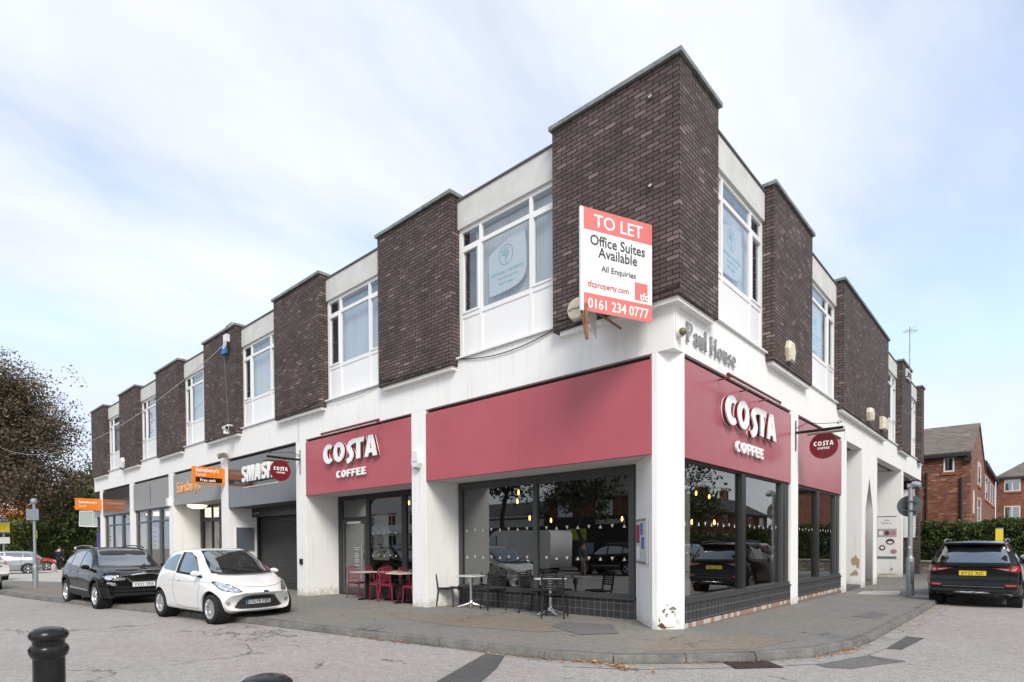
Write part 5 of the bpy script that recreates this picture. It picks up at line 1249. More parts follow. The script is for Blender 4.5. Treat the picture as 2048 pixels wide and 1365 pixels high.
    def wheels(s, spokes=5, style='wide', tw=.20, rim=None, hubr=None, dark=False, sp_m=None):
        S = s.S; r = S['wr']; rr = hubr or r*.66
        first = None
        for wx in S['wx']:
            for sy in (1, -1):
                yo = sy*(S['hwm']-.028)
                if first is None:
                    mb = MB(); mb.lathe([(rr*.9, -.02), (rr, .0), (rr+.02, .012), (r-.05, .014), (r-.018, .0), (r-.004, -.022), (r, -.05), (r, -tw+.05), (r-.02, -tw+.01), (rr, -tw)], seg=40, axis='y', cap=False)
                    w = mb.build('wheel', M_TYRE, s.root)
                    mb = MB(); mb.lathe([(rr+.006, .006), (rr-.012, .008), (rr-.022, -.02), (rr-.03, -.13)], seg=40, axis='y', cap=False); mb.lathe([(rr-.025, -.10), (.06, -.085), (.001, -.085)], seg=30, axis='y', mi=1, cap=False)
                    for k in range(spokes):
                        a0 = 2*math.pi*k/spokes
                        def P(rad, a, y): return (rad*math.cos(a), y, rad*math.sin(a))
                        if style == 'wide': wi, wo, split = .30, .26, False
                        elif style == 'thin': wi, wo, split = .20, .16, False
                        n_ = 5; vs = []
                        for j in range(n_+1):
                            q = j/n_; rad = .045+(rr-.06)*q; hwid = (.030*(1-q)+wo*.26*rr*q) if style == 'wide' else (.014*(1-q)+.020*q)
                            if style == 'wide': hwid = .028+.028*q
                            da = hwid/rad; yy = -.012-.018*math.sin(math.pi*q)-.0*q
                            vs += [P(rad, a0-da, yy-.018), P(rad, a0-da*.75, yy), P(rad, a0+da*.75, yy), P(rad, a0+da, yy-.018)]
                        fs = []
                        for j in range(n_):
                            for e in range(3): a = j*4+e; fs.append((a, a+1, a+5, a+4))
                        mb.add(vs, fs, 0, False)
                    rm = mb.build('rim', [rim or M_RIM, M_DARK], w, auto=False)
                    mb = MB(); mb.lathe([(.055, -.03), (.05, -.006), (.02, .0), (.001, .0)], seg=16, axis='y'); mb.build('hub_cap', rim or M_RIM, w)
                    first = w; w.location = (wx, yo, r)
                    if sy < 0: w.rotation_euler = (0, 0, math.pi)
                else:
                    c = first.copy(); C.objects.link(c); c.parent = s.root
                    for ch_ in first.children: q = ch_.copy(); C.objects.link(q); q.parent = c
                    c.location = (wx, yo, r); c.rotation_euler = (0, 0, math.pi if sy < 0 else 0)
    def plate(s, txt, view, z, m, w=.52, h=.112, blue=False, tilt=0, y=0, size=.098, out=.012):
        d = Vector((-1, 0, 0)) if view == 'front' else Vector((1, 0, 0)); hit, nrm, _, _ = s.bvh.ray_cast(Vector((5 if view == 'front' else -5, y, z)), d)
        hit = hit-d*out; rt = Vector((0, 1, 0)) if view == 'front' else Vector((0, -1, 0))
        M = plane_matrix(hit, rt, (UP-d*tilt*-1).normalized())
        mb = MB(); mb.box(-w/2, w/2, -h/2, h/2, -.01, 0, M=M); p = mb.build('number_plate', m, s.root)
        if blue: mb = MB(); mb.box(-w/2+.002, -w/2+.045, -h/2+.002, h/2-.002, 0, .001, M=M); mb.build('blue_band', mat('plate_blue', (.01, .12, .55), .4), p)
        me = text_mesh(txt, size, .0008, .0012, 'CENTER', xs=.80, space=1.16); me.transform(M @ Matrix.Translation((.02 if blue else 0, -size*.36, .001))); me.materials.clear(); me.materials.append(M_PLT); link('lettering', me, p)
        return p
    def mirror(s, x, z, m, sc=1., m2=None, yb=None):
        for sy in (1, -1):
            yb_ = yb or (s.S['hwm']-.10)
            mb = MB(); vs = []; n_ = 10
            for i in range(7):
                th = math.pi*i/6
                for k in range(n_):
                    ph = 2*math.pi*k/n_; X = .075*math.cos(th)*sc; rr = math.sin(th)
                    vs.append((x+X-.03+.05*abs(rr*math.cos(ph)), sy*(yb_+.125*sc+.105*sc*rr*math.cos(ph)), z+.068*sc*rr*math.sin(ph)*(1.05 if math.sin(ph) > 0 else .85)))
            mb.add(vs, [(i*n_+k, i*n_+(k+1) % n_, (i+1)*n_+(k+1) % n_, (i+1)*n_+k) for i in range(6) for k in range(n_)], 0, True)
            o = mb.build('wing_mirror', m, s.root)
            mb = MB(); mb.tube([(x+.03, sy*(yb_-.03), z-.07), (x, sy*(yb_+.10), z-.045)], [.03, .022], 6); mb.build('mirror_arm', m2 or M_BLACKP, o)
    def put(s, x, y, rz, z=None, tilt=0):
        s.root.location = (x, y, RZ(x, y) if z is None else z); s.root.rotation_euler = (0, 0, rz)
        return s
def emblem(c, z, rx, rz_, face, up=.5, view=1):
    hit, nrm, _, _ = c.bvh.ray_cast(Vector((5*view, 0, z)), Vector((-view, 0, 0))); n_ = Vector((view, 0, up)).normalized(); rt = UP.cross(n_).normalized(); u_ = n_.cross(rt)
    M = Matrix((rt, u_, n_)).transposed().to_4x4(); M.translation = hit+n_*.006
    o = MB().lathe([(1, -.02), (1, .006), (.92, .010)], M=M @ Matrix.Diagonal((rx, rz_, 1, 1)), seg=24).build('badge', M_CHROME, c.root)
    MB().lathe([(.86, .0), (.86, .013), (.80, .014)], M=M @ Matrix.Diagonal((rx, rz_, 1, 1)), seg=24).build('badge_face', face, o)
def lines(c, paths, w=.007, m=None, view='side', off=.0035):
    for p in paths:
        for sy in ((1, -1) if view == 'side' else (1,)):
            c.decal('panel_gap', m or M_DARK, strip(p, w), view, off, .08, sy=sy)
# --- small white hatchback (front at +x, length 3.62, height 1.505)
M_WPAINT = carpaint('white_paint', (.76, .76, .74))
KA = dict(x0=-1.76, x1=1.86, wx=(1.14, -1.16), wr=.295, arch=.345, hwm=.83,
  zb=[(-1.76, .36), (-1.5, .26), (-1.1, .20), (1.1, .19), (1.6, .20), (1.86, .26)],
  hw=[(-1.76, .70), (-1.6, .775), (-1.2, .825), (-.3, .815), (.6, .82), (1.2, .83), (1.6, .79), (1.86, .70)],
  belt=[(-1.76, .80), (-1.45, 1.03), (-1.0, 1.05), (-.3, .98), (.55, .90), (.9, .87), (1.35, .78), (1.7, .66), (1.86, .56)],
  hb=[(-1.76, .62), (-1.4, .715), (-.8, .76), (0, .765), (.7, .755), (1.2, .73), (1.6, .68), (1.86, .60)],
  top=[(-1.76, .90), (-1.66, 1.14), (-1.45, 1.35), (-1.15, 1.45), (-.6, 1.50), (-.1, 1.505), (.15, 1.47), (.5, 1.30), (.93, 1.04), (1.05, .985), (1.4, .88), (1.68, .76), (1.86, .62)],
  ht=[(-1.76, .50), (-1.4, .56), (-.9, .575), (-.2, .58), (.2, .585), (.55, .63), (.95, .68), (1.3, .64), (1.7, .56), (1.86, .48)],
  nose=.34, tail=.20, front_prof=[(0.1, .16), (.28, .03), (.42, 0), (.55, .01), (.70, .05), (1, .1)], rear_prof=[(.2, .12), (.45, 0), (.8, .02), (1.0, .10), (1.4, .3)])
ka = Car('parked_car', 'small white three door hatchback parked at the kerb facing right', KA, M_WPAINT)
def mir(p): return [(-a, b) for a, b in p][::-1]
# windscreen, side glass, rear quarter
ws = smooth_closed([(-.60, 1.02), (-.55, 1.2), (-.475, 1.42), (0, 1.445), (.475, 1.42), (.55, 1.2), (.60, 1.02), (0, 1.005)], 3)
def winset(c, ws, sides, parent_m=None, rub=.03):
    w = c.decal('windscreen', M_CGL, ws, 'front', .008, .03)
    for nm, p in sides:
        for sy in (1, -1): c.decal(nm, M_CGL, p, 'side', .006, .04, sy=sy)
    return w
ka.decal('screen_surround', M_BLACKP, [(-.65, .995), (-.60, 1.2), (-.50, 1.455), (.50, 1.455), (.60, 1.2), (.65, .995), (.3, .965), (-.3, .965)], 'front', .005, .03)
winset(ka, ws, [('door_window', [(.60, .965), (.42, 1.10), (.22, 1.27), (0, 1.375), (-.25, 1.41), (-.36, 1.40), (-.28, 1.02)]), ('quarter_window', [(-.47, 1.015), (-.55, 1.38), (-.8, 1.37), (-1.05, 1.28), (-1.2, 1.15), (-1.05, 1.06)])])
for sy in (1, -1): ka.decal('window_trim', M_BLACKP, [(.76, .90), (.60, .96), (.40, 1.13), (.18, 1.32), (-.1, 1.415), (-.50, 1.425), (-.42, .985), (.5, .925)], 'side', .0035, .04, sy=sy)
lines(ka, [[(.66, .28), (.68, .60), (.66, .90)], [(-.46, 1.0), (-.50, .80), (-.45, .50), (-.33, .30)], [(.66, .28), (.1, .27), (-.33, .30)]], .008, mat('gap_grey', (.16, .16, .155), .8))
lines(ka, [[(-.72, .845), (0, .815), (.68, .835), (1.10, .80)]], .006, mat('gap_pale', (.40, .39, .37), .8))
lines(ka, [[(-.64, .80), (-.3, .735), (0, .72), (.3, .735), (.64, .80)], [(-.68, .86), (-.64, .80)], [(.68, .86), (.64, .80)]], .007, MATS['gap_grey'], 'front')
for s_ in (1, -1):
    p = [(.43*s_, .655), (.52*s_, .73), (.62*s_, .80), (.70*s_, .835), (.735*s_, .80), (.70*s_, .70), (.62*s_, .655), (.52*s_, .635)]
    o = ka.decal('headlight', M_LENS, smooth_closed(p if s_ > 0 else p[::-1], 3), 'front', .006, .04)
    ka.decal('headlight_seal', M_BLACKP, smooth_closed([(a*1.0+(.012*s_ if abs(a) > .6 else -.014*s_), b+(.010 if b > .72 else -.009)) for a, b in (p if s_ > 0 else p[::-1])], 3), 'front', .004, .05)
    ka.decal('fog_lamp', M_CHROME, ell(.62*s_, .42, .042, .045, n=14), 'front', .006, .03); ka.decal('fog_lens', mat('fog_lens', (.35, .33, .28), .15, coat=1), ell(.62*s_, .42, .028, .03, n=12), 'front', .008, .03)
gr_ = smooth_closed([(-.50, .32), (-.46, .38), (-.36, .50), (-.28, .545), (0, .555), (.28, .545), (.36, .50), (.46, .38), (.50, .32), (.36, .285), (0, .275), (-.36, .285)], 3)
ka.decal('grille', mat('grille_plastic', (.035, .035, .036), .5), gr_, 'front', .006, .05)
ka.decal('grille_slot', M_DARK, smooth_closed([(-.25, .50), (-.20, .53), (.20, .53), (.25, .50), (.18, .49), (-.18, .49)], 2), 'front', .010, .06)
for z in (.30, .325, .35, .375): ka.decal('grille_bar', M_DARK, strip([(-.42+(.375-z)*-.3, z), (0, z-.004), (.42+(.375-z)*.3, z)], .010), 'front', .010, .08)
ka.decal('lower_valance', M_BLACKP, strip([(-.62, .215), (0, .195), (.62, .215)], .05), 'front', .004, .06)
emblem(ka, .625, .066, .028, mat('badge_blue', (.01, .02, .10), .2, coat=1), .7)
ka.plate('DG14 FBK', 'front', .430, M_PLW, blue=True, out=.02, size=.112)
for s_ in (1, -1):
    ka.decal('tail_light', M_TAIL, smooth_closed([(-1.60, .78), (-1.52, .98), (-1.40, 1.03), (-1.42, .88), (-1.50, .76)], 3), 'side', .006, .04, sy=s_)
    ka.decal('indicator', mat('amber', (.55, .30, .08), .3), ell(.74, .70, .014, .018, n=8), 'side', .006, .03, sy=s_)
    o = ka.decal('door_handle', M_WPAINT, smooth_closed([(-.36, .855), (-.24, .862), (-.14, .855), (-.15, .835), (-.25, .825), (-.35, .832)], 2), 'side', .020, .05, sy=s_)
ka.decal('rear_window', M_CGL, smooth_closed([(-.50, 1.06), (-.42, 1.36), (.42, 1.36), (.50, 1.06)], 2), 'rear', .006, .06)
mb = MB(); mb.tube([(.92, -.30, 1.065), (1.0, -.12, 1.04), (1.05, .12, 1.01)], .009, 5)
for sy in (.28, -.25): mb.tube([(1.02, sy+.15, 1.025), (.90, sy-.02, 1.085), (.86, sy-.28, 1.10)], .008, 5)
mb.build('wiper', M_BLACKP, ka.root)
mb = MB(); mb.lathe([(.03, 0), (.015, .03)], c=(-.05, 0, 1.50), seg=8); mb.tube([(-.05, 0, 1.52), (-.20, 0, 1.76)], .005, 4); mb.build('aerial', M_BLACKP, ka.root)
ka.wheels(15, 'thin', .185); ka.mirror(.66, .985, M_WPAINT)
ka.decal('bonnet_gap', mat('gap_grey', (.16, .16, .155), .8), strip([(-.60, .975), (-.3, .955), (0, .95), (.3, .955), (.60, .975)], .02), 'front', .005, .06)
# --- black compact SUV
M_BPAINT = mat('black_car_paint', (.006, .006, .007), .07, spec=.45, coat=0)
KQ = dict(x0=-2.14, x1=2.24, wx=(1.32, -1.32), wr=.345, arch=.405, hwm=.915,
  zb=[(-2.14, .42), (-1.9, .30), (-1.3, .27), (1.3, .25), (1.9, .27), (2.24, .34)],
  hw=[(-2.14, .80), (-1.9, .87), (-1.3, .905), (0, .90), (1.3, .91), (1.9, .88), (2.24, .79)],
  belt=[(-2.14, 1.0), (-1.8, 1.10), (-1.2, 1.08), (0, 1.04), (.9, 1.01), (1.5, .98), (2.0, .92), (2.24, .82)],
  hb=[(-2.14, .72), (-1.8, .80), (-1.2, .84), (0, .85), (.9, .84), (1.5, .80), (2.0, .76), (2.24, .68)],
  top=[(-2.14, 1.10), (-2.05, 1.28), (-1.85, 1.50), (-1.5, 1.575), (-.9, 1.60), (-.2, 1.605), (.15, 1.58), (.45, 1.46), (1.02, 1.10), (1.2, 1.07), (1.7, 1.02), (2.0, .97), (2.24, .88)],
  ht=[(-2.14, .60), (-1.7, .63), (-1.0, .65), (0, .66), (.3, .67), (.7, .73), (1.1, .79), (1.5, .74), (2.0, .68), (2.24, .60)],
  nose=.20, tail=.14, front_prof=[(.1, .16), (.35, .02), (.6, 0), (.85, .02), (1.1, .08)], rear_prof=[(.2, .14), (.5, 0), (.8, .03), (1.0, .08), (1.1, .12), (1.5, .36)])
kq = Car('parked_car', 'black compact SUV with roof rails parked behind the small white hatchback', KQ, M_BPAINT)
kq.decal('screen_surround', M_BLACK, [(-.735, 1.085), (-.58, 1.55), (.58, 1.55), (.735, 1.085), (.3, 1.06), (-.3, 1.06)], 'front', .005, .035)
winset(kq, [(-.69, 1.11), (-.555, 1.52), (-.3, 1.54), (.3, 1.54), (.555, 1.52), (.69, 1.11), (.3, 1.09), (-.3, 1.09)], [('door_window', [(.82, 1.05), (.55, 1.28), (.28, 1.44), (.0, 1.485), (-.05, 1.08)]), ('door_window', [(-.12, 1.08), (-.08, 1.49), (-.62, 1.475), (-.95, 1.42), (-.92, 1.12)]), ('quarter_window', [(-1.0, 1.13), (-1.02, 1.41), (-1.45, 1.32), (-1.62, 1.20)])])
m_gapb = mat('gap_black', (.002, .002, .002), .9)
lines(kq, [[(.86, .42), (.88, .8), (.84, 1.03)], [(-.09, .42), (-.12, .8), (-.08, 1.06)], [(-.80, .56), (-.92, .80), (-.96, 1.1)], [(.86, .42), (0, .42), (-.7, .42)]], .010, m_gapb)
m_clad = mat('cladding', (.028, .028, .029), .6)
def cladding(c, wr, r, wxs, hwd=.07, m=m_clad, zs=None):
    for wx in wxs:
        arc = [(wx+(r+hwd/2+.0)*math.cos(R(a)), wr+.015+(r+hwd/2)*math.sin(R(a))) for a in range(-14, 195, 8)]
        for sy in (1, -1): c.decal('arch_trim', m, strip(arc, hwd), 'side', .010, .05, sy=sy)
cladding(kq, .345, .405, (1.32, -1.32))
for s_ in (1, -1):
    kq.decal('sill_trim', m_clad, [(-.85, .29), (.85, .29), (.85, .47), (.6, .46), (-.6, .46), (-.85, .50)], 'side', .008, .06, sy=s_)
    kq.decal('sill_strip', mat('sill_chrome', (.45, .46, .47), .25, metal=.7), [(-.86, .50), (-.80, .535), (.80, .50), (.84, .455), (-.84, .475)], 'side', .012, .08, sy=s_)
    kq.decal('door_handle', M_BPAINT, strip([(-.15, .93), (-.33, .935)], .026), 'side', .02, .05, sy=s_); kq.decal('door_handle', M_BPAINT, strip([(-.75, .935), (-.93, .94)], .026), 'side', .02, .05, sy=s_)
    p = [(.42*s_, .76), (.44*s_, .845), (.62*s_, .875), (.76*s_, .885), (.83*s_, .86), (.80*s_, .77), (.62*s_, .755)]
    kq.decal('headlight', M_LENS, p if s_ > 0 else p[::-1], 'front', .006, .04)
    p = [(.60*s_, .63), (.64*s_, .70), (.78*s_, .715), (.80*s_, .68), (.70*s_, .62)]
    kq.decal('fog_lamp', M_LENS, p if s_ > 0 else p[::-1], 'front', .006, .04)
    kq.decal('crease_tone', mat('crease_dark', (.03, .03, .032), .15, coat=1), strip([(-1.9, .93), (-1.0, .935), (0, .92), (.9, .90), (1.2, .895)], .012), 'side', .004, .08, sy=s_)
gp = [(-.40, .83), (-.38, .87), (-.12, .905), (.12, .905), (.38, .87), (.40, .83), (.30, .72), (.2, .70), (-.2, .70), (-.30, .72)]
kq.decal('grille', M_DARK, gp, 'front', .006, .05)
kq.decal('grille_frame', M_CHROME, strip(gp+[gp[0]], .022), 'front', .010, .05)
for k in range(-9, 10): kq.decal('grille_slat', mat('slat_grey', (.12, .12, .12), .3, metal=.5), strip([(k*.038, .72), (k*.038, .865)], .010), 'front', .012, .06)
emblem(kq, .915, .052, .052, mat('badge_grey', (.35, .35, .36), .3, metal=.6), .8)
for z, w in ((.58, .05), (.49, .05), (.40, .06)): kq.decal('intake', M_DARK, strip([(-.66, z), (0, z-.01), (.66, z)], w), 'front', .005, .07)
for z in (.545, .445): kq.decal('bumper_bar', M_BPAINT, strip([(-.74, z), (0, z-.01), (.74, z)], .025), 'front', .016, .07)
kq.plate('YX21 VFA', 'front', .635, M_PLW, out=.03, size=.112)
kq.decal('rear_window', M_CGL, [(-.58, 1.14), (-.5, 1.46), (.5, 1.46), (.58, 1.14)], 'rear', .006, .07)
for s_ in (1, -1):
    mb = MB(); mb.tube([(.20, s_*.60, 1.575), (.05, s_*.605, 1.625), (-.8, s_*.60, 1.645), (-1.35, s_*.58, 1.62), (-1.5, s_*.57, 1.575)], .017, 8); mb.build('roof_rail', M_BLACK if s_ > 0 else mat('rail_silver', (.25, .25, .26), .3, metal=.7), kq.root)
kq.wheels(5, 'wide', .22); kq.mirror(.74, 1.075, M_BPAINT)
# --- large black estate SUV seen from behind
KD = dict(x0=-2.33, x1=2.36, wx=(1.40, -1.39), wr=.36, arch=.42, hwm=.935,
  zb=[(-2.33, .42), (-2.1, .31), (-1.4, .28), (1.4, .26), (2.0, .29), (2.36, .38)],
  hw=[(-2.33, .845), (-2.1, .90), (-1.4, .935), (0, .925), (1.4, .93), (2.0, .90), (2.36, .80)],
  belt=[(-2.33, 1.0), (-2.0, 1.10), (-1.3, 1.09), (0, 1.06), (1.0, 1.03), (1.6, 1.0), (2.1, .95), (2.36, .85)],
  hb=[(-2.33, .80), (-2.0, .865), (-1.2, .88), (0, .88), (1.0, .86), (1.6, .82), (2.1, .77), (2.36, .70)],
  top=[(-2.33, 1.09), (-2.25, 1.24), (-2.06, 1.50), (-1.93, 1.60), (-1.6, 1.635), (-.9, 1.67), (-.2, 1.67), (.2, 1.64), (.55, 1.50), (1.1, 1.14), (1.3, 1.10), (1.8, 1.05), (2.1, 1.0), (2.36, .92)],
  ht=[(-2.33, .70), (-2.15, .66), (-1.9, .645), (-1.2, .67), (0, .68), (.3, .69), (.8, .76), (1.2, .80), (1.6, .76), (2.1, .70), (2.36, .62)],
  nose=.20, tail=.14, front_prof=[(.1, .16), (.35, .02), (.6, 0), (.85, .02), (1.1, .08)], rear_prof=[(.2, .16), (.45, .02), (.62, 0), (.72, .06), (.95, .07), (1.03, .05), (1.12, .10), (1.6, .42)])
kd = Car('parked_car', 'large black SUV seen from behind, parked at the kerb of the side street', KD, M_BPAINT)
kd.decal('rear_window', M_CGL, [(-.70, 1.13), (-.66, 1.30), (-.57, 1.53), (.57, 1.53), (.66, 1.30), (.70, 1.13)], 'rear', .006, .06)
mb = MB(); mb.add([(-1.96, -.58, 1.60), (-1.98, 0, 1.62), (-1.96, .58, 1.60), (-1.75, .60, 1.622), (-1.75, 0, 1.668), (-1.75, -.60, 1.622), (-1.95, -.57, 1.565), (-1.965, 0, 1.58), (-1.95, .57, 1.565)], [(0, 1, 4, 5), (1, 2, 3, 4), (0, 6, 7, 1), (1, 7, 8, 2), (6, 5, 4, 7), (7, 4, 3, 8)], 0, False); mb.build('spoiler', M_BPAINT, kd.root)
mb = MB(); mb.tube([(-2.10, 0, 1.18), (-2.12, .30, 1.175)], .016, 6); mb.tube([(-2.10, .04, 1.175), (-2.12, -.10, 1.17)], [.03, .016], 6); mb.build('rear_wiper', M_BLACKP, kd.root)
for s_ in (1, -1):
    P_ = lambda q: [(a*s_, b) for a, b in q] if s_ > 0 else [(a*s_, b) for a, b in q][::-1]
    kd.decal('tail_light', M_TAIL, P_([(.36, 1.005), (.86, 1.055), (.89, .93), (.80, .905), (.60, .945)]), 'rear', .006, .04)
    kd.decal('tail_light_clear', M_TAILW, P_([(.47, .995), (.70, .985), (.66, .945), (.60, .955)]), 'rear', .010, .04); kd.decal('tail_light_clear', M_TAILW, P_([(.73, 1.0), (.83, 1.01), (.80, .95), (.72, .93)]), 'rear', .010, .04)
    kd.decal('tail_light', M_TAIL, [(-2.28, .93), (-2.24, 1.05), (-2.0, 1.06), (-2.12, .94)], 'side', .006, .05, sy=s_)
    kd.decal('reflector', M_TAIL, P_([(.60, .615), (.85, .62), (.85, .575), (.64, .565)]), 'rear', .008, .04)
    kd.decal('exhaust_trim', M_CHROME, strip(P_([(.42, .345), (.50, .315), (.68, .315), (.74, .37), (.66, .385)]), .016), 'rear', .012, .04)
    kd.decal('crease_tone', mat('crease_dark', (.03, .03, .032), .15, coat=1), strip([(-2.2, .95), (-1.0, .95), (0, .94), (1.2, .92)], .012), 'side', .004, .08, sy=s_)
    mb = MB(); mb.tube([(.3, s_*.62, 1.64), (.15, s_*.625, 1.69), (-.8, s_*.62, 1.715), (-1.5, s_*.60, 1.69), (-1.68, s_*.59, 1.64)], .020, 8); mb.build('roof_rail', mat('rail_silver', (.25, .25, .26), .3, metal=.7), kd.root)
kd.decal('lower_strip', M_CHROME, strip([(-.74, .385), (-.6, .41), (0, .415), (.6, .41), (.74, .385)], .014), 'rear', .014, .05)
kd.decal('chrome_line', mat('rail_silver', (.25, .25, .26), .3, metal=.7), strip([(-.60, .55), (0, .553), (.60, .55)], .012), 'rear', .012, .08)
kd.decal('bumper_line', m_gapb, strip([(-.80, .70), (0, .70), (.80, .70)], .02), 'rear', .006, .07)
kd.decal('lower_bumper', m_clad, [(-.70, .30), (-.72, .40), (.72, .40), (.70, .30)], 'rear', .006, .06)
kd.decal('tailgate_gap', m_gapb, strip([(-.74, 1.10), (-.73, .95), (-.66, .70)], .010), 'rear', .005, .06); kd.decal('tailgate_gap', m_gapb, strip([(.74, 1.10), (.73, .95), (.66, .70)], .010), 'rear', .005, .06)
kd.plate('AY22 XJC', 'rear', .875, M_PLY, out=.02, size=.115)
mb = MB(); mb.add([(-1.5, -.015, 1.655), (-1.35, -.015, 1.66), (-1.5, .015, 1.655), (-1.35, .015, 1.66), (-1.49, 0, 1.73)], [(0, 1, 4), (1, 3, 4), (3, 2, 4), (2, 0, 4)]); mb.build('aerial', M_BLACK, kd.root)
kd.decal('badge_lettering', mat('rail_silver', (.25, .25, .26), .3, metal=.7), strip([(-.001, 1.06), (.001, 1.06)], .02), 'rear', .006, .05)
winset(kd, [(-.71, 1.14), (-.58, 1.58), (.58, 1.58), (.71, 1.14)], [('door_window', [(.85, 1.08), (.55, 1.33), (.28, 1.50), (.0, 1.55), (-.05, 1.10)]), ('door_window', [(-.12, 1.10), (-.08, 1.55), (-.72, 1.54), (-.98, 1.50), (-.95, 1.13)]), ('quarter_window', [(-1.05, 1.14), (-1.06, 1.49), (-1.6, 1.43), (-1.8, 1.24)])])
cladding(kd, .36, .42, (1.40, -1.39), .06, M_BPAINT)
kd.wheels(5, 'wide', .235); kd.mirror(.78, 1.12, M_BPAINT)
# --- generic hatchback for the more distant cars
def generic(name, label, paint, sc=(1, 1, 1), plates=('', ''), spk=5, glassrear=True, lights=True, van=False):
    GS = dict(x0=-2.05, x1=2.13, wx=(1.30, -1.28), wr=.32, arch=.37, hwm=.885,
      zb=[(-2.05, .38), (-1.8, .27), (-1.2, .22), (1.3, .20), (1.8, .21), (2.13, .28)],
      hw=[(-2.05, .76), (-1.8, .85), (-1.2, .88), (0, .875), (1.3, .88), (1.8, .84), (2.13, .72)],
      belt=[(-2.05, .90), (-1.7, 1.02), (-1.1, 1.0), (0, .95), (.9, .92), (1.5, .84), (1.9, .74), (2.13, .64)],
      hb=[(-2.05, .68), (-1.7, .78), (-1.1, .81), (0, .82), (.9, .81), (1.5, .77), (1.9, .70), (2.13, .62)],
      top=[(-2.05, 1.0), (-1.97, 1.18), (-1.75, 1.36), (-1.4, 1.44), (-.8, 1.475), (-.2, 1.48), (.12, 1.45), (.5, 1.27), (1.0, 1.0), (1.15, .965), (1.6, .88), (1.95, .77), (2.13, .68)],
      ht=[(-2.05, .54), (-1.7, .57), (-1.0, .60), (0, .61), (.3, .62), (.7, .68), (1.05, .74), (1.5, .69), (1.95, .60), (2.13, .52)],
      nose=.30, tail=.18, front_prof=[(.1, .14), (.3, .02), (.5, 0), (.7, .03), (1.0, .1)], rear_prof=[(.2, .14), (.45, 0), (.8, .03), (1.0, .10), (1.4, .32)])
    c = Car(name, label, GS, paint)
    winset(c, [(-.64, 1.03), (-.51, 1.40), (.51, 1.40), (.64, 1.03), (0, 1.01)], [('door_window', [(.80, .96), (.48, 1.17), (.2, 1.33), (-.08, 1.375), (-.10, .98)]), ('door_window', [(-.17, .98), (-.15, 1.38), (-.7, 1.365), (-.98, 1.33), (-.98, 1.02)]), ('quarter_window', [(-1.04, 1.03), (-1.04, 1.32), (-1.3, 1.25), (-1.5, 1.10)])])
    c.decal('rear_window', M_CGL, [(-.52, 1.05), (-.44, 1.35), (.44, 1.35), (.52, 1.05)], 'rear', .006, .07)
    lines(c, [[(.84, .30), (.86, .6), (.82, .94)], [(-.13, .30), (-.16, .7), (-.13, .97)], [(-.82, .48), (-.96, .74), (-1.0, 1.02)]], .010, m_gapb)
    for s_ in (1, -1):
        P_ = lambda q: [(a*s_, b) for a, b in q] if s_ > 0 else [(a*s_, b) for a, b in q][::-1]
        c.decal('headlight', M_LENS, P_([(.46, .64), (.50, .72), (.72, .79), (.76, .76), (.70, .66)]), 'front', .006, .05)
        c.decal('tail_light', M_TAIL, P_([(.52, .88), (.55, 1.0), (.74, 1.02), (.76, .90), (.70, .82)]), 'rear', .006, .05); c.decal('tail_light', M_TAIL, [(-1.98, .82), (-1.95, .98), (-1.74, 1.0), (-1.80, .86)], 'side', .006, .05, sy=s_)
        c.decal('door_handle', M_CHROME if False else paint, strip([(-.20, .86), (-.38, .865)], .028), 'side', .02, .06, sy=s_); c.decal('door_handle', paint, strip([(-.86, .87), (-1.02, .875)], .028), 'side', .02, .06, sy=s_)
    c.decal('grille', M_DARK, [(-.40, .58), (-.40, .66), (.40, .66), (.40, .58)], 'front', .006, .08); c.decal('grille', M_DARK, [(-.55, .30), (-.50, .44), (.50, .44), (.55, .30)], 'front', .006, .08)
    if plates[0]: c.plate(plates[0], 'front', .50, M_PLW, out=.02)
    if plates[1]: c.plate(plates[1], 'rear', .62, M_PLY, out=.02)
    c.wheels(spk, 'wide' if spk < 7 else 'thin', .20); c.mirror(.76, .99, paint if spk != 6 else M_BPAINT)
    return c
# ---------------------------------------------------------------- placing the cars
ka.put(-9.15, -3.34, .085, -.155)
kq.put(-15.05, -3.88, .045, -.215)
kd.put(3.12, 11.62, R(90), -.235)
m_sil = mat('silver_paint', (.34, .36, .37), .25, metal=.55, coat=1)
sil = generic('parked_car', 'silver hatchback in the car park behind the left lamp post', m_sil, plates=('', 'PK58 HXZ'), spk=8)
sil.put(-44.2, -2.9, R(-105), -.30)
red = generic('parked_car', 'red hatchback parked behind the silver one', mat('red_paint', (.38, .012, .018), .22, coat=1), spk=5)
red.put(-51.1, -.95, R(80), -.34)
wh = generic('parked_car', 'white hatchback cut off by the left edge, only its tail showing', M_WPAINT, spk=5); wh.put(-34.6, -5.35, R(200), -.28)
gy = generic('parked_car', 'pale grey car at the left edge with only its nose showing', mat('grey_paint', (.40, .42, .43), .25, metal=.5, coat=1), spk=5); gy.put(-25.5, -6.25, R(2), -.30)
w2 = generic('parked_car', 'white car parked in front of the black SUV on the side street', M_WPAINT, plates=('', 'MJ19 TKO')); w2.root.scale = (1.12, 1.08, 1.10); w2.put(4.95, 18.2, R(90), -.22)
def clone_car(c, label, x, y, rz, z):
    o = copy_tree(c.root, (x, y, z), rz, label); return o
clone_car(sil, 'silver hatchback parked on the far side of the street', -24.5, -15.6, R(180), -.27)
clone_car(red, 'red hatchback parked on the far side of the street', -30.5, -15.7, R(180), -.30)
clone_car(kq, 'black compact SUV parked on the far side of the street', -12.0, -15.4, R(182), -.19)
clone_car(w2, 'white hatchback parked on the far side of the side street', 10.5, 22, R(-90), -.22)
clone_car(kq, 'black compact SUV parked on the far side of the side street', 10.4, 28.5, R(-90), -.22)
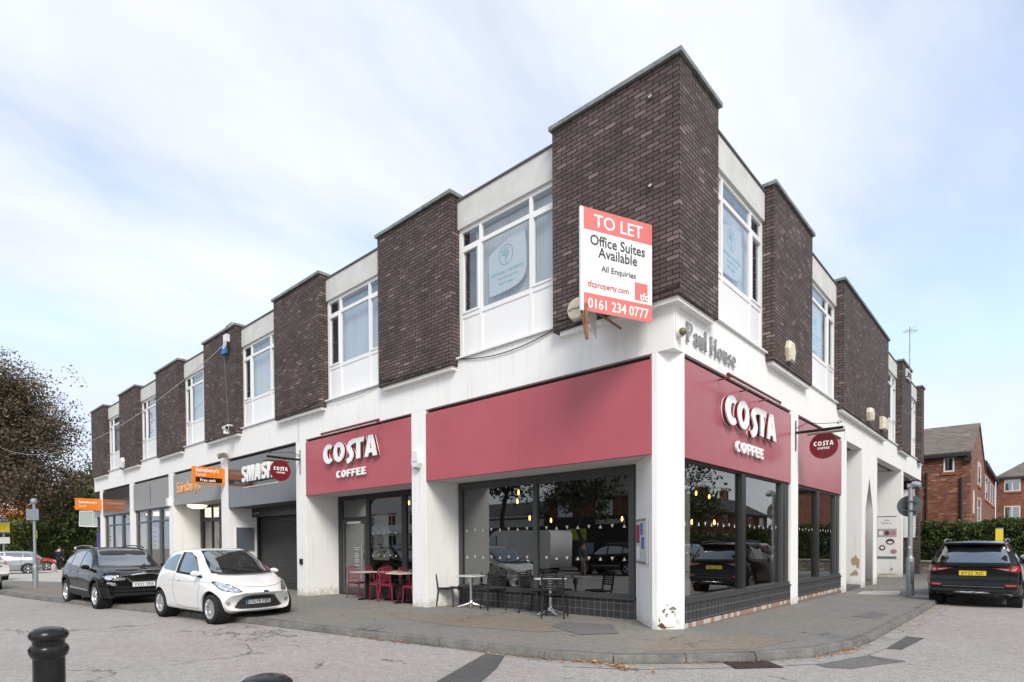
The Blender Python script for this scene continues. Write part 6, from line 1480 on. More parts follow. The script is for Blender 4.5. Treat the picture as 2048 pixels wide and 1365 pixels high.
# white panel van across the street
van = thing('panel_van', 'white panel van parked on the far side of the street', 'van', (-18.2, -15.2, -.23), R(182))
vp_ = [(-2.9, .35), (-2.95, 2.2), (-2.8, 2.42), (1.3, 2.45), (1.65, 2.3), (2.2, 1.45), (2.85, 1.15), (3.0, .9), (3.0, .35)]
me = curve_mesh([vp_], .95); me.transform(Matrix.Rotation(R(90), 4, 'X')); me.materials.append(M_WPAINT); link('body', me, van)
mb = MB()
for sy in (1, -1): mb.add([(1.2, sy*.956, 1.35), (2.1, sy*.956, 1.35), (1.62, sy*.956, 2.15), (1.2, sy*.956, 2.15)], [(0, 1, 2, 3)])
mb.add([(1.70, -.85, 2.26), (1.70, .85, 2.26), (2.20, .88, 1.50), (2.20, -.88, 1.50)], [(0, 1, 2, 3)]); mb.build('window', M_CGL, van)
for wx in (2.0, -1.7):
    for sy in (1, -1):
        mb = MB(); mb.lathe([(.001, 0), (.2, .0), (.22, .02), (.34, .02), (.35, -.02), (.35, -.2), (.001, -.2)], seg=24, axis='y'); o = mb.build('wheel', M_TYRE, van); o.location = (wx, sy*.96, .35)
        if sy < 0: o.rotation_euler = (0, 0, math.pi)
# ---------------------------------------------------------------- street furniture
def bollard(x, y, h, label):
    z = RZ(x, y); t = thing('bollard', label, 'bollard', (x, y, z), 0, 'black cast iron bollards')
    mb = MB(); r = .078; mb.lathe([(r*1.25, -.05), (r*1.25, .10), (r*1.05, .16), (r, .20), (r*.97, h-.20), (r*.97, h-.175)], seg=32); mb.build('post', M_BLACK, t)
    mb = MB(); mb.lathe([(r*.97, h-.176), (r*1.10, h-.165), (r*1.22, h-.140), (r*1.22, h-.120), (r*1.08, h-.102), (r*.98, h-.098), (r*.98, h-.078), (r*1.02, h-.072), (r*1.16, h-.062), (r*1.22, h-.045), (r*1.12, h-.024), (r*.86, h-.008), (r*.45, h), (0, h+.001)], seg=36); mb.build('cap', M_BLACK, t)
    return t
b0 = bollard(.03, -7.87, 1.045, 'glossy black bollard at the lower left of the road')
copy_tree(b0, (2.21, -7.61, RZ(2.2, -7.6)), 0, 'black bollard at the bottom edge with only its cap showing')
t = thing('concrete_bollard', 'short pale concrete bollard beside the walking person', 'bollard', (-45.9, -.12, -.32)); mb = MB(); mb.lathe([(.14, 0), (.14, .42), (.11, .52), (.05, .56), (0, .565)], seg=18); mb.build('post', M_PALE, t)
def lamp(x, y, h, hth, r1, r2, label, kind):
    t = thing('street_lamp', label, 'lamp post', (x, y, G(x, y)))
    mb = MB(); mb.lathe([(r1, -.05), (r1, hth-.04), (r1*.95, hth), (r2, hth+.07)], seg=20); mb.build('base_tube', M_GALV, t)
    mb = MB(); mb.lathe([(r2, hth+.06), (r2*.93, h)], seg=20); mb.build('pole', M_GALV, t)
    mb = MB(); mb.box(-.03, .03, -r1-.004, -r1+.01, .35, hth-.1, M=Matrix.Rotation(R(30), 4, 'Z')); mb.build('access_door', MATS['gap_grey'], t)
    return t
l1 = lamp(-24.35, -4.31, 3.20, .82, .090, .052, 'grey steel post with a blank square sign back and hooded lamp, on the left pavement', 'L')
mb = MB(); mb.lathe([(.055, 3.20), (.11, 3.26), (.12, 3.30), (.10, 3.40), (.04, 3.43)], seg=14); mb.add([(-.0, -.1, 3.2), (.25*-.74, .25*-.67-.05, 3.10), (.2*-.74+.1, .2*-.67-.1, 3.12), (.05, .05, 3.38)], [(0, 1, 2), (0, 2, 3), (0, 3, 1), (1, 3, 2)]); mb.build('lamp_head', M_GALV, l1)
rv = Vector((.742, .670, 0)); fv = Vector((-.670, .742, 0))
mb = MB(); mb.box(-.24, .24, .59+2.0, .59+2.43, .075, .09, M=plane_matrix((0, 0, 0), rv, UP)); mb.build('sign_plate', mat('sign_back', (.30, .34, .36), .45, metal=.4), l1)
l2 = lamp(1.69, 10.70, 3.08, 1.05, .098, .060, 'grey steel post with a round sign seen from behind, on the side street pavement', 'R')
mb = MB(); M = plane_matrix((0, 0, 2.49), Vector((1, 0, 0)), UP)
mb.lathe([(.0, .0), (.29, .0), (.295, -.004), (.29, -.008), (0, -.008)], M=plane_matrix((-.03, .09, 2.49), Vector((.98, .17, 0)), UP), seg=40, smooth=False); mb.build('round_sign', mat('sign_grey_back', (.085, .095, .10), .5), l2)
mb = MB()
for z in (2.36, 2.61): mb.box(-.22, .17, .045, .085, z-.012, z+.012); mb.box(-.075, .075, -.07, .075, z-.02, z+.02)
mb.build('sign_clip', MATS['sign_grey_back'], l2)
mb = MB(); mb.box(-.20, -.07, .072, .077, 2.42, 2.47); mb.build('maker_plate', M_BLACKP, l2)
mb = MB(); mb.box(-.07, .07, -.07, .07, 3.0, 3.10); mb.lathe([(.03, 0), (.08, .03), (.10, .12), (.08, .22), (.02, .26)], M=Matrix.Translation((0, 0, 3.09)) @ Matrix.Rotation(R(100), 4, 'Y'), seg=14); mb.build('lamp_head', M_GALV, l2)
mb = MB(); mb.lathe([(.07, 0), (.06, -.03), (0, -.045)], c=(.15, 0, 3.01), seg=14); mb.build('lamp_lens', M_BLACK, l2)
mb = MB(); mb.lathe([(0, 0), (.03, 0), (.03, .004), (0, .004)], M=plane_matrix((.0, -.0605, 1.35), Vector((1, 0, 0)), UP) , seg=12, smooth=False); mb.build('reflector_stud', m_wp, l2)
mb = MB(); mb.box(-.045, .045, -.062, -.056, 1.9, 2.2, M=Matrix.Rotation(R(200), 4, 'Z')); mb.build('yellow_tag', mat('sign_yellow', (.80, .62, .05), .5), l1)
t = thing('parking_sign', 'yellow sign on a post showing over the roof of the large black SUV', 'sign', (3.36, 16.9, -.2))
mb = MB(); mb.tube([(0, .03, 0), (0, .03, 2.05)], .03, 8); mb.build('post', M_GALV, t)
mb = MB(); mb.box(-.10, .10, -.03, 0, 1.35, 2.08); mb.build('panel', MATS['sign_yellow'], t)
mb = MB(); mb.box(-.10, .10, -.034, -.0305, 2.05, 2.08); mb.build('blue_edge', m_bl, t)
t = thing('yellow_notice', 'yellow notice board with blue edges on a grey post at the far left', 'sign', (-53.9, -1.8, -.33), R(42))
mb = MB(); mb.box(-.05, .05, .0, .1, 0, 4.2); mb.build('post', M_GALV, t)
mb = MB(); mb.box(-.52, .52, -.03, 0, 2.80, 3.70); mb.build('yellow_board', MATS['sign_yellow'], t)
for za, zb_ in ((3.62, 3.72), (2.78, 2.87)):
    mb = MB(); mb.box(-.53, .53, -.034, -.0305, za, zb_); mb.build('blue_edge', m_bl, t)
mb = MB()
for k in range(4): mb.box(-.45, .40-k*.07, -.034, -.0305, 3.50-k*.12, 3.512-k*.12)
mb.build('small_print', M_BLACKP, t)
mb = MB(); mb.box(-.52, .52, -.03, 0, 2.02, 2.50); mb.build('white_board', m_pw, t)
# tilted glazed canopy beyond the end of the shops
t = thing('glazed_canopy', 'grey framed glass shelter panel beyond the far end of the shops', 'shelter', (-41.8, 1.05, -.27), R(42))
mb = MB()
for a, b in (((-.55, 0, 4.0), (-.75, .2, 3.05)), ((.30, 0, 4.0), (.15, .2, 3.0)), ((.15, .2, 3.0), (-.75, .2, 3.05)), ((-.55, 0, 4.0), (.30, 0, 4.0)), ((.6, .1, 3.9), (.6, .2, 3.0)), ((.15, .2, 3.0), (.6, .2, 3.0))): mb.tube([a, b], .035, 6)
mb.tube([(.6, .2, 0), (.6, .2, 3.9)], .05, 6); mb.build('frame', m_wp, t)
mb = MB(); mb.quad((-.75, .2, 3.05), (.15, .2, 3.0), (.30, 0, 4.0), (-.55, 0, 4.0)); mb.quad((.15, .2, 3.0), (.6, .2, 3.0), (.6, .1, 3.9), (.30, 0, 4.0)); mb.build('pane', mat('frosted_pane', (.42, .48, .46), .3), t)
# ---------------------------------------------------------------- vegetation
def leaf_cloud(mb, pts, size, rr, flat=.5):
    for p in pts:
        s = size*rr.uniform(.6, 1.35)
        n = Vector((rr.gauss(0, 1), rr.gauss(0, 1), rr.gauss(0, 1)+flat)).normalized(); a = n.orthogonal().normalized(); b = n.cross(a)
        q = rr.random()*6.28; c_, s_ = math.cos(q), math.sin(q); a, b = a*c_+b*s_, b*c_-a*s_
        mb.add([p-a*s, p-b*s*.55+n*s*.12, p+a*s, p+b*s*.55+n*s*.12], [(0, 1, 2, 3)])
def make_tree(name, label, loc, h, rad, zc, rz_, mats, seed, nbr=60, tips=26, leaves=14, lsize=.16, trunk_r=.35, trunk_top=.6, group=None, droop=0., shell=.75, cat='tree', cone=0.):
    rr = random.Random(seed); t = thing(name, label, cat, loc, 0, group)
    tb = MB(); path = [(0, 0, -.3)]; n = 6
    for i in range(1, n+1): path.append((rr.gauss(0, .12)*i*.5, rr.gauss(0, .12)*i*.5, h*trunk_top*i/n))
    tb.tube(path, [trunk_r*(1-.75*i/n) for i in range(n+1)], 8)
    pts = []
    for b in range(nbr):
        k = rr.random()
        # point on the crown ellipsoid with irregular radius
        u = rr.uniform(-.60 if cone else -1, 1); ph = rr.random()*6.28; sr = math.sqrt(1-u*u)*(1-cone*u)
        irr = 1+.22*noise.noise(Vector((math.cos(ph)*1.5, math.sin(ph)*1.5, u*1.5+seed)))*2
        e = Vector((rad*sr*math.cos(ph)*irr, rad*sr*math.sin(ph)*irr, zc+rz_*u*irr)); e *= 1
        c0_ = Vector((0, 0, max(h*.18, min(h*trunk_top, zc+(e.z-zc)*.4-h*.08))))
        e = c0_+(e-c0_)*rr.uniform(shell, 1.02)
        mid = c0_.lerp(e, .5)+Vector((rr.gauss(0, .3), rr.gauss(0, .3), rad*.06-0))
        tb.tube([c0_, c0_.lerp(mid, .5)+Vector((0, 0, .2)), mid, e], [trunk_r*.26, trunk_r*.17, trunk_r*.10, .015], 4, cap=False)
        for _ in range(tips):
            q = rr.uniform(.25, 1.0)**.7; base = mid.lerp(e, q) if rr.random() < .75 else c0_.lerp(mid, rr.uniform(.4, 1)); sp = rad*.17
            tip = base+Vector((rr.gauss(0, sp), rr.gauss(0, sp), rr.gauss(0, sp*.7)-droop*rr.random()*rad*.3))
            if rr.random() < .3: tb.tube([base, tip], [.02, .008], 3, cap=False)
            for _ in range(leaves): pts.append(tip+Vector((rr.gauss(0, sp*.33), rr.gauss(0, sp*.33), rr.gauss(0, sp*.22))))
    tb.build('trunk', mats[1], t)
    mb = MB(); leaf_cloud(mb, pts, lsize, rr); mb.build('crown', mats[0], t, auto=False)
    return t
M_BARK = mat('bark', (.055, .045, .038), .9, bump=.6, bscale=12, var=.3, vscale=4)
F_BEECH = foliage_mat('copper_leaf', (.050, .042, .024), (.150, .112, .070), (.28, .17, .10), .35)
F_GREEN = foliage_mat('green_leaf', (.030, .050, .012), (.10, .14, .035), (.20, .22, .06), .6)
F_DKG = foliage_mat('dark_green_leaf', (.014, .026, .008), (.045, .070, .018), (.10, .12, .035), .7)
F_AUT = foliage_mat('autumn_leaf', (.20, .075, .015), (.45, .19, .04), (.55, .30, .08), .4)
F_HEDGE = foliage_mat('hedge_leaf', (.022, .040, .008), (.085, .13, .025), (.17, .20, .05), 2.0)
make_tree('beech_tree', 'tall copper beech with dark reddish foliage rising at the left edge', (-57.9, -2.9, -.3), 17, 6.1, 9.9, 7.0, (F_BEECH, M_BARK), 5, 230, 32, 15, .108, .5, .6, droop=.1, cone=.24)
make_tree('green_tree', 'light green tree showing between the beech and the far end of the shops', (-60, 4.9, -.3), 9, 3.0, 5.4, 3.8, (foliage_mat('light_green_leaf', (.07, .11, .03), (.22, .28, .08), (.34, .36, .12), .6), M_BARK), 8, 80, 18, 8, .15, .16)
for i, (x, y, h, r_) in enumerate([(-74, 2.6, 8.0, 3.4), (-76, -1.5, 8.5, 3.8), (-70, 4.6, 7.0, 2.6)]):
    make_tree('autumn_tree', ('orange autumn tree behind the hedge, seen under the middle of the beech', 'orange autumn tree behind the hedge, seen at the far left', 'small orange autumn tree behind the hedge, next to the green tree')[i], (x, y, -.3), h, r_, h*.58, h*.38, (F_AUT, M_BARK), 20+i, 34, 14, 7, .20, .18)
def hedge(name, label, a, b, w, z0, z1, m, seed, dens=900, ls=.06, bulge=.15, group=None):
    a, b = Vector(a), Vector(b); t = (b-a); L = t.length; t.normalize(); n = Vector((-t.y, t.x)); rr = random.Random(seed)
    o = thing(name, label, 'hedge', (a.x, a.y, z0), 0, group); mb = MB(); A = Vector((0, 0))
    def P(u, d, z): q = t*u+n*d; return Vector((q.x, q.y, z))
    top = lambda u, d: (z1-z0)*(1+bulge*.5*noise.noise(Vector((u*.6, d, seed)))+bulge*.25*noise.noise(Vector((u*2.1, d*2, seed))))
    core = MB(); seg = max(2, int(L/.6)); vs = []
    for i in range(seg+1):
        u = L*i/seg; zz = top(u, 0)*.93
        vs += [P(u, -w/2*.8, 0), P(u, -w/2*.82, zz*.9), P(u, 0, zz), P(u, w/2*.82, zz*.9), P(u, w/2*.8, 0)]
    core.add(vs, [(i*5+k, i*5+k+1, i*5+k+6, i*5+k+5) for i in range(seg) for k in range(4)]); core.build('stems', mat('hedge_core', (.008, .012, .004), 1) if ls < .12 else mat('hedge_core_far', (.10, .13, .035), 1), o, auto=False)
    pts = []
    for _ in range(int(dens*L)):
        u = rr.uniform(0, L); q = rr.random(); tz = top(u, 0)
        if q < .62: s = -1; d = s*w/2*(1+bulge*.6*noise.noise(Vector((u*.9, 3, rr.uniform(0, tz)*.9)))); z = tz*rr.random()**.8
        elif q < .70: d = w/2; z = tz*rr.random()
        else: d = rr.uniform(-w/2, w/2); z = tz*(1+.03*rr.gauss(0, 1))
        d += rr.gauss(0, .05); z += rr.gauss(0, .03); bb = noise.noise(Vector((u*3, z*3, seed)))*.12; pts.append(P(u, d-bb, max(0, z)))
    leaf_cloud(mb, pts, ls, rr); mb.build('foliage', m, o, auto=False); return o
hedge('hedge', 'leafy green hedge in front of the brick houses at the end of the side street', (-2.5, 28.3), (9, 28.0), 1.1, .35, 2.36, F_HEDGE, 2, 1500, .062, .22)
hedge('hedge', 'dark green hedge behind the cars in the far left car park', (-76, -9), (-63, 12), 2.5, -.4, 3.7, foliage_mat('bright_hedge_leaf', (.14, .18, .045), (.34, .38, .10), (.46, .42, .14), .7), 3, 700, .16, .35)
hedge('shrub_row', 'olive green shrubs in front of the dark hedge near the far end of the shops', (-62, 1.5), (-56, 9), 2.2, -.4, 2.6, F_GREEN, 6, 500, .13, .45)
hedge('ivy', 'ivy trailing over the stone wall beside the brick end wall', (-.4, 27.5), (1.4, 27.5), .35, .1, 1.5, F_DKG, 9, 500, .06, .5)
# low stone retaining wall under the hedge
M_STONE = brick_mat('rubble_stone', (.14, .12, .10), (.30, .265, .225), (.10, .09, .08), bw=.45, rh=.16, ms=.012, hi=(.38, .34, .30), bumpd=.03)
o = MB().box(-2.5, 9, 27.25, 27.6, -.4, .42).build('stone_wall', M_STONE); tag(o, 'low rubble stone wall under the green hedge', 'wall')
o = MB().box(-2.5, 9, 27.2, 27.65, .42, .50).build('wall_coping', M_CONC); o.parent = bpy.data.objects['stone_wall']
# ---------------------------------------------------------------- houses
def tile_roof(name, c1, c2, rh=.28):
    m = bpy.data.materials.new(name); t = nt(m); n = t.nodes; l = t.links; b = n['Principled BSDF']; geo = n.new('ShaderNodeNewGeometry')
    sep = n.new('ShaderNodeSeparateXYZ'); l.new(geo.outputs['Position'], sep.inputs[0])
    ad = n.new('ShaderNodeMath'); ad.operation = 'ADD'; l.new(sep.outputs[0], ad.inputs[0]); l.new(sep.outputs[1], ad.inputs[1]); cb = n.new('ShaderNodeCombineXYZ'); l.new(ad.outputs[0], cb.inputs[0]); l.new(sep.outputs[2], cb.inputs[1])
    br = n.new('ShaderNodeTexBrick'); l.new(cb.outputs[0], br.inputs['Vector']); br.inputs['Scale'].default_value = 1; br.inputs['Brick Width'].default_value = .30; br.inputs['Row Height'].default_value = rh*.5; br.inputs['Mortar Size'].default_value = .008
    br.inputs['Color1'].default_value = (*c1, 1); br.inputs['Color2'].default_value = (*c2, 1); br.inputs['Mortar'].default_value = (.03, .027, .024, 1)
    ns = n.new('ShaderNodeTexNoise'); ns.inputs['Scale'].default_value = 3.2; ns.inputs['Detail'].default_value = 4; l.new(geo.outputs['Position'], ns.inputs['Vector'])
    mr = n.new('ShaderNodeMapRange'); mr.inputs[1].default_value = .66; mr.inputs[2].default_value = .72; l.new(ns.outputs['Fac'], mr.inputs[0])
    mx = n.new('ShaderNodeMix'); mx.data_type = 'RGBA'; l.new(mr.outputs[0], mx.inputs[0]); l.new(br.outputs['Color'], mx.inputs[6]); mx.inputs[7].default_value = (.42, .41, .36, 1); l.new(mx.outputs[2], b.inputs['Base Color']); b.inputs['Roughness'].default_value = .85
    bp = n.new('ShaderNodeBump'); bp.inputs['Distance'].default_value = .03; bp.invert = True; l.new(br.outputs['Fac'], bp.inputs['Height']); l.new(bp.outputs['Normal'], b.inputs['Normal'])
    return m
M_ROOF = tile_roof('brown_tiles', (.13, .105, .085), (.20, .165, .135)); M_SLATE = tile_roof('slate_tiles', (.07, .07, .075), (.12, .115, .11), .22)
M_FASC = mat('black_fascia', (.03, .03, .032), .5)
def house(name, label, x0, x1, y0, y1, zg, ze, zr, ridge, wall, roof, wins=(), hip=0., group=None, chim=(), over=.25):
    cx, cy = (x0+x1)/2, (y0+y1)/2; t = thing(name, label, 'house', (cx, cy, zg), 0, group); O = Vector((-cx, -cy, -zg))
    def bl(mb, nm, m, par=None): mb.v = [tuple(Vector(v)+O) for v in mb.v]; return mb.build(nm, m, par or t)
    mb = MB(); pts = [(x0, y0), (x1, y0), (x1, y1), (x0, y1)]
    if ridge == 'x' and not hip: mb.add([(x0, y0, zg-1), (x0, y1, zg-1), (x0, y1, ze), (x0, cy, zr-.06), (x0, y0, ze), (x1, y0, zg-1), (x1, y1, zg-1), (x1, y1, ze), (x1, cy, zr-.06), (x1, y0, ze)], [(0, 4, 3, 2, 1), (5, 6, 7, 8, 9), (0, 5, 9, 4), (1, 2, 7, 6)])
    elif ridge == 'y' and not hip: mb.add([(x0, y0, zg-1), (x1, y0, zg-1), (x1, y0, ze), (cx, y0, zr-.06), (x0, y0, ze), (x0, y1, zg-1), (x1, y1, zg-1), (x1, y1, ze), (cx, y1, zr-.06), (x0, y1, ze)], [(0, 1, 2, 3, 4), (5, 9, 8, 7, 6), (0, 4, 9, 5), (1, 6, 7, 2)])
    else: mb.box(x0, x1, y0, y1, zg-1, ze)
    w = bl(mb, 'wall', wall)
    mb = MB(); e = over; th = .12
    if ridge == 'x':
        a, b = (x0-e*.3, x1+e*.3); sl = (zr-ze)/((y1-y0)/2)
        for s, ya in ((1, y0-e), (-1, y1+e)):
            zl = ze-sl*e; ra, rb = (a+hip, b-hip); vs = [(a, ya, zl), (b, ya, zl), (rb, cy, zr), (ra, cy, zr)]; vs2 = [(p[0], p[1], p[2]+th) for p in vs]; mb.add(vs+vs2, [(3, 2, 1, 0), (4, 5, 6, 7), (0, 1, 5, 4), (1, 2, 6, 5), (2, 3, 7, 6), (3, 0, 4, 7)])
        if hip:
            for xa, xr in ((a, a+hip), (b, b-hip)): zl = ze-sl*e; mb.add([(xa, y0-e, zl+th), (xa, y1+e, zl+th), (xr, cy, zr+th)], [(0, 1, 2)])
    else:
        a, b = (y0-e*.3, y1+e*.3); sl = (zr-ze)/((x1-x0)/2)
        for xa in (x0-e, x1+e):
            zl = ze-sl*e; vs = [(xa, a, zl), (xa, b, zl), (cx, b-hip, zr), (cx, a+hip, zr)]; vs2 = [(p[0], p[1], p[2]+th) for p in vs]; mb.add(vs+vs2, [(3, 2, 1, 0), (4, 5, 6, 7), (0, 1, 5, 4), (1, 2, 6, 5), (2, 3, 7, 6), (3, 0, 4, 7)])
        if hip:
            for ya, yr in ((a, a+hip), (b, b-hip)): zl = ze-sl*e; mb.add([(x0-e, ya, zl+th), (x1+e, ya, zl+th), (cx, yr, zr+th)], [(0, 1, 2)])
    rf = bl(mb, 'roof', roof)
    mb = MB()
    if ridge == 'x': mb.box(x0, x1, y0-e-.05, y0-e+.03, ze-sl*e-.12, ze-sl*e+.06); mb.box(x0, x1, y0-e, y0, ze-.24, ze-.20)
    else: mb.box(x1+e-.03, x1+e+.05, y0, y1, ze-sl*e-.12, ze-sl*e+.06); mb.box(x0-e-.05, x0-e+.03, y0, y1, ze-sl*e-.12, ze-sl*e+.06)
    bl(mb, 'gutter', M_FASC)
    for (hx, hy) in chim:
        mb = MB(); mb.box(hx-.45, hx+.45, hy-.3, hy+.3, zr-1, zr+1.0); mb.box(hx-.5, hx+.5, hy-.35, hy+.35, zr+.95, zr+1.1); ch_ = bl(mb, 'chimney', wall, rf)
        mb = MB()
        for k in (-.25, .05, .3): mb.lathe([(.10, zr+1.1), (.09, zr+1.45)], c=(hx+k, hy, 0), seg=8)
        bl(mb, 'chimney_pot', mat('terracotta', (.30, .13, .08), .8), rf)
    for (face, u0, u1, z0, z1, ndiv) in wins:
        def bx_(mb, a, b, c, d, o0, o1):
            if face == 'S': mb.box(a, b, y0-o1, y0-o0, c, d)
            elif face == 'N': mb.box(a, b, y1+o0, y1+o1, c, d)
            elif face == 'E': mb.box(x1+o0, x1+o1, a, b, c, d)
            else: mb.box(x0-o1, x0-o0, a, b, c, d)
        mb = MB(); f = .07; bx_(mb, u0, u1, z0, z0+f, -.05, .03); bx_(mb, u0, u1, z1-f, z1, -.05, .03)
        for k in range(ndiv+1): c = u0+(u1-u0-f)*k/ndiv; bx_(mb, c, c+f, z0+f, z1-f, -.05, .03)
        wn = bl(mb, 'window', M_UPVC)
        mb = MB(); bx_(mb, u0+.02, u1-.02, z0+.02, z1-.02, .004, .012); bl(mb, 'pane', M_CGL, wn)
        mb = MB(); bx_(mb, u0-.1, u1+.1, z0-.16, z0-.003, .003, .06); bl(mb, 'sill', mat('lintel_brick', (.33, .10, .055), .8), wn); mb = MB(); bx_(mb, u0-.1, u1+.1, z1+.003, z1+.16, .0, .02); bl(mb, 'lintel', mat('lintel_brick', (.33, .10, .055), .8), wn)
    return t, bl
h1, bl1 = house('brick_house', 'red brick house with a brown tiled gable roof beyond the end of the offices', -9, 1.68, 31, 42.6, -.1, 6.25, 8.55, 'x', M_HBRICK, M_ROOF, [('S', .50, .97, 5.25, 6.05, 1), ('E', 36.0, 38.4, 4.85, 6.25, 1), ('E', 35.9, 38.6, 1.6, 4.1, 1), ('E', 32.6, 33.2, 3.0, 4.3, 1)], over=.22)
mb = MB(); mb.tube([(1.28, 30.93, 0), (1.28, 30.93, 4.9)], .065, 8); mb.tube([(1.62, 30.8, 5.9), (1.45, 30.6, 6.1)], .05, 6); mb.tube([(-.25, 30.93, 0), (-.25, 30.93, 5.3)], .05, 8); bl1(mb, 'downpipe', M_FASC)
mb = MB(); mb.box(1.40, 1.72, 30.72, 31.0, 5.75, 6.05); bl1(mb, 'corbel', M_FASC)
house('brick_house', 'small brick extension with a grey lean-to roof beside the end of the offices', -4.5, -.45, 29.4, 30.9, -.1, 4.6, 5.3, 'x', M_HBRICK, M_SLATE, [('S', -.95, -.66, 2.2, 3.6, 1)], over=.2)
house('brick_house', 'long brick wing with a dark framed upper window band behind the gabled house', -8, 1.50, 42.7, 61.4, -.1, 7.0, 9.0, 'y', M_HBRICK, M_ROOF, [('E', 44.0, 52.5, 4.6, 6.3, 3), ('E', 54, 59.5, 4.6, 6.3, 2), ('E', 44.5, 49, 1.0, 3.0, 2), ('E', 53, 58, 1.0, 3.0, 2)])
house('brick_house', 'brick house with a hipped tiled roof and white windows at the far right', 1.55, 16, 61.5, 75, -.1, 7.4, 10.2, 'x', M_RBRICK, M_ROOF, [('S', 2.12, 3.25, 6.05, 7.15, 2), ('S', 2.12, 3.25, 3.4, 4.7, 2), ('S', 5, 6.3, 6.05, 7.15, 2)], hip=3.5)
# terraces across the streets (seen mirrored in the shop glass)
def terr(name, label, x0, x1, y0, y1, face, wall, roof, chim, seed, ze=5.6, zr=8.2, ridge=None):
    rr = random.Random(seed); wins = []
    if face in 'NS':
        L = x1-x0; n = max(1, int(L/3.2))
        for k in range(n):
            a = x0+L*(k+.28)/n; wins += [(face, a, a+1.3, min(3.6, ze-1.5), min(4.9, ze-.3), 2), (face, a, a+1.4, .9, 2.4, 2)]
    else:
        L = y1-y0; n = max(1, int(L/3.2))
        for k in range(n):
            a = y0+L*(k+.28)/n; wins += [(face, a, a+1.3, min(3.6, ze-1.5), min(4.9, ze-.3), 2), (face, a, a+1.4, .9, 2.4, 2)]
    return house(name, label, x0, x1, y0, y1, -.2, ze, zr, ridge or ('x' if face in 'NS' else 'y'), wall, roof, wins, chim=chim)
h, bl = terr('brick_house', 'red brick house with a tiled roof across the street, restaurant on its ground floor', -22.5, -12.5, -31, -23, 'N', M_RBRICK, M_ROOF, [(-13.5, -27)], 1, 4.7, 7.2)
mb = MB(); mb.box(-22.4, -12.6, -23.0, -22.8, 2.55, 3.35); mb.box(-22.4, -12.6, -23.0, -22.85, -.2, 2.55); bl(mb, 'shopfront', mat('black_shopfront', (.012, .012, .013), .35))
me = text_mesh('DARJEELING', .42, .01, .006, 'CENTER'); me.transform(plane_matrix((-17.0, -22.78, 2.8), (-1, 0, 0), UP)); me.transform(Matrix.Translation((17.5, 27, .2))); me.materials.clear(); me.materials.append(M_LETTER); link('lettering', me, h)
mb = MB(); mb.box(-20.6, -18.9, -22.78, -22.74, 1.7, 2.5); bl(mb, 'banner', mat('lime_banner', (.50, .52, .06), .6))
mb = MB(); mb.box(-19.6, -18.3, -22.78, -22.74, .2, 1.5); bl(mb, 'menu_board', mat('menu_blue', (.25, .35, .45), .6))
h, bl = terr('white_house', 'white gabled building across the street with shops below', -46, -36, -31, -22.5, 'N', mat('painted_white', (.62, .61, .58), .8), M_SLATE, [(-37, -27)], 2, 4.6, 7.6, 'y')
mb = MB(); mb.box(-45.9, -36.1, -22.5, -22.3, 2.5, 3.3); bl(mb, 'shop_sign', m_pw)
terr('shop_building', 'single storey grey fronted shop across the street', -35.8, -22.7, -31, -22.8, 'N', mat('grey_shop', (.16, .16, .165), .6), M_SLATE, [], 3, 3.4, 4.9)
mb = MB(); mb.box(-35.8, -22.7, -22.8, -22.6, 2.75, 3.6); bl(mb, 'white_parapet', mat('painted_white', (.62, .61, .58), .8))
mb = MB(); mb.box(-35.6, -22.9, -22.8, -22.65, 1.95, 2.7); bl(mb, 'shop_sign', mat('slate_sign', (.05, .055, .06), .4))
terr('brick_house', 'red brick terrace across the street to the left of the restaurant', -60, -46.3, -31, -23, 'N', M_RBRICK, M_SLATE, [(-50, -27), (-57, -27)], 4)
terr('brick_house', 'red brick terrace across the side street, the block nearest the junction', 20, 28, 14, 30, 'W', M_RBRICK, M_SLATE, [(24, 18), (24, 26)], 5, 4.4, 6.4)
terr('brick_house', 'red brick terrace across the side street, middle block', 20.6, 28, 30.3, 47, 'W', M_HBRICK, M_SLATE, [(24, 34), (24, 42)], 6, 4.6, 6.6)
terr('brick_house', 'red brick terrace across the side street, far block', 20.2, 28, 47.3, 66, 'W', M_RBRICK, M_SLATE, [(24, 50), (24, 56), (24, 62)], 7, 4.8, 6.8)
make_tree('street_tree', 'dark street tree across the street from the cafe', (-15.5, -17.3, -.2), 7.5, 3.0, 5.4, 2.0, (F_DKG, M_BARK), 31, 34, 10, 7, .12, .22, .5)
make_tree('street_tree', 'second dark street tree across the street, behind the van', (-24.5, -20.5, -.2), 15, 4.2, 9.8, 4.6, (F_DKG, M_BARK), 32, 60, 16, 8, .15, .26, .5)
make_tree('birch_tree', 'drooping birch across the side street opposite the corner', (9.6, 17.2, -.2), 11, 3.4, 6.2, 4.6, (F_GREEN, M_BARK), 33, 90, 20, 8, .10, .16, .7, droop=1.0)
hedge('hedge', 'garden hedge in front of the terraces across the side street', (13.2, 26), (13.2, 60), 1.0, -.2, 1.9, F_HEDGE, 12, 300, .10, .3)
o = MB().box(-60, 12, -23, -17.2, -.6, -.12).build('far_pavement', M_PAVE); struct(o); o = MB().box(12, 30, 10, 80, -.6, -.16).build('far_pavement', M_PAVE); struct(o)
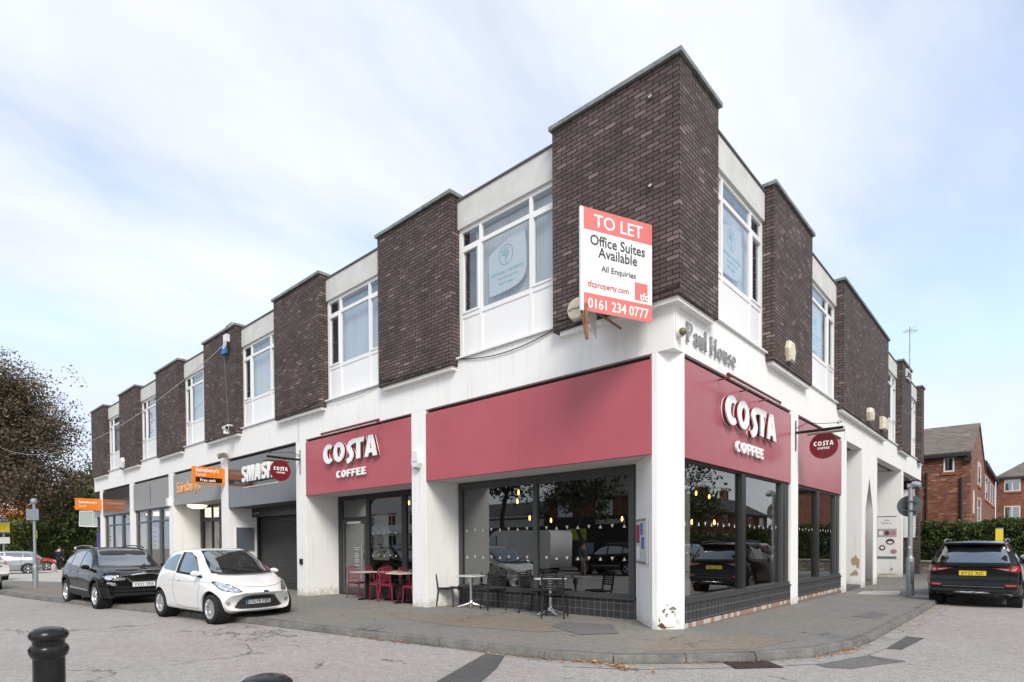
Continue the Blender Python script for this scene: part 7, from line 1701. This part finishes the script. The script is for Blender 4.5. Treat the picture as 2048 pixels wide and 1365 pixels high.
# ---------------------------------------------------------------- people
def skinned(name, chain, m, parent, sub=1, root=0):
    # chain: verts [(pos, r)], edges
    vs, es = chain; me = bpy.data.meshes.new(name); me.from_pydata([v[0] for v in vs], es, []); o = bpy.data.objects.new(name, me); C.objects.link(o)
    sk = o.modifiers.new('s', 'SKIN'); sk.use_smooth_shade = True; lay = me.skin_vertices[0].data
    for i, v in enumerate(vs): lay[i].radius = v[1] if isinstance(v[1], tuple) else (v[1], v[1])
    lay[root].use_root = True
    sb = o.modifiers.new('u', 'SUBSURF'); sb.levels = sub; sb.render_levels = sub
    bpy.context.view_layer.update(); me2 = bpy.data.meshes.new_from_object(o.evaluated_get(bpy.context.evaluated_depsgraph_get())); bpy.data.objects.remove(o)
    me2.materials.clear(); me2.materials.append(m); me2.name = name; return link(name, me2, parent)
M_SKIN = mat('skin', (.50, .30, .22), .55)
def person(loc, rz, label, coat, trous, hair, hat=None, stride=.16, h=1.75, arm=(.1, -.1)):
    t = thing('person', label, 'person', loc, rz); k = h/1.75
    # facing +x. standing / mid stride, one continuous body
    V = [((0, 0, .95), (.13, .11)), ((.01, 0, 1.12), (.12, .10)), ((.0, 0, 1.34), (.16, .11)), ((0, 0, 1.46), (.09, .08)), ((.02, 0, 1.54), (.055, .055)), ((.035, 0, 1.64), (.078, .095)), ((.03, 0, 1.72), (.065, .075))]
    E = [(0, 1), (1, 2), (2, 3), (3, 4), (4, 5), (5, 6)]
    for s, st in ((1, stride), (-1, -stride)):
        b = len(V); V += [((0.0, s*.09, .88), .095), ((st*.55, s*.10, .50), .065), ((st*1.1-.04, s*.10, .09), .045), ((st*1.1+.12, s*.11, .035), .04)]; E += [(0, b), (b, b+1), (b+1, b+2), (b+2, b+3)]
    for s, ar in ((1, arm[0]), (-1, arm[1])):
        b = len(V); V += [((-.01, s*.20, 1.40), .06), ((ar*.5-.02, s*.25, 1.14), .046), ((ar+.05, s*.25, .90), .036), ((ar+.08, s*.25, .82), .034)]; E += [(2, b), (b, b+1), (b+1, b+2), (b+2, b+3)]
        hb = b+3
        for f in range(4): V.append(((ar+.09+.006*f, s*(.225+.016*f), .74-.006*abs(f-1.5)), .009)); E.append((hb, len(V)-1))
        V.append(((ar+.115, s*.235, .785), .010)); E.append((hb, len(V)-1))
    S_ = lambda V: [(tuple(c*k for c in v[0]), v[1] if not isinstance(v[1], float) else v[1]*k) for v in V]
    skinned('body', (S_(V), E), M_SKIN, t)
    # coat: torso and sleeves, trousers
    Cv = [((0, 0, .80), (.17, .19)), ((.01, 0, 1.12), (.15, .16)), ((0, 0, 1.36), (.18, .15)), ((0, 0, 1.47), (.10, .10))]; Ce = [(0, 1), (1, 2), (2, 3)]
    for s, ar in ((1, arm[0]), (-1, arm[1])): b = len(Cv); Cv += [((-.01, s*.20, 1.40), .078), ((ar*.5-.02, s*.26, 1.14), .064), ((ar+.05, s*.255, .88), .052)]; Ce += [(2, b), (b, b+1), (b+1, b+2)]
    skinned('coat', (S_(Cv), Ce), coat, t)
    Tv = [((0, 0, .92), (.14, .15))]; Te = []
    for s, st in ((1, stride), (-1, -stride)): b = len(Tv); Tv += [((0, s*.09, .84), .11), ((st*.55, s*.10, .50), .085), ((st*1.1-.04, s*.10, .10), .068)]; Te += [(0, b), (b, b+1), (b+1, b+2)]
    skinned('trousers', (S_(Tv), Te), trous, t)
    for s, st in ((1, stride), (-1, -stride)):
        mb = MB(); q = st*1.1*k; mb.lathe([(.001, 0), (.05, 0), (.055, .04), (.04, .085), (.001, .09)], seg=12, M=Matrix.Translation((q+.03, s*.105*k, 0)) @ Matrix.Diagonal((2.4, 1, 1, 1))); mb.build('shoe', m_wp if hat else M_BLACKP, t)
    mb = MB(); M = Matrix.Translation((.005, 0, 1.66*k)); mb.lathe([(.001, .112), (.06, .10), (.095, .05), (.10, 0), (.088, -.05), (.06, -.075)], seg=16, M=M); mb.build('cap' if hat else 'hair', hat or hair, t)
    mb = MB()
    for s in (1, -1): mb.lathe([(.001, -.01), (.011, 0), (.001, .01)], c=(.108*k, s*.032, 1.655*k), seg=8)
    mb.build('eyes', M_BLACK, t); mb = MB(); mb.tube([(.10*k, 0, 1.655*k), (.128*k, 0, 1.625*k), (.10*k, 0, 1.615*k)], [.008, .014, .008], 6); mb.tube([(.106*k, -.022, 1.59*k), (.11*k, 0, 1.588*k), (.106*k, .022, 1.59*k)], .006, 5)
    for s in (1, -1): mb.lathe([(.02, -.01), (.026, 0), (.02, .01)], c=(.03*k, s*.098, 1.645*k), seg=8, axis='y')
    mb.build('face', M_SKIN, t)
    return t
m_navy = mat('navy_coat', (.012, .014, .026), .8); m_blk = mat('black_cloth', (.010, .010, .011), .85)
person((-47.0, .39, -.32), R(150), 'person in a dark navy coat and cap walking away beside the concrete bollard', m_navy, m_blk, None, hat=mat('dark_cap', (.02, .02, .022), .8), h=1.80)
person((-49.9, 1.9, -.33), R(140), 'person with white hair in a black coat walking just beyond the black compact SUV', m_blk, m_blk, mat('white_hair', (.60, .56, .48), .8), h=1.72, arm=(-.1, .15))
person((-12.6, -13.4, -.2), R(20), 'person in a grey jacket striding across the far side of the street', mat('grey_jacket', (.10, .10, .11), .85), mat('tan_trousers', (.22, .17, .13), .85), mat('brown_hair', (.05, .03, .02), .8), stride=.28)
# seated customer inside the corner window
def seated(loc, rz, label):
    t = thing('person', label, 'person', loc, rz)
    V = [((0, 0, .52), (.13, .13)), ((-.02, 0, .72), (.12, .11)), ((0, 0, .92), (.15, .11)), ((.02, 0, 1.04), (.07, .07)), ((.04, 0, 1.12), (.05, .05)), ((.06, 0, 1.22), (.075, .09)), ((.055, 0, 1.29), (.06, .07))]; E = [(i, i+1) for i in range(6)]
    for s in (1, -1):
        b = len(V); V += [((.05, s*.10, .50), .09), ((.42, s*.11, .50), .065), ((.44, s*.11, .12), .045), ((.58, s*.11, .04), .04)]; E += [(0, b), (b, b+1), (b+1, b+2), (b+2, b+3)]
        b = len(V); V += [((0, s*.19, .96), .06), ((.12, s*.24, .74), .045), ((.34, s*.16, .78), .035), ((.42, s*.14, .80), .03)]; E += [(2, b), (b, b+1), (b+1, b+2), (b+2, b+3)]
        for f in range(4): V.append(((.50-.008*f, s*(.11+.018*f), .79), .009)); E.append((b+3, len(V)-1))
        V.append(((.45, s*.10, .83), .01)); E.append((b+3, len(V)-1))
    skinned('body', (V, E), M_SKIN, t)
    Cv = [((0, 0, .52), (.15, .15)), ((-.02, 0, .72), (.14, .13)), ((0, 0, .93), (.17, .13)), ((.02, 0, 1.03), (.08, .08))]; Ce = [(0, 1), (1, 2), (2, 3)]
    for s in (1, -1): b = len(Cv); Cv += [((0, s*.19, .96), .075), ((.12, s*.245, .74), .06), ((.33, s*.165, .78), .048)]; Ce += [(2, b), (b, b+1), (b+1, b+2)]
    skinned('jumper', (Cv, Ce), mat('pink_jumper', (.60, .14, .20), .8), t)
    Tv = [((0, 0, .52), (.15, .14))]; Te = []
    for s in (1, -1): b = len(Tv); Tv += [((.06, s*.10, .51), .10), ((.42, s*.11, .51), .08), ((.44, s*.11, .14), .06)]; Te += [(0, b), (b, b+1), (b+1, b+2)]
    skinned('trousers', (Tv, Te), m_blk, t)
    mb = MB(); mb.lathe([(.001, .11), (.06, .10), (.095, .05), (.10, 0), (.09, -.08), (.06, -.14)], seg=16, M=Matrix.Translation((.03, 0, 1.23))); mb.build('hair', mat('brown_hair', (.05, .03, .02), .8), t)
    return t
seated((-1.5, 2.1, .02), R(-25), 'seated customer in a pink jumper inside the corner window')
copy_tree(c0, (-1.52, 2.11, .02), R(-25), 'black chair under the customer inside the corner window')
t = thing('jacket', 'pale grey jacket hanging over a stool inside the corner window', 'jacket', (-.55, .85, .02))
mb = MB(); vs = []
for i in range(11):
    for j in range(9):
        u = i/10; a = -1.3+2.6*j/8; r_ = .12+.10*u+.03*math.sin(j*2.1+i); vs.append((r_*math.sin(a)*.9, r_*math.cos(a)*.7, .95-.80*u+.03*math.sin(j*1.7)))
mb.add(vs, [(i*9+j, (i+1)*9+j, (i+1)*9+j+1, i*9+j+1) for i in range(10) for j in range(8)], 0, True); o = mb.build('cloth', mat('grey_cloth', (.20, .21, .23), .9, var=.25, vscale=20), t); sm = o.modifiers.new('t', 'SOLIDIFY'); sm.thickness = .012
CLOUD_LOC = (6.4, 4.3, 0); CLOUD_COL = (5.45, 5.68, 6.0); SUN_E = 2.1; SUN_ANG = 24; EXPO = .60
# ---------------------------------------------------------------- sky, sun, camera
sc = bpy.context.scene
W = bpy.data.worlds.new('World'); sc.world = W; W.use_nodes = True
t = W.node_tree; n = t.nodes; l = t.links; bg = n['Background']
SUN_EL, SUN_AZ = 40, -38      # azimuth measured from +x toward +y (degrees)
sky = n.new('ShaderNodeTexSky'); sky.sky_type = 'NISHITA'; sky.sun_disc = False; sky.sun_elevation = R(SUN_EL); sky.sun_rotation = R(90-SUN_AZ); sky.air_density = 1.0; sky.dust_density = .6; sky.ozone_density = 1.5
tc = n.new('ShaderNodeTexCoord'); sp = n.new('ShaderNodeSeparateXYZ'); l.new(tc.outputs['Generated'], sp.inputs[0])
ad = n.new('ShaderNodeMath'); ad.operation = 'ADD'; ad.inputs[1].default_value = .35; l.new(sp.outputs[2], ad.inputs[0])
mxz = n.new('ShaderNodeMath'); mxz.operation = 'MAXIMUM'; mxz.inputs[1].default_value = .08; l.new(ad.outputs[0], mxz.inputs[0])
dx = n.new('ShaderNodeMath'); dx.operation = 'DIVIDE'; l.new(sp.outputs[0], dx.inputs[0]); l.new(mxz.outputs[0], dx.inputs[1])
dy = n.new('ShaderNodeMath'); dy.operation = 'DIVIDE'; l.new(sp.outputs[1], dy.inputs[0]); l.new(mxz.outputs[0], dy.inputs[1])
cb = n.new('ShaderNodeCombineXYZ'); l.new(dx.outputs[0], cb.inputs[0]); l.new(dy.outputs[0], cb.inputs[1])
mp = n.new('ShaderNodeMapping'); mp.inputs['Location'].default_value = CLOUD_LOC; mp.inputs['Rotation'].default_value = (0, 0, R(35)); mp.inputs['Scale'].default_value = (1.0, .62, 1); l.new(cb.outputs[0], mp.inputs[0])
ns = n.new('ShaderNodeTexNoise'); ns.inputs['Scale'].default_value = 1.15; ns.inputs['Detail'].default_value = 7; ns.inputs['Roughness'].default_value = .56; ns.inputs['Distortion'].default_value = .35; l.new(mp.outputs[0], ns.inputs['Vector'])
rm = n.new('ShaderNodeMapRange'); rm.interpolation_type = 'SMOOTHSTEP'; rm.inputs[1].default_value = .36; rm.inputs[2].default_value = .60; rm.inputs[3].default_value = .30; rm.inputs[4].default_value = 1.0; l.new(ns.outputs['Fac'], rm.inputs[0])
n2 = n.new('ShaderNodeTexNoise'); n2.inputs['Scale'].default_value = 2.6; n2.inputs['Detail'].default_value = 6; l.new(mp.outputs[0], n2.inputs['Vector'])
cr_ = n.new('ShaderNodeMapRange'); cr_.inputs[1].default_value = .3; cr_.inputs[2].default_value = .7; cr_.inputs[3].default_value = .88; cr_.inputs[4].default_value = 1.06; l.new(n2.outputs['Fac'], cr_.inputs[0])
cw = n.new('ShaderNodeVectorMath'); cw.operation = 'SCALE'; cw.inputs[0].default_value = CLOUD_COL; l.new(cr_.outputs[0], cw.inputs['Scale'])
mx = n.new('ShaderNodeMix'); mx.data_type = 'RGBA'; l.new(rm.outputs[0], mx.inputs[0]); ssc = n.new('ShaderNodeVectorMath'); ssc.operation = 'SCALE'; ssc.inputs['Scale'].default_value = 1.7; l.new(sky.outputs[0], ssc.inputs[0]); smn = n.new('ShaderNodeVectorMath'); smn.operation = 'MINIMUM'; smn.inputs[1].default_value = (4.55, 5.2, 6.65); l.new(ssc.outputs[0], smn.inputs[0]); l.new(smn.outputs[0], mx.inputs[6]); l.new(cw.outputs[0], mx.inputs[7])
l.new(mx.outputs[2], bg.inputs['Color']); bg.inputs['Strength'].default_value = .12
sd = bpy.data.lights.new('sun', 'SUN'); sd.energy = SUN_E; sd.angle = R(SUN_ANG); sd.color = (1, .945, .87)
so = bpy.data.objects.new('sun', sd); C.objects.link(so)
el, az = R(SUN_EL), R(SUN_AZ); d = Vector((math.cos(el)*math.cos(az), math.cos(el)*math.sin(az), math.sin(el)))
so.rotation_euler = d.to_track_quat('Z', 'Y').to_euler(); so.location = (20, -20, 30)
# camera: level-ish view with vertical shift
YAW, PI_, RO = R(42.0787), R(-.9048), R(-.2994)
f = Vector((-math.sin(YAW)*math.cos(PI_), math.cos(YAW)*math.cos(PI_), math.sin(PI_))); r = Vector((math.cos(YAW), math.sin(YAW), 0)); u = r.cross(f)
r2 = r*math.cos(RO)+u*math.sin(RO); u2 = -r*math.sin(RO)+u*math.cos(RO)
cd = bpy.data.cameras.new('camera'); co = bpy.data.objects.new('camera', cd); C.objects.link(co)
M = Matrix((r2, u2, -f)).transposed().to_4x4(); M.translation = Vector((4.246, -8.55, 1.39)); co.matrix_world = M
cd.sensor_fit = 'HORIZONTAL'; cd.sensor_width = 36; cd.lens = 36*1158.03/2048; cd.shift_x = 0; cd.shift_y = (1108.4-682.5)/2048; cd.clip_end = 2000; cd.clip_start = .1
sc.camera = co
sc.render.resolution_x = 1024; sc.render.resolution_y = 682
sc.view_settings.view_transform = 'Standard'; sc.view_settings.look = 'None'; sc.view_settings.gamma = 1; sc.view_settings.exposure = EXPO
